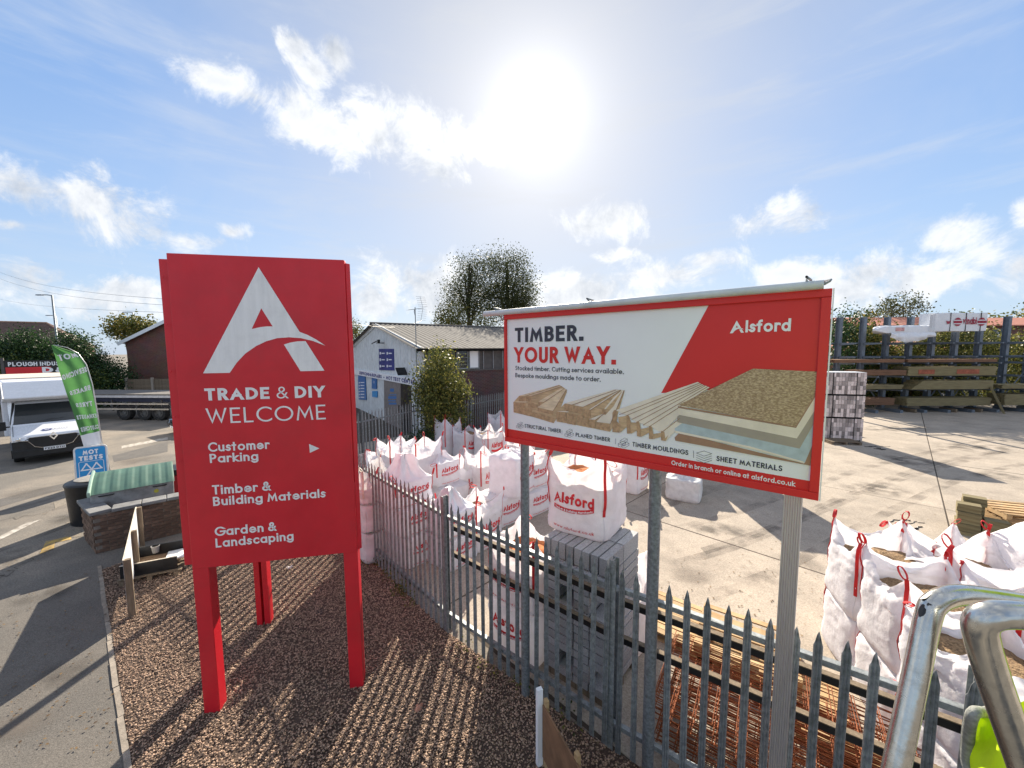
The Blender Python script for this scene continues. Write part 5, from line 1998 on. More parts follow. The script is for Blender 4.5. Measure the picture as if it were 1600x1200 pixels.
# ================================================================== WORKSHOP (MOT TEST CENTRE)
C0 = Vector((-4.4, 18.5, 0))
gd = Vector((-.58, .81, 0)).normalized()          # along the white front, to the left
sd = Vector((.81, .58, 0)).normalized()           # along the brick side, away
HW, ZE, ZA, LN = 7.0, 4.42, 5.85, 15.0
ws = thing('workshop', 'low workshop with a white boarded gable, brick side wall and corrugated roof', 'building', C0)
A = C0 + gd * HW
B = C0 + gd * 2 * HW
up = lambda p, z: Vector((p.x, p.y, z))
m = MB()
m.slab([up(C0, 0), up(C0, ZE), up(A, ZA), up(B, ZE), up(B, 0)], sd * .2)
m.build('front_wall', WHITEB, ws, world=True)
nb = 26
outn = -sd
for i in range(nb):
    a0, a1 = 2 * HW * i / nb + .018, 2 * HW * (i + 1) / nb - .018
    zz = lambda a: ZE + (ZA - ZE) * (1 - abs(a - HW) / HW) - .05
    pp = [up(C0 + gd * a0, 2.9), up(C0 + gd * a0, zz(a0)), up(C0 + gd * a1, zz(a1)), up(C0 + gd * a1, 2.9)]
    if a0 < HW < a1:
        pp.insert(2, up(A, ZA - .05))
    MB().slab([p + outn * .002 for p in pp], outn * .022).build('board', WHITEB, ws, world=True)
m = MB()
for p, q in ((up(C0 - gd * .25, ZE - .10), up(A, ZA + .02)), (up(A, ZA + .02), up(B + gd * .25, ZE - .10))):
    m.beam(p + outn * .06, q + outn * .06, .05, .26)
m.build('barge_board', WHITEB, ws, world=True)
m = MB()
m.slab([up(C0, 0) - gd * .0 + sd * .21, up(C0, 3.25) + sd * .21, up(C0, 3.25) + sd * LN, up(C0, 0) + sd * LN], gd * .2)
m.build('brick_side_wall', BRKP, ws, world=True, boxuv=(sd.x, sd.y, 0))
m = MB()
m.slab([up(C0, 3.25) + sd * .21 + gd * .03, up(C0, ZE) + sd * .21 + gd * .03, up(C0, ZE) + sd * LN + gd * .03, up(C0, 3.25) + sd * LN + gd * .03], gd * .15)
m.build('clad_upper_wall', DARKW, ws, world=True)
for k in range(20):
    s = .45 + k * .62
    if 1.8 < s < 3.3:
        continue
    MB().beam(up(C0 + sd * s, 3.27) - gd * .0, up(C0 + sd * s, ZE - .02) - gd * .0, .05, .06).build('cladding_batten', GALV, ws, world=True)
m = MB()
m.beam(up(C0 + sd * .2, 3.25) - gd * .03, up(C0 + sd * LN, 3.25) - gd * .03, .08, .08)
m.build('sill', DARKW, ws, world=True)
# windows in the clad band, one with a white blind
for s0, s1, mt in ((1.95, 2.58, GLASS), (2.68, 3.25, WHITEP)):
    w_ = MB()
    w_.slab([up(C0 + sd * s0, 3.35) - gd * .01, up(C0 + sd * s1, 3.35) - gd * .01, up(C0 + sd * s1, 4.3) - gd * .01, up(C0 + sd * s0, 4.3) - gd * .01], gd * .05)
    wo_ = w_.build('window', mt, ws, world=True)
    f_ = MB()
    for (p, q) in (((s0, 3.35), (s1, 3.35)), ((s0, 4.3), (s1, 4.3)), ((s0, 3.3), (s0, 4.35)), ((s1, 3.3), (s1, 4.35))):
        f_.beam(up(C0 + sd * p[0], p[1]) - gd * .03, up(C0 + sd * q[0], q[1]) - gd * .03, .05, .06)
    if mt is GLASS:
        for k in range(1, 5):
            z = 3.35 + k * .19
            f_.beam(up(C0 + sd * s0, z) - gd * .025, up(C0 + sd * s1, z) - gd * .025, .02, .02)
    f_.build('frame', GALV, wo_, world=True)
# corrugated roof, both slopes
for sgn in (0, 1):
    nu = 220
    e0 = (C0 - gd * .28) if sgn == 0 else (B + gd * .28)
    m = MB()

    def fn(i, j, e0=e0):
        t = j / 8
        s = -.35 + (LN + .5) * i / (nu - 1)
        base = up(e0, ZE - .11).lerp(up(A, ZA + .06), t)
        return base + sd * s + Vector((0, 0, .06 + .028 * math.sin(s * 2 * math.pi / .30)))
    m.grid(nu, 9, fn)
    m.build('roof', ROOFC, ws, world=True, smooth='full')
m = MB()
m.tube([up(A, ZA + .15) + sd * (-.36), up(A, ZA + .15) + sd * LN], .07, 8)
m.build('ridge_cap', ROOFC, ws, world=True)
m = MB()
m.tube([up(C0 - gd * .36, ZE - .10) + sd * (-.3), up(C0 - gd * .36, ZE - .10) + sd * LN], .075, 8)
m.build('gutter', MATTEB, ws, world=True)
fp = VPlane(C0 - sd * .0, gd)
fp.p = C0 + outn * .03


def fpx(lst):
    return [fp.uv(*q) for q in lst]


FN = on(fp)


def sign_board(name, pix, mtl, th=.03):
    q = fpx(pix)
    return MB().slab([fp.at(u, z, 0) for u, z in q], fp.n * th).build(name, mtl, ws, world=True)


def sline(txt, L, Rr, hpx, mtl, weight=.2, par=ws, base=.034, eps=.002):
    u0, z0 = fp.uv(*L)
    u1, z1 = fp.uv(*Rr)
    _, zt = fp.uv(L[0], L[1] - hpx)
    zm = (z0 + z1) / 2
    m = MB()
    w = abs(u1 - u0)
    sg = 1 if u1 > u0 else -1
    put_text(m, txt, lambda u, v, n: fp.at(u0 + sg * u, zm + v, n), w, zt - z0, weight, .14, base=base, eps=eps)
    return m.build('lettering', mtl, par, world=True)


# fascia with the name of the trade, projecting a little
fz = fp.uv(600, 592)[1]
fas = MB().slab([fp.at(-.05, 2.55, 0), fp.at(2 * HW, 2.55, 0), fp.at(2 * HW, 2.92, 0), fp.at(-.05, 2.92, 0)], fp.n * .10).build('fascia_board', WHITEP, ws, world=True)
for txt, x0, x1 in (('SERVICING & REPAIRS', 564, 599), ('-', 601.5, 603.5), ('MOT TEST CENTRE', 606, 651)):
    uu0, uu1 = fp.uv(x0, 590)[0], fp.uv(x1, 590)[0]
    m = MB()
    put_text(m, txt, lambda u, v, n, a=uu0: fp.at(a - u, 2.625 + v, n), uu0 - uu1, .21, .22, .16, base=.104, eps=.002)
    m.build('lettering', NAVYB, fas, world=True)
bs1 = sign_board('service_sign', [(592.5, 545), (615.5, 545), (616.5, 579), (593, 578)], NAVYB)
m = MB()
for (cx, cy) in ((594, 552), (605, 552), (594, 562), (605, 562), (594, 572), (605, 572)):
    m.add([FN(*fp.uv(cx, cy - 2), .034), FN(*fp.uv(cx + 2, cy - 2), .034), FN(*fp.uv(cx + 2, cy + 2), .034), FN(*fp.uv(cx, cy + 2), .034)], [(0, 1, 2, 3)])
    m.add([FN(*fp.uv(cx + 3, cy - .8), .034), FN(*fp.uv(cx + 8, cy - .8), .034), FN(*fp.uv(cx + 8, cy + .8), .034), FN(*fp.uv(cx + 3, cy + .8), .034)], [(0, 1, 2, 3)])
m.build('printed_line', WHITEP, bs1, world=True)
bs2 = sign_board('service_sign', [(560, 586), (571, 586), (573, 625), (561, 624)], BLUEB)
m = MB()
for i in range(6):
    y = 597 + i * 4.6
    m.add([FN(*fp.uv(561.5, y), .034), FN(*fp.uv(562.8, y), .034), FN(*fp.uv(562.8, y + 2), .034), FN(*fp.uv(561.5, y + 2), .034)], [(0, 1, 2, 3)])
    m.add([FN(*fp.uv(564, y), .034), FN(*fp.uv(570, y), .034), FN(*fp.uv(570, y + 1.3), .034), FN(*fp.uv(564, y + 1.3), .034)], [(0, 1, 2, 3)])
m.build('printed_line', WHITEP, bs2, world=True)
bs3 = sign_board('test_sign', [(581.5, 588), (589, 589), (589, 608), (581.5, 607)], BLUEB)
bs4 = sign_board('small_sign', [(582, 611), (590, 611), (590, 621), (582, 620)], MOTB)


def three_tri(fn_uv, cx, cy, s, mtl, parent, wl_=.16, n0=.036, eps=.001):
    """three outlined triangles meeting at a point"""
    m = MB()
    h = s * .78
    for k, (ox, oy, fl) in enumerate(((-s * .5, 0, 1), (s * .5, 0, 1), (0, 0, -1))):
        if fl == 1:
            pts = [(cx + ox - s * .5, cy), (cx + ox, cy + h), (cx + ox + s * .5, cy)]
        else:
            pts = [(cx, cy), (cx - s * .5, cy - h), (cx + s * .5, cy - h)]
        for j in range(3):
            a, b = pts[j], pts[(j + 1) % 3]
            st = stroke_strip([a, b], s * wl_)
            m.add([fn_uv(p[0], p[1], n0 + eps * (k * 3 + j)) for lr in st for p in lr], [(0, 1, 3, 2)])
    return m.build('triangle_emblem', mtl, parent, world=True)


cu, cz = fp.uv(585.3, 597)
three_tri(FN, cu, cz, .10, WHITEP, bs3, .2)
# door opening, boarded door and dark doorway
dr = sign_board('door', [(601, 592), (627, 596), (628, 682), (602, 680)], mat('grey_door', (.20, .18, .175), .6, var=.15), .05)
m = MB()
for (x0, y0, x1, y1) in ((611, 607, 617, 612), (609, 616, 621, 617.5), (608, 619, 621, 623), (608, 625, 620, 627), (609, 629, 621, 632)):
    m.add([FN(*fp.uv(x0, y0), .054), FN(*fp.uv(x1, y0), .054), FN(*fp.uv(x1, y1), .054), FN(*fp.uv(x0, y1), .054)], [(0, 1, 2, 3)])
m.build('printed_notice', [BLUEB], dr, world=True)
sign_board('doorway', [(627.5, 597), (646, 600), (647, 690), (628.5, 684)], BLACK, .03)
sign_board('door_post', [(646.5, 600), (652, 601), (652, 690), (647, 690)], WHITEB, .12)
m = MB()
p = FN(*fp.uv(600, 536), .0)
m.beam(p, p + fp.n * .45, .05, .05)
m.slab([p + fp.n * .45 + fp.d * .45 + Vector((0, 0, .02)), p + fp.n * .45 - fp.d * .30 + Vector((0, 0, .10)), p + fp.n * .62 - fp.d * .25 + Vector((0, 0, 0.0)), p + fp.n * .62 + fp.d * .4 + Vector((0, 0, -.08))], (0, 0, .06))
m.beam(p + fp.n * .3 + Vector((0, 0, .0)), p + fp.n * .3 + Vector((0, 0, .2)), .12, .12)
m.build('floodlight', BLACK, ws, world=True)
p = FN(*fp.uv(634, 574), .05)
m = MB()
m.slab([p, p - fp.d * .35 - Vector((0, 0, .30)), p - fp.d * .35 - Vector((0, 0, .38)), p - Vector((0, 0, .05))], fp.n * .5)
m.build('wall_lamp', BLACK, ws, world=True)
# aerial on the corner
ap = C0 + outn * .1 - gd * .02 + gd * .25
m = MB()
pz = ap.copy()
m.tube([up(ap, 2.6), up(ap, 6.35)], .022, 8)
for q in (3.6, 4.2):
    m.beam(up(ap, q), up(ap, q) + sd * .15, .05, .05)
hd = up(ap, 6.25)
m.tube([up(ap, 5.9), up(ap, 6.15) + gd * .12, hd + gd * .1], .016, 6)
boom = [hd + gd * .85 + Vector((0, 0, .05)), hd - gd * .95 - Vector((0, 0, .02))]
m.tube(boom, .013, 6)
for i in range(12):
    c = boom[0].lerp(boom[1], i / 11)
    m.tube([c - sd * .12 - Vector((0, 0, .02)), c + sd * .12 + Vector((0, 0, .02))], .005, 5)
for t in (-1, 1):
    for i in range(6):
        c = boom[1] + gd * (.05 * i) + Vector((0, 0, t * (.08 + .09 * i)))
        m.tube([c - sd * .22, c + sd * .22], .006, 5)
    m.tube([boom[1], boom[1] + gd * .3 + Vector((0, 0, t * .56))], .008, 5)
m.build('television_aerial', GALV, ws, world=True)
# hose reel and a leaning broom by the door
hp = G(580, 688)
t = thing('hose_reel', 'coiled hose and pipes heaped against the white workshop wall', 'hose', (fp.at(1.85, 0, .35).x, fp.at(1.85, 0, .35).y, 0))
m = MB()
c = fp.at(1.85, 1.0, .30)
for k in range(5):
    rr = .36 + .03 * k
    m.tube([c + fp.d * (rr * math.cos(a)) + Vector((0, 0, rr * math.sin(a))) + fp.n * (.03 * k) for a in np.linspace(0, 6.28, 22)], .025, 6)
m.beam(fp.at(1.85, 0, .34), fp.at(1.85, 1.0, .34), .1, .1)
m.build('hose', mat('grey_hose', (.16, .15, .14), .7, var=.3), t, world=True)
m = MB()
m.tube([fp.at(2.3, .2, .4), fp.at(2.0, 2.0, .06)], .02, 6)
m.build('broom', BARK, None, label='long dark pole leaning on the white workshop wall beside the blue signs', cat='pole')

# ================================================================== LEFT: HOUSES, HEDGE, LAMP POSTS
hd_ = thing('conifer_hedge', 'tall dark green conifer hedge behind the white van', 'hedge', (-36, 29, 0))
cl = []
rr = random.Random(5)
for i in range(20):
    t = i / 19
    x = -52 + 20.5 * t
    y = 27.5 + 2.6 * t
    hgt = 5.2 + .7 * math.sin(i * 1.9) + (.4 if 5 < i < 14 else 0) - (1.3 if i > 17 else 0)
    cl.append(((x + 36, y - 29, hgt * .5), (1.25, 1.3, hgt * .5)))
    cl.append(((x + 36 + rr.uniform(-.5, .5), y - 29, hgt * .8), (.8, .8, hgt * .24)))
V, F = leaves(cl, 150000, .14, 12, clump=30, spread=.5)
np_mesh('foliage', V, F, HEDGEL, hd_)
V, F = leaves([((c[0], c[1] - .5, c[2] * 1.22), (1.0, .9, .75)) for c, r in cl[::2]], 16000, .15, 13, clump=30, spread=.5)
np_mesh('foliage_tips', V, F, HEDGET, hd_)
m = MB()
for c, r in cl[::2]:
    m.tube([(c[0], c[1], 0), (c[0], c[1], c[2] * 1.6)], [.12, .05], 6)
m.build('trunk', BARK, hd_)


def gable_house(label, loc, yaw, w, dp, ze, za, wall, roof, hip=0.0, chimneys=(), verge=None, uvdir=(1, 0, 0)):
    root = thing('house', label, 'house', loc, yaw)
    m = MB()
    if hip:
        m.slab([(-w / 2, 0, 0), (w / 2, 0, 0), (w / 2, 0, ze), (-w / 2, 0, ze)], (0, dp, 0))
    else:
        m.slab([(-w / 2, 0, 0), (w / 2, 0, 0), (w / 2, 0, ze), (0, 0, za - .1), (-w / 2, 0, ze)], (0, dp, 0))
    m.build('wall', wall, root, boxuv=uvdir)
    m = MB()
    o = .35
    if hip:
        a, b, c, d = (-w / 2 - o, -o, ze - .1), (w / 2 + o, -o, ze - .1), (w / 2 + o, dp + o, ze - .1), (-w / 2 - o, dp + o, ze - .1)
        r0, r1 = (-w / 2 + hip, dp / 2, za), (w / 2 - hip, dp / 2, za)
        m.add([a, b, c, d, r0, r1], [(0, 1, 5, 4), (1, 2, 5), (2, 3, 4, 5), (3, 0, 4), (3, 2, 1, 0)])
    else:
        for s in (-1, 1):
            m.slab([(s * (w / 2 + o), -o, ze - .2), (0, -o, za), (0, dp + o, za), (s * (w / 2 + o), dp + o, ze - .2)], (0, 0, .12))
    rf = m.build('roof', roof, root)
    if hip:
        hm = MB()
        for p, q in ((a, r0), (b, r1), (c, r1), (d, r0), (r0, r1)):
            hm.tube([p, q], .10, 6)
        hm.build('hip_tile', mat('hip_tiles', (.30, .19, .14), .85, var=.2), rf)
    if verge:
        m = MB()
        for s in (-1, 1):
            m.beam((s * (w / 2 + o + .02), -o - .03, ze - .24), (0, -o - .03, za - .02), .05, .26)
        m.build('barge_board', verge, root)
    for (x, y, z0, z1) in chimneys:
        ch = MB().box((x, y, (z0 + z1) / 2), (.9, .6, z1 - z0)).box((x, y, z1 + .06), (1.0, .7, .12)).build('chimney', wall, rf, boxuv=uvdir)
        m = MB()
        for dx in (-.25, .22):
            m.lathe([(.12, z1 + .1), (.14, z1 + .5), (.15, z1 + .55), (.10, z1 + .56)], (x + dx, y, 0), n=10)
        m.build('chimney_pot', mat('terracotta', (.35, .13, .07), .85), rf)
    return root


gable_house('brown roofed house at the far left above the conifer hedge', (-61, 46, 0), R(38), 13, 8, 5.0, 8.2, BRK, ROOFB, hip=3.5)
gable_house('white verged house gable just showing at the left picture edge', (-70, 48, 0), R(48), 9, 10, 4.2, 7.6, BRK, ROOFB, verge=WHITEP)
gable_house('red brick house with a white barge board and chimney left of the red totem', (-26.4, 33.5, 0), R(8), 12.5, 9, 5.2, 8.4, BRK, ROOFB, chimneys=((-3.1, 3.0, 6.6, 8.9),), verge=WHITEP)
# fence panels before the brick house
t = thing('fence_panel', 'grey timber fence panel below the red brick house', 'fence', (-30.2, 30.0, 0), R(4))
p_ = MB().box((0, 0, .0), (8.0, .03, .22)).build('board', WOODT, t)
p_.matrix_local = TR(3.9, 0, .5)
for k in range(1, 8):
    inst('board', p_.data, t, TR(3.9, .012 * (k % 2), .5 + .225 * k))
pm = MB().box((0, 0, 1.15), (.14, .14, 2.3)).build('post', CONC, t)
for k in range(1, 5):
    inst('post', pm.data, t, TR(k * 1.95, -.05, 0))


def lamp_post(px, pytop, y, label, arm=1.3):
    top = AY(px, pytop, y)
    t = thing('lamp_post', label, 'street lamp', (top.x, top.y, 0), 0, 'street lamps behind the hedge')
    H = top.z
    MB().tube([(0, 0, 0), (0, 0, 2), (0, 0, H)], [.14, .11, .075], 10).build('column', GALV, t, smooth='full')
    MB().tube([(0, 0, H - .05), (-arm * .5, 0, H + .02), (-arm, 0, H + .03)], .05, 8).build('arm', GALV, t)
    MB().box((-arm - .3, 0, H + .02), (.75, .26, .1), taper=.8).build('lantern', RACKM, t)


lamp_post(81, 461, 42, 'nearest street lamp, tallest over the hedge at the left', 1.0)
lamp_post(207, 488, 60, 'smaller distant street lamp between hedge and brick house', .8)
lamp_post(87, 493, 56, 'short distant lamp post just right of the tallest one', .7)
tree('leafy_bush', 'rounded bush behind the hedge beside the distant street lamp', 'bush', (-52, 52, 0), [(at(205, 512, 52), (2.6, 2, 1.3)), (at(190, 516, 52), (1.6, 1.5, 1.0)), (at(220, 512, 52), (1.3, 1.3, 1.2))], 3600, .3, SHRUBL, 31, .2)
# telegraph pole behind the totem carries the wires
tpz = Vector((-5.45, 9.75, 0))
t = thing('telegraph_pole', 'slim timber telegraph pole standing behind the red totem sign', 'pole', tpz)
MB().tube([(0, 0, 0), (0, 0, 3), (0, 0, 5.5)], [.085, .075, .06], 10).build('pole_shaft', WOODT, t, smooth='full')
for k, (e, lab) in enumerate(((AY(-60, 398, 38), 'upper overhead wire crossing the sky at the left'), (AY(-60, 408, 36), 'middle overhead wire crossing the sky at the left'), (AY(-60, 446, 60), 'lower thin overhead wire towards the far houses'))):
    s0 = tpz + Vector((0, 0, 5.4 - .12 * k))
    m = MB()
    m.tube([s0.lerp(e, i / 14) - Vector((0, 0, 1.0 * math.sin(math.pi * i / 14))) for i in range(15)], .006, 5)
    m.build('overhead_wire', BLACK, None, label=lab, cat='wire')
e = AY(660, 500, 40)
m = MB()
m.tube([(tpz + Vector((0, 0, 5.2))).lerp(e, i / 14) - Vector((0, 0, .5 * math.sin(math.pi * i / 14))) for i in range(15)], .006, 5)
m.build('overhead_wire', BLACK, None, label='thin overhead wire right of the totem above the workshop roof', cat='wire')

# ================================================================== ESTATE SIGN BEHIND THE VAN
p = AY(68, 575, 23)
t = thing('estate_sign', 'black and red industrial estate board rising behind the white van', 'sign', (p.x, p.y, 0), R(40))
MB().box((0, 0, 3.1), (2.9, .08, 1.5)).build('board', BLACK, t)
MB().box((-.55, -.05, 3.0), (1.7, .02, .92)).build('red_panel', RED, t)
for x in (-1.5, 1.5):
    MB().box((x, .0, 2.0), (.12, .12, 4.0)).build('post', DARKW, t)
m = MB()
put_text(m, 'PLOUGH INDUSTRIAL', lambda u, v, n: Vector((-1.3 + u, -.042 - n, 3.52 + v)), 2.7, .24, .2, .14, base=.003, eps=.002)
m.build('lettering', WHITEP, t)
m = MB()
put_text(m, 'D&', lambda u, v, n: Vector((-.05 + u, -.065 - n, 3.10 + v)), .95, .34, .24, .14, base=.003, eps=.002)
m.build('lettering', WHITEP, t)

# ================================================================== FLATBED TRAILER
ta, tb = Vector((-31.5, 24.6, 0)), Vector((-19.5, 23.6, 0))
td = (tb - ta).normalized()
tyaw = math.atan2(td.y, td.x)
t = thing('flatbed_trailer', 'long dark flatbed trailer parked under the hedge behind the van', 'trailer', ta, tyaw)
TL_ = 12.0
MB().box((TL_ / 2, 1.2, 1.62), (TL_, 2.5, .12)).build('deck', mat('worn_deck', (.16, .15, .14), .85, var=.25), t)
MB().box((TL_ / 2, -.06, 1.52), (TL_, .04, .14)).build('side_rail', mat('pale_rail', (.5, .5, .52), .5), t)
MB().box((TL_ / 2, .3, 1.32), (TL_, .12, .34)).box((TL_ / 2, 2.0, 1.32), (TL_, .12, .34)).build('chassis_beam', mat('dark_blue_paint', (.02, .025, .06), .5), t)
for z in (1.05, .72):
    MB().box((6.2, -.02, z), (7.8, .04, .09)).build('side_guard', mat('cream_guard', (.5, .44, .36), .6), t)
m = MB()
for x in (2.6, 6.2, 9.6):
    m.box((x, .05, .95), (.08, .08, .7))
m.build('guard_bracket', DARKW, t)


def wheel(parent, x, y, r, w, axis=(0, 1, 0), rimm=None):
    wh = MB().lathe([(r * .60, -w / 2), (r * .93, -w / 2), (r, -w * .36), (r, w * .36), (r * .93, w / 2), (r * .60, w / 2), (r * .60, -w / 2)], (x, y, r), axis, 28).build('wheel', RUBBER, parent, smooth=True)
    m = MB()
    m.lathe([(0, -w * .28), (r * .22, -w * .32), (r * .26, -w * .22), (r * .52, -w * .18), (r * .60, -w * .46), (r * .61, -w * .46)], (x, y, r), axis, 24)
    m.lathe([(0, w * .28), (r * .22, w * .32), (r * .26, w * .22), (r * .52, w * .18), (r * .60, w * .46), (r * .61, w * .46)], (x, y, r), axis, 24)
    m.build('rim', rimm or mat('dull_rim', (.12, .12, .12), .5, metal=.5), wh, smooth=True)
    return wh


gm = MB()
for x in (.9, 2.3, 7.35, 8.75, 9.75):
    wheel(t, x - .4, .18, .5, .34)
    gm.tube([(x - .4 + .56 * math.cos(a), .18, .5 + .56 * math.sin(a)) for a in np.linspace(.5, 2.6, 9)], .02, flat=(.36, .02), side=(0, 1, 0))
gm.build('mudguard', DARKW, t)
MB().box((8.3, .3, .5), (.12, .12, .9)).box((8.3, .3, .06), (.3, .3, .06)).build('landing_leg', GALV, t)

# ================================================================== WHITE BOX VAN
vy = math.atan2(-.61, .79) - math.pi / 2 + R(180) + R(6)
van = thing('box_van', 'white box van with black grille parked at the left behind the green flag', 'van', (-19.15, 16.1, 0), 0)
fdir = Vector((.80, -.60, 0)).normalized()       # the way the van points
rdir = Vector((-fdir.y, fdir.x, 0))              # van's left hand, right in the picture
VM = Matrix(((rdir.x, -fdir.x, 0, -18.2), (rdir.y, -fdir.y, 0, 15.0), (0, 0, 1, 0), (0, 0, 0, 1)))
VM = VM @ Matrix.Diagonal((1.08, 1.04, 1.0, 1))
van.matrix_world = VM
TT[van.name] = VM
# local frame: x across (picture right +), y backwards from the bumper, z up
prof = [(0.02, .38), (0.0, .55), (.02, .98), (.10, 1.12), (.85, 1.42), (1.75, 2.28), (2.0, 2.34), (2.4, 2.34), (2.4, .38)]
m = MB()
hw = [.86, .90, .94, .93, .92, .82, .82, .95, .98]
vs = []
for s in (-1, 1):
    for (y, z), w_ in zip(prof, hw):
        vs.append((s * w_, y, z))
n = len(prof)
fs = [tuple(range(n - 1, -1, -1)), tuple(range(n, 2 * n))]
for i in range(n):
    j = (i + 1) % n
    fs.append((i, j, n + j, n + i))
m.add(vs, fs)
m.build('cab_body', VANW, van, bevel=.05)
MB().slab([(-.98, .06, .30), (.98, .06, .30), (.98, .06, .62), (-.98, .06, .62)], (0, 2.3, 0)).build('lower_body', BLACK, van)
# windscreen and side glass
wsn = MB().slab([(-.86, .93, 1.475), (.86, .93, 1.475), (.76, 1.66, 2.19), (-.76, 1.66, 2.19)], (0, -.02, .02)).build('windscreen', GLASS, van)
m = MB()
for s in (-1, 1):
    m.tube([(s * .1 - .3, .93, 1.50), (s * .1 + .25, 1.02, 1.60)], .012, 5)
m.build('wiper', BLACK, wsn)
for s in (-1, 1):
    MB().slab([(s * .925, 1.1, 1.5), (s * .955, 2.2, 1.5), (s * .89, 2.15, 2.15), (s * .84, 1.75, 2.15)], (s * .012, 0, 0)).build('side_window', GLASS, van)
# grille, bumper, lamps
MB().slab([(-.62, -.02, .60), (.62, -.02, .60), (.72, -.01, .92), (.55, .0, 1.03), (-.55, .0, 1.03), (-.72, -.01, .92)], (0, .05, 0)).build('grille', BLACK, van)
m = MB()
m.tube([(-.92, -.015, .98), (-.60, -.03, .93), (-.45, -.035, .68), (-.30, -.04, .62), (.30, -.04, .62), (.45, -.035, .68), (.60, -.03, .93), (.92, -.015, .98)], .012, 6)
m.tube([(-.62, -.02, 1.05), (.62, -.02, 1.05)], .010, 6)
m.build('chrome_line', CHROME, van)
MB().slab([(-.95, -.05, .30), (.95, -.05, .30), (.96, -.03, .60), (-.96, -.03, .60)], (0, .2, 0)).build('bumper', BLACK, van, bevel=.03)
MB().slab([(-.95, -.02, .58), (-.62, -.03, .60), (-.72, -.01, .94), (-.95, .0, .92)], (0, .06, 0)).build('bumper_corner', BLACK, van)
MB().slab([(.95, -.02, .58), (.62, -.03, .60), (.72, -.01, .94), (.95, .0, .92)], (0, .06, 0)).build('bumper_corner', BLACK, van)
for s in (-1, 1):
    hl = MB().slab([(s * .58, -.015, .95), (s * .93, .03, .93), (s * .95, .06, 1.10), (s * .60, .04, 1.07)], (0, .05, 0)).build('headlight', mat('lamp_glass', (.75, .78, .82), .08, spec=.9), van)
    MB().lathe([(0, -.03), (.05, -.02), (.06, .0)], (s * .80, .0, 1.01), (0, 1, 0), 12).build('reflector', CHROME, hl)
    MB().box((s * 1.12, 1.05, 1.45), (.20, .10, .34)).tube([(s * .92, 1.08, 1.4), (s * 1.05, 1.06, 1.4)], .03, 6).build('wing_mirror', BLACK, van, bevel=.03)
# diamond badge and maker's script
m = MB()
for r0, z in ((.10, 0), ):
    st = stroke_strip([(0, .13), (.085, 0), (0, -.13), (-.085, 0), (0, .13)], .035)
    m.add([(p[0], -.05, 1.03 + p[1]) for lr in st for p in lr], [(2 * i, 2 * i + 1, 2 * i + 3, 2 * i + 2) for i in range(len(st) - 1)])
m.build('diamond_badge', CHROME, van)
pl = MB().box((0, -.075, .56), (.52, .02, .11)).build('number_plate', WHITEP, van)
m = MB()
put_text(m, 'FX23 DTN', lambda u, v, n: Vector((-.23 + u, -.088 - n, .525 + v)), .46, .072, .2, .16, base=.0, eps=.0012)
m.build('lettering', BLACK, pl)
bn = Vector((0, -.37, .93)).normalized()
bon = lambda u, v, n: Vector((u, .28 + v * .93, 1.205 + v * .37)) + bn * (n + .004)
m = MB()
m.add([bon(-.12 + .13 * math.cos(a), .07 * math.sin(a) + .1, 0) for a in np.linspace(0, 6.28, 17)[:-1]], [tuple(range(16))])
m.build('oval_badge', NAVYB, van)
m = MB()
put_text(m, 'KMITE', lambda u, v, n: bon(.05 + u, .07 + v, n), .34, .06, .16, .3, base=0, eps=.001)
m.build('lettering', mat('grey_print', (.3, .3, .32), .5), van)
m = MB()
put_text(m, 'W', lambda u, v, n: bon(-.19 + u, .065 + v, n + .003), .14, .07, .22, .1, base=0, eps=.001)
m.build('lettering', WHITEP, van)
m = MB()
for s in (-1, 1):
    m.tube([(s * .90, .10, 1.135), (s * .88, .84, 1.44)], .008, 5)
    m.tube([(s * .905, 1.0, 1.46), (s * .80, 1.72, 2.26)], .035, 6)
m.tube([(-.88, .93, 1.475), (.88, .93, 1.475)], .022, 6)
m.build('panel_gap', BLACK, van)
# luton body
m = MB()
W_ = 1.08
side = [(2.42, .85), (2.42, 2.30), (1.35, 2.36), (1.15, 2.50), (1.75, 3.12), (2.1, 3.22), (7.0, 3.22), (7.0, .85)]
vs = [(s * W_ * (.93 if i in (3, 4) else 1), y, z) for s in (-1, 1) for i, (y, z) in enumerate(side)]
n = len(side)
fs = [tuple(range(n - 1, -1, -1)), tuple(range(n, 2 * n))] + [(i, (i + 1) % n, n + (i + 1) % n, n + i) for i in range(n)]
m.add(vs, fs)
m.build('luton_box', VANW, van, bevel=.04)
m = MB()
m.box((0, 4.6, 3.24), (2.17, 4.9, .05))
m.build('roof_sheet', mat('cream_roof', (.62, .55, .46), .5), van)
m = MB()
for s in (-1, 1):
    m.tube([(s * 1.02, 1.15, 2.5), (s * 1.03, 1.78, 3.14)], .02, 6)
m.build('corner_trim', ALU, van)
for s in (-1, 1):
    wheel(van, s * .82, 1.0, .36, .24, (1, 0, 0))
    wheel(van, s * .82, 5.4, .36, .24, (1, 0, 0))

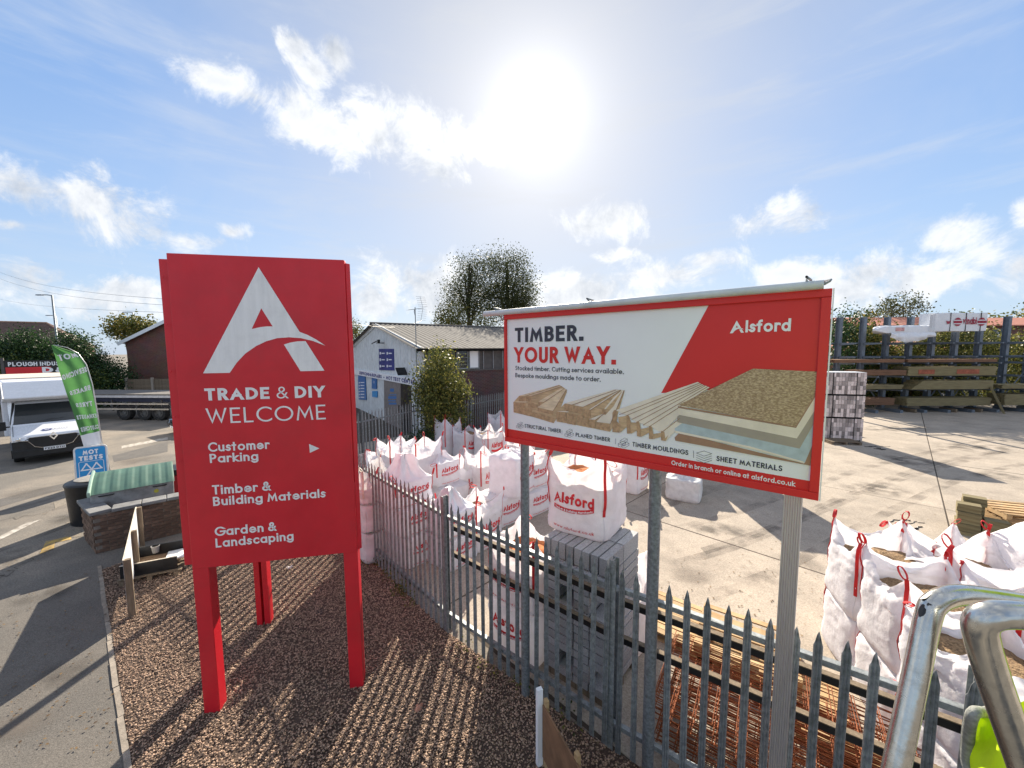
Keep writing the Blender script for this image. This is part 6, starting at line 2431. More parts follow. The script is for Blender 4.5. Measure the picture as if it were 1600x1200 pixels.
# ================================================================== RIGHT: TIMBER RACK
YR = 26.3
rx = lambda px: AY(px, 560, YR).x
rzz = lambda py: AY(1450, py, YR).z
rack = thing('timber_rack', 'tall grey cantilever timber rack along the back of the yard at the right', 'rack', (rx(1450), YR, 0))
ib = MB()
Hh = 6.35
ib.box((0, -.16, Hh / 2), (.20, .02, Hh)).box((0, .16, Hh / 2), (.20, .02, Hh)).box((0, 0, Hh / 2), (.02, .30, Hh))
ub = ib.build('upright', RACKM, rack)
am = MB().slab([(-.05, -.18, 0), (-.05, -1.35, .06), (-.05, -1.35, .14), (-.05, -.18, .16)], (.10, 0, 0)).build('arm', RACKM, rack)
ft = MB().box((0, -.6, .10), (.20, 1.7, .20)).build('foot', RACKM, rack)
LV = [rzz(537), rzz(560), rzz(567), rzz(589), rzz(609), rzz(634) + .1]
YF = YR - 1.30
ZF = lambda py: AY(1450, py, YF).z
first = True
for px in (1272, 1308, 1345, 1382, 1418, 1453, 1489, 1526, 1568, 1606, 1644):
    X = rx(px)
    M = Matrix.Translation((X, YR, 0))
    if first:
        ub.matrix_local = parent_T(rack).inverted() @ M
    else:
        inst('upright', ub.data, rack, M, world=True)
    if first:
        ft.matrix_local = parent_T(rack).inverted() @ M
    else:
        inst('foot', ft.data, rack, M, world=True)
    for z in (4.62, 3.72, ZF(566) - .005, ZF(587) - .005, ZF(608.5) - .005):
        Ma = Matrix.Translation((X, YR, z - .16))
        if first:
            am.matrix_local = parent_T(rack).inverted() @ Ma
            first = False
        else:
            inst('arm', am.data, rack, Ma, world=True)
for z in (4.6, 3.68):
    MB().box((rx(1450), YR + .12, z), (rx(1644) - rx(1272), .05, .08)).build('brace', RACKM, rack, world=True)
for a, b in ((1345, 1382), (1453, 1489), (1489, 1526), (1568, 1606)):
    MB().beam((rx(a), YR + .1, .4), (rx(b), YR + .1, 2.6), .05, .05).beam((rx(a), YR + .12, 2.6), (rx(b), YR + .12, .4), .05, .05).build('brace', RACKM, rack, world=True)


def wood_pack(x0, x1, z0, z1, label, mtl, depth=1.0, th=.045, y=None, wedge=0.0, band=None):
    y = y if y is not None else YR - .80
    t = thing('timber_pack', label, 'timber', ((x0 + x1) / 2, y, z0), 0, 'packs of sawn timber on the rack')
    n = max(1, int(round((z1 - z0) / th)))
    w_ = int(depth / .16)
    m = MB()
    for i in range(n):
        for j in range(w_):
            L0, L1 = x0 + random.uniform(0, .10) + wedge * i, x1 - random.uniform(0, .10)
            m.box(((L0 + L1) / 2, y - depth / 2 + (j + .5) * depth / w_ + random.uniform(-.01, .01), z0 + (i + .5) * (z1 - z0) / n), (L1 - L0, depth / w_ - .008, (z1 - z0) / n - .006))
    m.build('boards', [mtl], t, world=True, kind='stuff')
    if band:
        m = MB()
        for a, b in band:
            m.box((x0 + (x1 - x0) * (a + b) / 2, y - depth / 2 - .012, (z0 + z1) / 2 - .04), ((x1 - x0) * (b - a), .008, (z1 - z0) * .5))
        m.build('red_wrap_print', mat('faded_red_print', (.30, .09, .05), .8, var=.4, scale=3), t, world=True)
    return t


YF = YR - 1.30
X = lambda px: AY(px, 560, YF).x
ZF = lambda py: AY(1450, py, YF).z
wood_pack(X(1303), X(1415), ZF(566), ZF(561), 'long thin reddish boards on the middle rack arms, left half', WOODR)
wood_pack(X(1418), X(1560), ZF(566), ZF(561.5), 'long thin reddish boards on the middle rack arms, right half', WOODR)
wood_pack(X(1340), X(1419), ZF(586), ZF(578), 'dark red-brown board pack on the rack behind the brick packs', WOODR)
wood_pack(X(1420), X(1560), ZF(587), ZF(573), 'thick pale board pack with faded red print on its face', WOODG, band=((.12, .30), (.55, .80)))
wood_pack(X(1345), X(1416), ZF(607.5), ZF(601), 'greenish sleeper pack low on the rack behind the brick packs', WOODG, th=.14)
wood_pack(X(1427), X(1558), ZF(608.5), ZF(595), 'greenish stepped board pack in the middle of the rack', WOODG, wedge=.06)
wood_pack(X(1335), X(1405), ZF(632.5), ZF(622), 'brown board pack on the ground bearers behind the brick packs', WOODR)
wood_pack(X(1422), X(1557), ZF(634), ZF(622), 'long greenish board pack on the ground bearers under the rack', WOODG)
wood_pack(X(1570), X(1660), ZF(608), ZF(602), 'thin board pack on the right-hand rack at the picture edge', WOODG)
wood_pack(X(1576), X(1660), ZF(634), ZF(617), 'deep green-brown board pack on the ground at the right picture edge', WOODG)
t = thing('leaning_post', 'squared timber post leaning on the rack by the lowest boards', 'timber', (X(1552), YR - 1.6, 0))
MB().beam((X(1560), YR - 1.9, 0), (X(1551), YR - 1.35, 1.7), .14, .10).build('timber_post', WOODG, t, world=True)
for i, px in enumerate((1436, 1500, 1540)):
    p = Vector((X(px), YR - .9, .12))
    MB().box(p, (.12, 1.0, .24)).build('bearer', WOODT, None, label=('left', 'middle', 'right')[i] + ' timber bearer under the lowest long board pack at the rack', cat='timber')


wpk = thing('wrapped_pack', 'long pack wrapped in sagging white plastic on the top rack arms', 'wrapped timber', (X(1416), YR - .8, ZF(522)))
m = MB()
n = 64
wx0, wx1, wz0, wz1 = X(1374), X(1458), ZF(520), ZF(508.5)


def wpf(i, j):
    t_ = i / (n - 1)
    x = wx0 + (wx1 - wx0) * t_
    sec = [(-.48, wz0), (-.50, wz0 + (wz1 - wz0) * .5), (-.48, wz1 - .05), (-.40, wz1), (0, wz1 + .02), (.48, wz1 - .02), (.5, wz0), (0, wz0 - .03), (-.48, wz0)]
    y, z = sec[j]
    k = 1 - .75 * max(0, 1 - t_ / .14) ** 1.6
    zc_ = wz0 + (wz1 - wz0) * .45
    cr = max(0, 1 - abs(noise.noise((x * 2.2, y * 3, z * 4 + 3))) * 3) ** 2
    return Vector((x, YR - .8 + y * k - .03 * cr, zc_ + (z - zc_) * k + .05 * noise.noise((x * 1.6, y * 2, 8.0)) + .02 * cr))


m.grid(n, 9, wpf)
m.poly([wpf(n - 1, j) for j in range(8)])
m.poly([wpf(0, j) for j in range(8)])
m.build('wrapping', PLASW, wpk, world=True, smooth=True)
m = MB()
hx0, hx1 = X(1388), X(1456)


def hang(i, j):
    u, v = i / 47, j / 9
    dz = .30 + .38 * math.sin(math.pi * min(1, u * 1.1)) * (1 - .5 * math.sin(u * 9) ** 2 * u)
    fold = .07 * math.sin(u * 26 + 2 * noise.noise((u * 5, v, 2))) * v + .05 * noise.noise((u * 9, v * 3, 4))
    return Vector((hx0 + (hx1 - hx0) * u, YR - 1.31 - fold - .10 * math.sin(math.pi * v), wz0 + .03 - dz * v))


m.grid(48, 10, hang)
m.build('loose_film', PLASW, wpk, world=True, smooth='full')
m = MB()
m.box((X(1402), YR - 1.325, (wz0 + wz1) / 2), (.55, .02, .22))
m.build('faded_print', mat('faded_pink_print', (.55, .30, .30), .5, var=.3, scale=8), wpk, world=True)

vp = thing('wrapped_pack', 'big square pack in white printed film with dark red logos on the rack top', 'wrapped timber', (X(1490), YR - .8, ZF(517.5)))
va, vb_, vz0, vz1 = X(1456), X(1536), ZF(517.5), ZF(489)
m = MB()
n = 26


def vf(i, j):
    x = va + (vb_ - va) * i / (n - 1)
    prof_ = [(-.5, vz0), (-.52, (vz0 + vz1) / 2), (-.5, vz1 - .04), (-.46, vz1), (.5, vz1), (.5, vz0)]
    y, z = prof_[j]
    return Vector((x, YR - .8 + y + .012 * noise.noise((x * 3, z * 2, 2)), z + .02 * noise.noise((x * 2.5, y * 3, 7))))


m.grid(n, 6, vf)
m.poly([vf(n - 1, j) for j in range(6)])
m.poly([vf(0, j) for j in range(6)])
m.build('printed_film', PLASW, vp, world=True, smooth=True)
m = MB()
lx0 = X(1447)
m.grid(9, 5, lambda i, j: Vector((lx0 + (va - lx0) * i / 8, YR - 1.30 + .06 * math.sin(i * 2.3) - .02, vz0 + (vz1 - .03 - vz0) * j / 4 - (.10 * (1 - i / 8) * (j / 4)))))
m.build('loose_flap', PLASW, vp, world=True, smooth='full')
DRED = mat('dark_red_print', (.32, .02, .05), .5)
m = MB()
yv = YR - 1.345
for cx in (1490, 1527):
    c0 = X(cx)
    zc = (vz0 + vz1) / 2
    pts = [(c0 + .27 * math.cos(a) * (1.0 if abs(math.sin(a)) < .4 else .9), zc + .27 * math.sin(a)) for a in np.linspace(0, 6.28, 25)[:-1]]
    m.poly([(x, yv, z) for x, z in pts])
m.build('round_logo', DRED, vp, world=True)
m = MB()
for cx in (1490, 1527):
    c0 = X(cx)
    for dz in (.10, -.12):
        m.poly([(c0 - .29, yv - .006, (vz0 + vz1) / 2 + dz - .025), (c0 + .29, yv - .006, (vz0 + vz1) / 2 + dz - .025), (c0 + .29, yv - .006, (vz0 + vz1) / 2 + dz + .025), (c0 - .29, yv - .006, (vz0 + vz1) / 2 + dz + .025)])
m.build('logo_bars', PLASW, vp, world=True)
m = MB()
put_text(m, 'vinabi', lambda u, v, n: Vector((X(1498) + u, yv - .002 - n, ((vz0 + vz1) / 2 - .16) + v)), X(1519) - X(1498), .46, .20, .12, base=0, eps=.003)
put_text(m, 'vi', lambda u, v, n: Vector((X(1533) + u, yv - .002 - n, ((vz0 + vz1) / 2 - .16) + v)), .12, .34, .20, .12, base=0, eps=.003)
put_text(m, 'w', lambda u, v, n: Vector((X(1472) + u, yv - .002 - n, ((vz0 + vz1) / 2 - .16) + v)), .28, .34, .20, .12, base=0, eps=.003)
m.build('lettering', DRED, vp, world=True)
m = MB()
for px in (1479, 1503, 1526):
    m.box((X(px), yv + .03, (vz0 + vz1) / 2), (.02, .06, vz1 - vz0 + .02))
m.build('strap', DARKW, vp, world=True)

# shrubs, fence and red roofs behind the rack
spec = [(1322, 480, 600, 28.2, HEDGEL, 'tall loose dark shrub at the left end of the timber rack', 1.6), (1352, 487, 590, 28.6, SHRUBL, 'dark shrub behind the second rack upright', 1.2), (1375, 520, 620, 29, SHRUBL, 'autumn tinted shrub low behind the brick packs', 1.4), (1398, 548, 620, 29.5, SHRUBL, 'low clipped shrub in front of the red roof', 1.3),
        (1438, 512, 620, 29, BUSHL, 'yellow-green shrub behind the white wrapped pack', 1.4), (1470, 500, 620, 29, BUSHL, 'yellow-green shrub under the logo pack', 1.5), (1505, 500, 620, 29.2, BUSHL, 'rounded bright shrub below the logo pack at the right', 1.5), (1545, 512, 620, 29.5, BUSHL, 'taller pale shrub beside the thick rack upright', 1.5), (1590, 528, 620, 29.5, BUSHL, 'rounded light shrub at the right picture edge', 1.6), (1625, 515, 620, 29.8, SHRUBL, 'shrub just beyond the right picture edge', 1.5)]
for k, (px, y0, y1, Yd, mt, lab, w_) in enumerate(spec):
    zt = AY(px, y0, Yd).z
    x = AY(px, 545, Yd).x
    rr = random.Random(k)
    cl = [((x + rr.uniform(-.3, .3), Yd, zt * .25), (w_ * .9, .8, zt * .28)), ((x + rr.uniform(-.3, .3), Yd, zt * .55), (w_, .8, zt * .28)), ((x + rr.uniform(-.3, .3), Yd + .1, zt * .82), (w_ * .62, .6, zt * .18)), ((x + rr.uniform(-.8, .8), Yd, zt * .7), (w_ * .5, .5, zt * .2))]
    tree('garden_shrub', lab, 'shrub', (x, Yd, 0), cl, 5000, .17, mt, 60 + k, .08, clump=30, spread=.5)
tree('small_tree', 'airy rounded tree beyond the red roofs behind the rack', 'tree', (AY(1412, 540, 48).x, 48, 0), [(at(1412, 475, 48), (2.2, 1.6, 1.3)), (at(1400, 486, 48), (1.6, 1.4, 1.0)), (at(1425, 486, 48), (1.7, 1.4, 1.0)), (at(1372, 494, 48), (2.0, 1.2, .8)), (at(1350, 498, 48), (1.4, 1.2, .8))], 2600, .22, TREEL, 77, .15, clump=9)
V, F = leaves([((AY(px, 495, 70).x, 70 + dy, 4), (6, 4, 5.5 + dz)) for px, dy, dz in ((1560, 0, .2), (1590, 2, 1.2), (1620, 0, 2.0), (1660, 2, 2.6))], 5200, .5, 91)
np_mesh('far_trees', V, F, SHRUBL, None, kind='stuff')
V, F = leaves([((AY(px, 495, 62).x, 62, 4), (3, 3, 5)) for px in (1465, 1480, 1505)], 1500, .4, 92)
np_mesh('far_shrubs', V, F, SHRUBL, None, kind='stuff')
for (px, w_, Yd, yt, ye, lab) in ((1420, 12, 44, 494, 508, 'long red-tiled brick building behind the rack, left of the logo pack'), (1585, 16, 46, 495, 508, 'long red-tiled brick building behind the rack at the right edge'), (1400, 8, 30.2, 533, 548, 'low red roof seen between the rack uprights'),):
    zt, ze = AY(px, yt, Yd).z, AY(px, ye, Yd).z
    x = AY(px, 545, Yd).x
    t = thing('red_roofed_building', lab, 'building', (x, Yd, 0))
    MB().box((0, 3, ze / 2), (w_, 5.6, ze)).build('wall', BRK, t, boxuv=(1, 0, 0))
    m = MB()
    a = [(-w_ / 2 - .4, -.3, ze - .1), (w_ / 2 + .4, -.3, ze - .1), (w_ / 2 + .4, 3, zt), (-w_ / 2 - .4, 3, zt)]
    m.slab(a, (0, 0, .12))
    m.slab([(-w_ / 2 - .4, 6.3, ze - .1), (w_ / 2 + .4, 6.3, ze - .1), (w_ / 2 + .4, 3.0, zt), (-w_ / 2 - .4, 3.0, zt)][::-1], (0, 0, .12))
    for q in range(int(w_ / .35)):
        pass
    m.build('roof', ROOFT, t)
    for q in range(4):
        wx = -w_ / 2 + (q + .5) * w_ / 4
        wn_ = MB().box((wx, .17, ze - .9), (1.2, .06, 1.0)).build('window', GLASS, t)
        MB().box((wx, .13, ze - .9), (.06, .05, 1.0)).build('glazing_bar', WHITEP, wn_)
t = thing('boundary_fence', 'dark mesh fence with pale timber behind the left of the rack', 'fence', (X(1300), 27.6, 0))
pb = MB().box((0, 0, 1.1), (.10, .03, 2.2)).build('slat', mat('pale_slat', (.50, .36, .14), .8, var=.2), t)  # slats in a pale tan, varied only by noise
pb.matrix_local = Matrix.Translation((0, 0, 0))
for k in range(1, 26):
    inst('slat', pb.data, t, Matrix.Translation((k * .17, 0, random.uniform(-.05, .05))))
MB().box((2.1, .04, 1.8), (4.4, .04, .08)).build('rail', WOODT, t)

# ================================================================== LOW WALL, BINS, A-BOARD AND FLAG ON THE LEFT
W0 = G(150, 866)
wl_dir = (G(131, 842) - W0).normalized()            # along the road face, away to the left
WH = AY(152, 801, W0.y).z - .07
wr_dir = (G(273, 777, WH + .07) - G(152, 801, WH + .07)).normalized()            # along the front, behind the totem
wall = thing('brick_wall', 'low dirty brick wall with a stone coping at the footway corner', 'wall', W0)
hb = .075
bk = MB().box((0, 0, 0), (.215, .10, .065)).build('brick', BRICKW, wall, bevel=.004)
first = True
LW, LR = 1.15, 2.4
for d, Lw, inn in ((wl_dir, LW, wr_dir), (wr_dir, LR, wl_dir)):
    rz = math.atan2(d.y, d.x)
    for c in range(int(WH / hb)):
        nbk = int(Lw / .226)
        for k in range(nbk):
            s = (k + .5) * .226 + (.113 if c % 2 else 0)
            p = W0 + d * s + inn * .055
            M = TR(p.x + random.uniform(-.004, .004), p.y + random.uniform(-.004, .004), .04 + hb * c, rz + random.uniform(-.012, .012))
            if first:
                bk.matrix_local = parent_T(wall).inverted() @ M
                first = False
            else:
                inst('brick', bk.data, wall, M, world=True)
m = MB()
m.slab([W0 + wl_dir * .02 + wr_dir * .02, W0 + wl_dir * (LW + .05) + wr_dir * .02, W0 + wl_dir * (LW + .05) + wr_dir * .10, W0 + wl_dir * .10 + wr_dir * .10, W0 + wl_dir * .10 + wr_dir * (LR + .05), W0 + wl_dir * .02 + wr_dir * (LR + .05)], (0, 0, WH))
m.build('mortar', MORTAR, wall, world=True)
for d, Lw, inn in ((wl_dir, LW, wr_dir), (wr_dir, LR, wl_dir)):
    k = 0.0
    while k < Lw:
        seg = random.uniform(.42, .5)
        c = W0 + d * (k + seg / 2 + (.0 if d is wl_dir else .32)) + inn * .13
        MB().box((c.x, c.y, WH + .035), (seg - .012, .34, .07), math.atan2(d.y, d.x) + random.uniform(-.02, .02)).build('coping', COPING, wall, world=True, bevel=.012)
        k += seg
# galvanised bin with a green lid
gb = AY(212, 770, 9.15)
gb.z = 0
byaw = math.atan2(wr_dir.y, wr_dir.x)
t = thing('wheeled_bin', 'large galvanised bin with a ribbed green lid behind the low brick wall', 'bin', gb, byaw)
MB().box((0, 0, .62), (1.36, .95, 1.02), taper=1.04).build('bin_body', mat('bin_galv', (.27, .29, .30), .6, metal=.25, var=.25, scale=5, dirt=.35, dirtscale=4), t, bevel=.03)
m = MB()
nu, nv = 61, 12


def lid(i, j):
    u = -.72 + 1.44 * i / (nu - 1)
    v = j / (nv - 1)
    rib = .016 * (1 if (i // 5) % 2 else 0) * (0 if j in (0, nv - 1) else 1)
    return Vector((u, -.56 + 1.12 * v, 1.13 + .26 * v + .05 * math.sin(math.pi * v) + rib * .8))


m.grid(nu, nv, lid)
for e in (0, nu - 1):
    m.poly([lid(e, j) for j in range(nv)])
m.build('lid', GREENL, t, smooth=True)
m = MB()
m.slab([(-.74, -.58, 1.09), (-.74, .58, 1.35), (-.74, .58, 1.45), (-.74, .0, 1.36), (-.74, -.58, 1.20)], (.055, 0, 0))
m.build('lid_rim', mat('pale_green_rim', (.28, .40, .33), .4), t, bevel=.015)
MB().lathe([(.045, 0), (.045, .01), (0, .01)], (.38, -.5, .95), (0, -1, 0), 16).build('round_sticker', mat('yellow_sticker', (.45, .42, .05), .6), t)
m = MB()
for s in (-1, 1):
    m.tube([(s * .45 - .12, -.49, 1.06), (s * .45 - .1, -.53, 1.06), (s * .45 + .1, -.53, 1.06), (s * .45 + .12, -.49, 1.06)], .012, 6)
m.build('grab_handle', BLACK, t)
rbp = AY(272, 770, 10.0)
rbp.z = 0
t = thing('wheeled_bin', 'red wheeled bin with a slatted black lid beside the red totem', 'bin', rbp, byaw)
MB().box((0, 0, .58), (.95, .62, 1.0), taper=1.1).build('bin_body', mat('red_plastic', (.42, .02, .03), .45), t, bevel=.03)
m = MB()
m.box((0, 0, 1.14), (1.1, .74, .09))
for k in range(8):
    m.box((-.46 + .13 * k, 0, 1.20), (.07, .7, .05))
m.build('lid', BLACK, t, bevel=.01)
m = MB()
rp = AY(148, 770, 9.6)
rp.z = -.05
t = thing('planter_tub', 'round topped dark bin behind the low brick wall just below the blue board', 'bin', rp)
m.lathe([(.46, .0), (.50, 1.0), (.52, 1.06), (.50, 1.10), (.40, 1.14), (0, 1.17)], (0, 0, 0), n=26)
m.build('tub', BLACK, t, smooth=True)
MB().lathe([(.38, 1.155), (.30, 1.175), (0, 1.185)], (.04, .02, 0), n=24).build('lid_panel', mat('dusty_lid', (.30, .28, .25), .6, var=.2), t, smooth=True)

# A-board
ab = G(146, 762) + Vector((0, 0, 0))
afwd = (EYE - ab)
afwd.z = 0
afwd.normalize()
ar = Vector((-afwd.y, afwd.x, 0))
ar = (ar * 1.0 + afwd * .10).normalized()
afwd = Vector((ar.y, -ar.x, 0))
if afwd.dot(EYE - ab) < 0:
    afwd = -afwd
AM = Matrix(((ar.x, -afwd.x, 0, ab.x), (ar.y, -afwd.y, 0, ab.y), (0, 0, 1, 0), (0, 0, 0, 1)))
t = thing('pavement_sign', 'blue A-board lettered MOT TESTS behind the low brick wall', 'sign', M=AM)
AW, AH = .37, 1.32
tilt = lambda x, z, n: Vector((x, .22 * z / AH - n, z))


def rrect(w, z0, z1, r, n=5):
    pts = []
    for cx, cz, a0 in ((w - r, z0 + r, -90), (w - r, z1 - r, 0), (-w + r, z1 - r, 90), (-w + r, z0 + r, 180)):
        for i in range(n + 1):
            a = R(a0 + 90 * i / n)
            pts.append((cx + r * math.cos(a), cz + r * math.sin(a)))
    return pts


m = MB()
m.slab([tilt(x, z, 0) for x, z in rrect(AW, .12, AH, .10)], (0, .03, 0))
m.build('frame', mat('white_plastic', (.72, .72, .70), .5, dirt=.2), t)
m = MB()
put_poly(m, rrect(AW - .045, .20, AH - .045, .06), tilt, .006)
m.build('blue_panel', MOTB, t)
m = MB()
m.slab([(x, .52 - .20 * z / AH, z) for x, z in rrect(AW, .0, AH - .03, .10)], (0, .03, 0))
m.build('frame', mat('grey_plastic', (.35, .36, .37), .5), t)
m = MB()
for s in (-1, 1):
    m.box((s * (AW - .05), .06, .07), (.05, .05, .16))
m.build('foot', BLACK, t)
for txt, u0, u1, z, h in (('MOT', -.17, .17, 1.06, .145), ('TESTS', -.26, .26, .88, .145), ('WHILE-U-WAIT', -.25, .25, .255, .055)):
    m = MB()
    put_text(m, txt, lambda u, v, n, a=u0, z_=z: tilt(a + u, z_ + v, n), u1 - u0, h, .26, .12, base=.012, eps=.0012)
    m.build('lettering', WHITEP, t)
m = MB()
st_ = stroke_strip(rrect(.27, .335, .845, .04) + [rrect(.27, .335, .845, .04)[0]], .012)
m.add([tilt(p[0], p[1], .010) for lr in st_ for p in lr], [(2 * i, 2 * i + 1, 2 * i + 3, 2 * i + 2) for i in range(len(st_) - 1)])
m.build('border_line', WHITEP, t)
three_w = MB()
s = .22
cx, cz = 0, .585
for k, tri in enumerate(([(-.22, .0), (-.11, .19), (0, .0)], [(.0, .0), (.11, .19), (.22, .0)], [(0, 0), (-.12, -.20), (.12, -.20)])):
    for j in range(3):
        sp_ = stroke_strip([tri[j], tri[(j + 1) % 3]], .034)
        three_w.add([tilt(cx + p[0], cz + p[1], .010 + .001 * (k * 3 + j)) for lr in sp_ for p in lr], [(0, 1, 3, 2)])
three_w.build('triangle_emblem', WHITEP, t)

# feather flag, seen from the back so the print reads mirrored
fb = G(172, 752)
fa = (EYE - fb)
fa.z = 0
fa.normalize()
fr = Vector((-fa.y, fa.x, 0))
if fr.x < 0:
    fr = -fr
t = thing('feather_flag', 'leaning green feather flag with mirrored white lettering beside the blue A-board', 'flag', fb)
FPn = VPlane(fb, fr)


def fpt(px, py):
    return FPn.uv(px, py)


mast_px = [(171, 756), (163, 730), (159, 690), (152, 645), (144, 600), (135, 570), (122, 552), (105, 543), (84, 539)]
edge_px = [(132, 702), (123, 670), (113, 640), (104, 616), (94, 585), (86, 556), (80, 540)]
mast = [fpt(*p) for p in mast_px]
m = MB()
m.tube([FPn.at(u, z, .02) for u, z in mast], [.025, .022, .02, .018, .016, .014, .012, .010, .008], 8)
m.build('mast', ALU, t, world=True, smooth='full')


def interp(lst, s):
    s = s * (len(lst) - 1)
    i = min(len(lst) - 2, int(s))
    f = s - i
    return (lst[i][0] + (lst[i + 1][0] - lst[i][0]) * f, lst[i][1] + (lst[i + 1][1] - lst[i][1]) * f)


mast2 = [fpt(*p) for p in [(160.5, 692), (155, 665), (150, 638), (144, 603), (135, 570), (120, 551), (82, 539)]]
edge2 = [fpt(*p) for p in edge_px]


def flag(s, v):
    a, b = interp(edge2, s), interp(mast2, s)
    u, z = a[0] + (b[0] - a[0]) * v, a[1] + (b[1] - a[1]) * v
    n = .07 * math.sin(s * 9 + v * 3) * (1 - v) + .035 * math.sin(v * 11 + s * 6)
    return u, z, n


m = MB()
m.grid(15, 41, lambda i, j: FPn.at(*flag(j / 40, i / 14)))
fo = m.build('flag_cloth', GREENF, t, world=True, smooth='full')
m = MB()
m.grid(15, 6, lambda i, j: FPn.at(*(lambda q: (q[0], q[1], q[2] + .004))(flag(.115 * j / 5, i / 14))))
m.build('white_hem', WHITEP, t, world=True, smooth='full')
for txt, s0, v0, v1, h, mt in (('MOT', .78, .12, .95, .058, WHITEP), ('SERVICING', .615, .04, .97, .040, WHITEP), ('BRAKES', .475, .12, .92, .038, WHITEP), ('TYRES', .352, .20, .88, .038, WHITEP), ('EXHAUSTS', .245, .08, .97, .036, WHITEP), ('CLUTCHES', .140, .10, .97, .036, WHITEP)):
    m = MB()

    def ff(u, v, n, s0=s0, v0=v0, v1=v1):
        q = flag(s0 + v, v0 + (v1 - v0) * u)
        return FPn.at(q[0], q[1], q[2] + .006 + n)
    put_text(m, txt, ff, 1.0, h * 1.05, .24, .14, sub=.5, base=0, eps=.0012, mirror=True)
    m.build('lettering', mt, t, world=True)
MB().lathe([(.30, 0), (.30, .05), (.06, .08), (.03, .5)], fb, n=18).build('flag_base', BLACK, t, world=True)

# banner board along the verge, seen almost edge-on
b0, b1 = G(207, 965), Vector((-8.05, 8.0, 0))
bd_ = (b1 - b0).normalized()
bn_ = Vector((-bd_.y, bd_.x, 0))
if bn_.x > 0:
    bn_ = -bn_
t = thing('banner_board', 'low red banner board on timber posts seen edge-on beside the footway', 'sign', b0)
m = MB()
LB = (b1 - b0).length
q0, q1 = b0 + bn_ * .035, b1 + bn_ * .035
MB().slab([q0 + Vector((0, 0, .18)), q1 + Vector((0, 0, .18)), q1 + Vector((0, 0, .98)), q0 + Vector((0, 0, .98))], bn_ * .012).build('board', WHITEP, t, world=True)
pf = lambda s, z, n: b0 + bd_ * s + bn_ * (.048 + n) + Vector((0, 0, z))
m = MB()
put_poly(m, [(.02, .30), (LB - .02, .30), (LB - .02, .95), (.02, .95)], pf, .002)
m.build('red_print', mat('faded_red_banner', (.42, .03, .06), .5, var=.2), t, world=True)
m = MB()
put_poly(m, [(.02, .19), (LB - .02, .19), (LB - .02, .29), (.02, .29)], pf, .002)
m.build('yellow_print', mat('yellow_print', (.55, .42, .05), .5), t, world=True)
m = MB()
put_text(m, 'GARDEN', lambda u, v, n: pf(LB - .3 - u, .48 + v, n), LB - .6, .3, .2, .12, base=.004, eps=.001)
m.build('lettering', WHITEP, t, world=True)
m = MB()
m.beam(q0 + Vector((0, 0, .985)) + bn_ * .006, q1 + Vector((0, 0, .985)) + bn_ * .006, .02, .012)
m.build('top_edge', mat('pale_edge', (.62, .56, .46), .7), t, world=True)
for s in (.03, LB * .48, LB - .03):
    p = b0 + bd_ * s
    MB().box((p.x, p.y, .49), (.09, .07, .98), math.atan2(bd_.y, bd_.x) + R(90)).build('post', WOODT, t, world=True)

# old pallet box full of rubbish by the wall
jp = G(246, 893)
jy = math.atan2(.42, .90)
t = thing('pallet_box', 'black planter boxes on an old pallet by the low wall, part full of soil', 'planter', M=Matrix.Translation(jp) @ Matrix.Rotation(jy, 4, 'Z') @ Matrix.Diagonal((.72, .72, .8, 1)))
for k, y in enumerate((-.42, -.14, .14, .42)):
    MB().box((0, y, .13), (1.3, .10, .022)).build('board', WOODT, t)
for x in (-.55, 0, .55):
    MB().box((x, 0, .06), (.1, 1.0, .10)).build('bearer', WOODT, t)
MB().box((-.02, -.38, .30), (1.15, .03, .30)).build('box_side', BLACK, t)
MB().box((-.02, .42, .34), (1.25, .03, .40)).build('box_side', BLACK, t)
MB().box((-.58, .02, .30), (.03, .78, .30)).build('box_side', BLACK, t)
MB().box((-.02, -.395, .455), (1.15, .03, .012)).build('pale_edge', mat('pale_edge', (.62, .56, .46), .7), t)
MB().box((-.15, .02, .26), (.85, .74, .05)).build('soil', SANDB, t)
MB().box((.42, .06, .33), (.42, .55, .03), R(8)).build('white_sheet', mat('white_polystyrene', (.75, .74, .72), .8, bump=.2), t)
MB().lathe([(.07, 0), (.09, .16), (.10, .17), (.08, .17)], (-.12, .36, .36), n=14).build('flower_pot', mat('grey_pot', (.30, .29, .28), .7), t)
MB().lathe([(.12, 0), (.13, .04), (0, .05)], (.25, -.2, .15), n=12).build('clay_saucer', mat('clay', (.42, .20, .12), .8), t)

# ================================================================== DARK CAR, NOSE SHOWING BESIDE THE TOTEM
cv = G(262, 676)
cf = Vector((-.55, -.83, 0)).normalized()
cr_ = Vector((-cf.y, cf.x, 0))
CM = Matrix(((cr_.x, -cf.x, 0, cv.x + cr_.x * .80), (cr_.y, -cf.y, 0, cv.y + cr_.y * .80), (0, 0, 1, 0), (0, 0, 0, 1)))
t = thing('parked_car', 'dark car with bright headlight mostly hidden behind the red totem', 'car', M=CM)
CARP = mat('dark_car_paint', (.012, .014, .022), .2, coat=.6, var=.1)
prof = [(.02, .32), (.0, .55), (.08, .72), (.95, .95), (1.65, 1.42), (2.2, 1.50), (3.1, 1.46), (3.85, 1.02), (4.15, .95), (4.2, .45), (4.1, .32)]
hw = [.80, .84, .84, .86, .68, .64, .66, .82, .80, .80, .78]
vs = [(s * w_, y, z) for s in (-1, 1) for (y, z), w_ in zip(prof, hw)]
n = len(prof)
m = MB()
m.add(vs, [tuple(range(n - 1, -1, -1)), tuple(range(n, 2 * n))] + [(i, (i + 1) % n, n + (i + 1) % n, n + i) for i in range(n)])
m.build('body', CARP, t, bevel=.05)
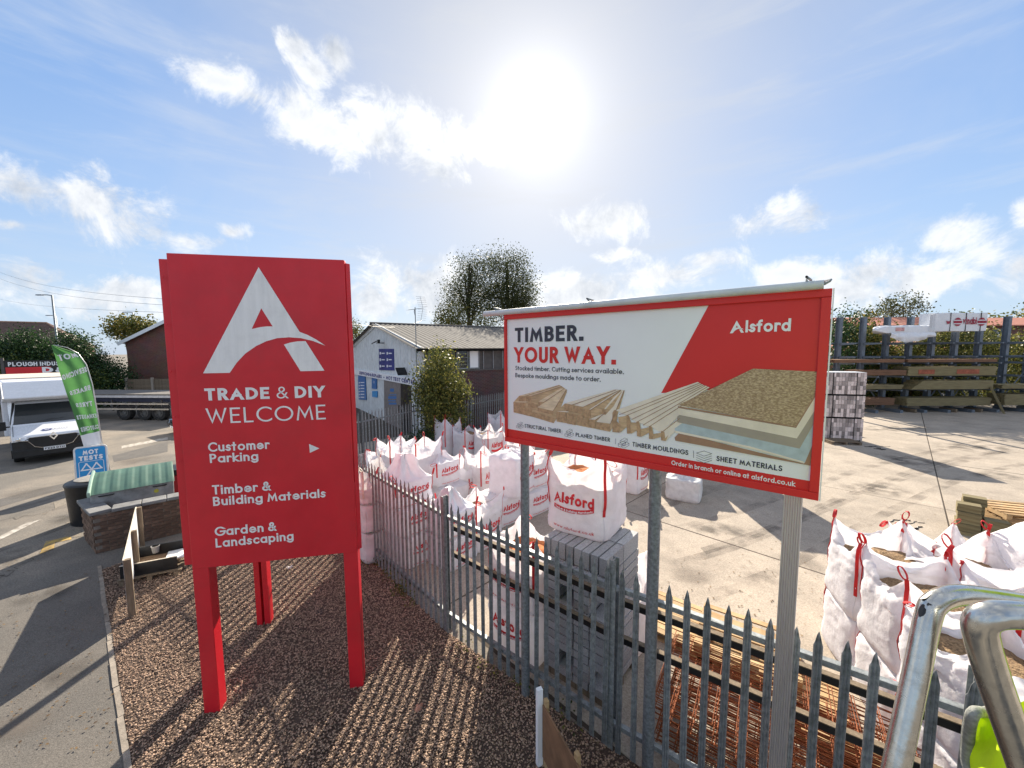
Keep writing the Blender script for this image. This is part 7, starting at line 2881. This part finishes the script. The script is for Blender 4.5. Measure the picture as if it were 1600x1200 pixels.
MB().slab([(-.74, 1.05, 1.01), (.74, 1.05, 1.01), (.62, 1.60, 1.385), (-.62, 1.60, 1.385)], (0, -.02, .02)).build('windscreen', GLASS, t)
for s in (-1, 1):
    MB().slab([(s * .855, 1.3, 1.02), (s * .835, 3.5, 1.02), (s * .70, 3.0, 1.38), (s * .70, 1.8, 1.38)], (s * .012, 0, 0)).build('side_window', GLASS, t)
    MB().slab([(s * .50, -.01, .56), (s * .82, .03, .58), (s * .82, .08, .72), (s * .52, .05, .69)], (0, .05, 0)).build('headlight', CHROME, t)
    MB().box((s * .95, 1.3, 1.02), (.16, .10, .12)).build('wing_mirror', CARP, t, bevel=.02)
    wheel(t, s * .74, .78, .31, .2, (1, 0, 0))
    wheel(t, s * .74, 3.35, .31, .2, (1, 0, 0))
MB().box((0, -.005, .50), (.9, .03, .12)).build('grille', BLACK, t)
MB().box((0, -.02, .40), (.50, .015, .10)).build('number_plate', WHITEP, t)

# ================================================================== STEEL BASKET RAIL AND HI-VIS, NEAR THE CAMERA


def near(px, py, y):
    return AY(px, py, y)


t = thing('guard_rail', 'scratched galvanised tube hand rail of the access platform at the lower right', 'rail', near(1500, 1100, .5))
r1 = smooth_path([near(1375, 1330, .46), near(1402, 1190, .48), near(1430, 1060, .50), near(1450, 965, .515), near(1462, 942, .52), near(1484, 932, .525), near(1512, 930, .53), near(1560, 936, .54), near(1640, 950, .55)])
MB().tube(r1, .0142, 24).build('rail_tube', STEEL, t, world=True, smooth='full')
r2 = smooth_path([near(1720, 978, .44), near(1640, 966, .445), near(1580, 960, .45), near(1548, 962, .452), near(1532, 974, .455), near(1534, 1000, .455), near(1552, 1060, .452), near(1580, 1140, .448), near(1622, 1260, .44), near(1660, 1370, .43)])
MB().tube(r2, .0165, 24).build('rail_tube', STEEL, t, world=True, smooth='full')
m = MB()
for (path, idx, sz, a_) in ((r1, 25, .009, -.5), (r1, 33, .012, -.9), (r1, 30, .006, -.2)):
    p = path[idx]
    tdir = (path[idx + 1] - path[idx - 1]).normalized()
    vdir = (EYE - p).normalized()
    sdir = tdir.cross(vdir).normalized()
    nn = (vdir * math.cos(a_) + sdir * math.sin(a_)).normalized()
    tt = tdir.cross(nn).normalized()
    pts = []
    for k in range(11):
        a = 2 * math.pi * k / 11
        rr_ = sz * (.7 + .5 * noise.noise((k * 1.3, idx, 0)))
        o = tdir * (rr_ * 1.5 * math.cos(a)) + tt * (rr_ * .6 * math.sin(a))
        nv = (nn * .0146 + tt * (rr_ * .6 * math.sin(a)))
        nv = nv.normalized() * .0148
        pts.append(p + tdir * (rr_ * 1.5 * math.cos(a)) + nv)
    m.poly(pts)
m.build('paint_chip', BLACK, t, world=True)
# the bright garment hanging over the next rail, lower right
t = thing('hi_vis_jacket', 'fluorescent yellow hi-vis jacket with grey binding below the steel hand rail', 'jacket', near(1600, 1220, .6))
m = MB()
gp = [[near(1520 + 28 * max(0, (j - 2)) / 2 * .6 + i * 22 - (8 if j in (1, 2) else 0), 1128 + j * 34 - (6 * (2 - i) if (j == 0 and i < 2) else 0) - (i * 9 if j == 0 else 0), .60 + .03 * math.sin(i * 1.2 + j) + .035 * ((i - 3) / 4) ** 2) for i in range(9)] for j in range(9)]
for j in range(9):        # unseen extension to the right, added so the rail tubes reflect yellow
    for k in range(1, 9):
        gp[j].append(gp[j][8] + (RGT * .085 * k) + Vector((0, -.012 * k, max(0, 8 - j) * .016 * min(k, 4) + .012 * math.sin(k * 1.7 + j))))
m.grid(17, 9, lambda i, j: gp[j][i])
for j in range(9):
    for i in range(7, 17):  # raised out of view for its yellow reflection in the tubes
        gp[j][i] = gp[j][i] + Vector((0, 0, min(.62, .16 * (i - 6)) * (1 - j / 9)))
back = [[p + (p - EYE).normalized() * .03 for p in row] for row in gp]
m.grid(17, 9, lambda i, j: back[j][16 - i])
o = m.build('jacket_body', HIVIS, t, world=True, smooth='full')
ss = o.modifiers.new('sub', 'SUBSURF')
ss.levels = ss.render_levels = 2
edge = [gp[0][2] + Vector((0, 0, .002)), gp[0][1], gp[0][0]] + [gp[j][0] for j in range(1, 9)]
MB().tube(smooth_path(edge, 6), .0085, 10).build('binding', GREYB, t, world=True, smooth='full')

# ================================================================== WEEDS AND LITTER
rl = np.random.default_rng(71)
PL = []
for _ in range(900):
    q = G(rl.uniform(860, 1590), rl.uniform(700, 1000)) if rl.random() < .72 else G(rl.uniform(0, 180), rl.uniform(760, 1180))
    PL.append((q.x, q.y, .022))
PL = np.array(PL)
q4 = np.array([(-.5, 0, 0), (0, -.3, .12), (.5, 0, 0), (0, .3, .12)])
ang_ = rl.uniform(0, 6.28, len(PL))
sz_ = rl.uniform(.015, .05, len(PL))
ca_, sa_ = np.cos(ang_), np.sin(ang_)
VL = np.stack([q4[None, :, 0] * ca_[:, None] - q4[None, :, 1] * sa_[:, None], q4[None, :, 0] * sa_[:, None] + q4[None, :, 1] * ca_[:, None], np.repeat(q4[None, :, 2], len(PL), 0)], 2) * sz_[:, None, None] + PL[:, None, :]
np_mesh('fallen_leaves', VL.reshape(-1, 3), np.arange(len(PL) * 4).reshape(-1, 4), leaf_mat('dead_leaves', (.10, .06, .03), (.26, .17, .08)), None, kind='stuff')
r_ = np.random.default_rng(33)
cl = []
for s0, s1, si, k in ((0.05, .75, 1, 26), (.1, .9, 2, 6)):
    for _ in range(k):
        s = r_.uniform(s0, s1)
        p = FENCE[si].lerp(FENCE[si + 1], s) + Vector((r_.uniform(-.12, .10), r_.uniform(-.15, .05), 0))
        cl.append(((p.x, p.y, .04), (.06, .06, r_.uniform(.03, .10))))
V, F = leaves(cl, 1500, .035, 44, clump=5)
np_mesh('weeds', V, F, SHRUBL, None, kind='stuff')
for px, py, col, lab in ((452, 886, (.7, .68, .65), 'crumpled white paper on the gravel under the red totem'), (655, 1105, (.45, .22, .15), 'small brown leaf lump on the striped gravel'), (500, 955, (.03, .03, .035), 'dark rag on the gravel between the totem legs')):
    c = G(px, py, .02)
    m = MB()
    m.grid(6, 6, lambda i, j: Vector((c.x + (i - 2.5) * .028, c.y + (j - 2.5) * .024, .03 + .035 * noise.noise((i * .9 + px, j * .9, 1)) - .004 * ((i - 2.5) ** 2 + (j - 2.5) ** 2))))
    m.build('litter_scrap', mat('scrap_%d' % px, col, .8), None, label=lab, cat='litter')
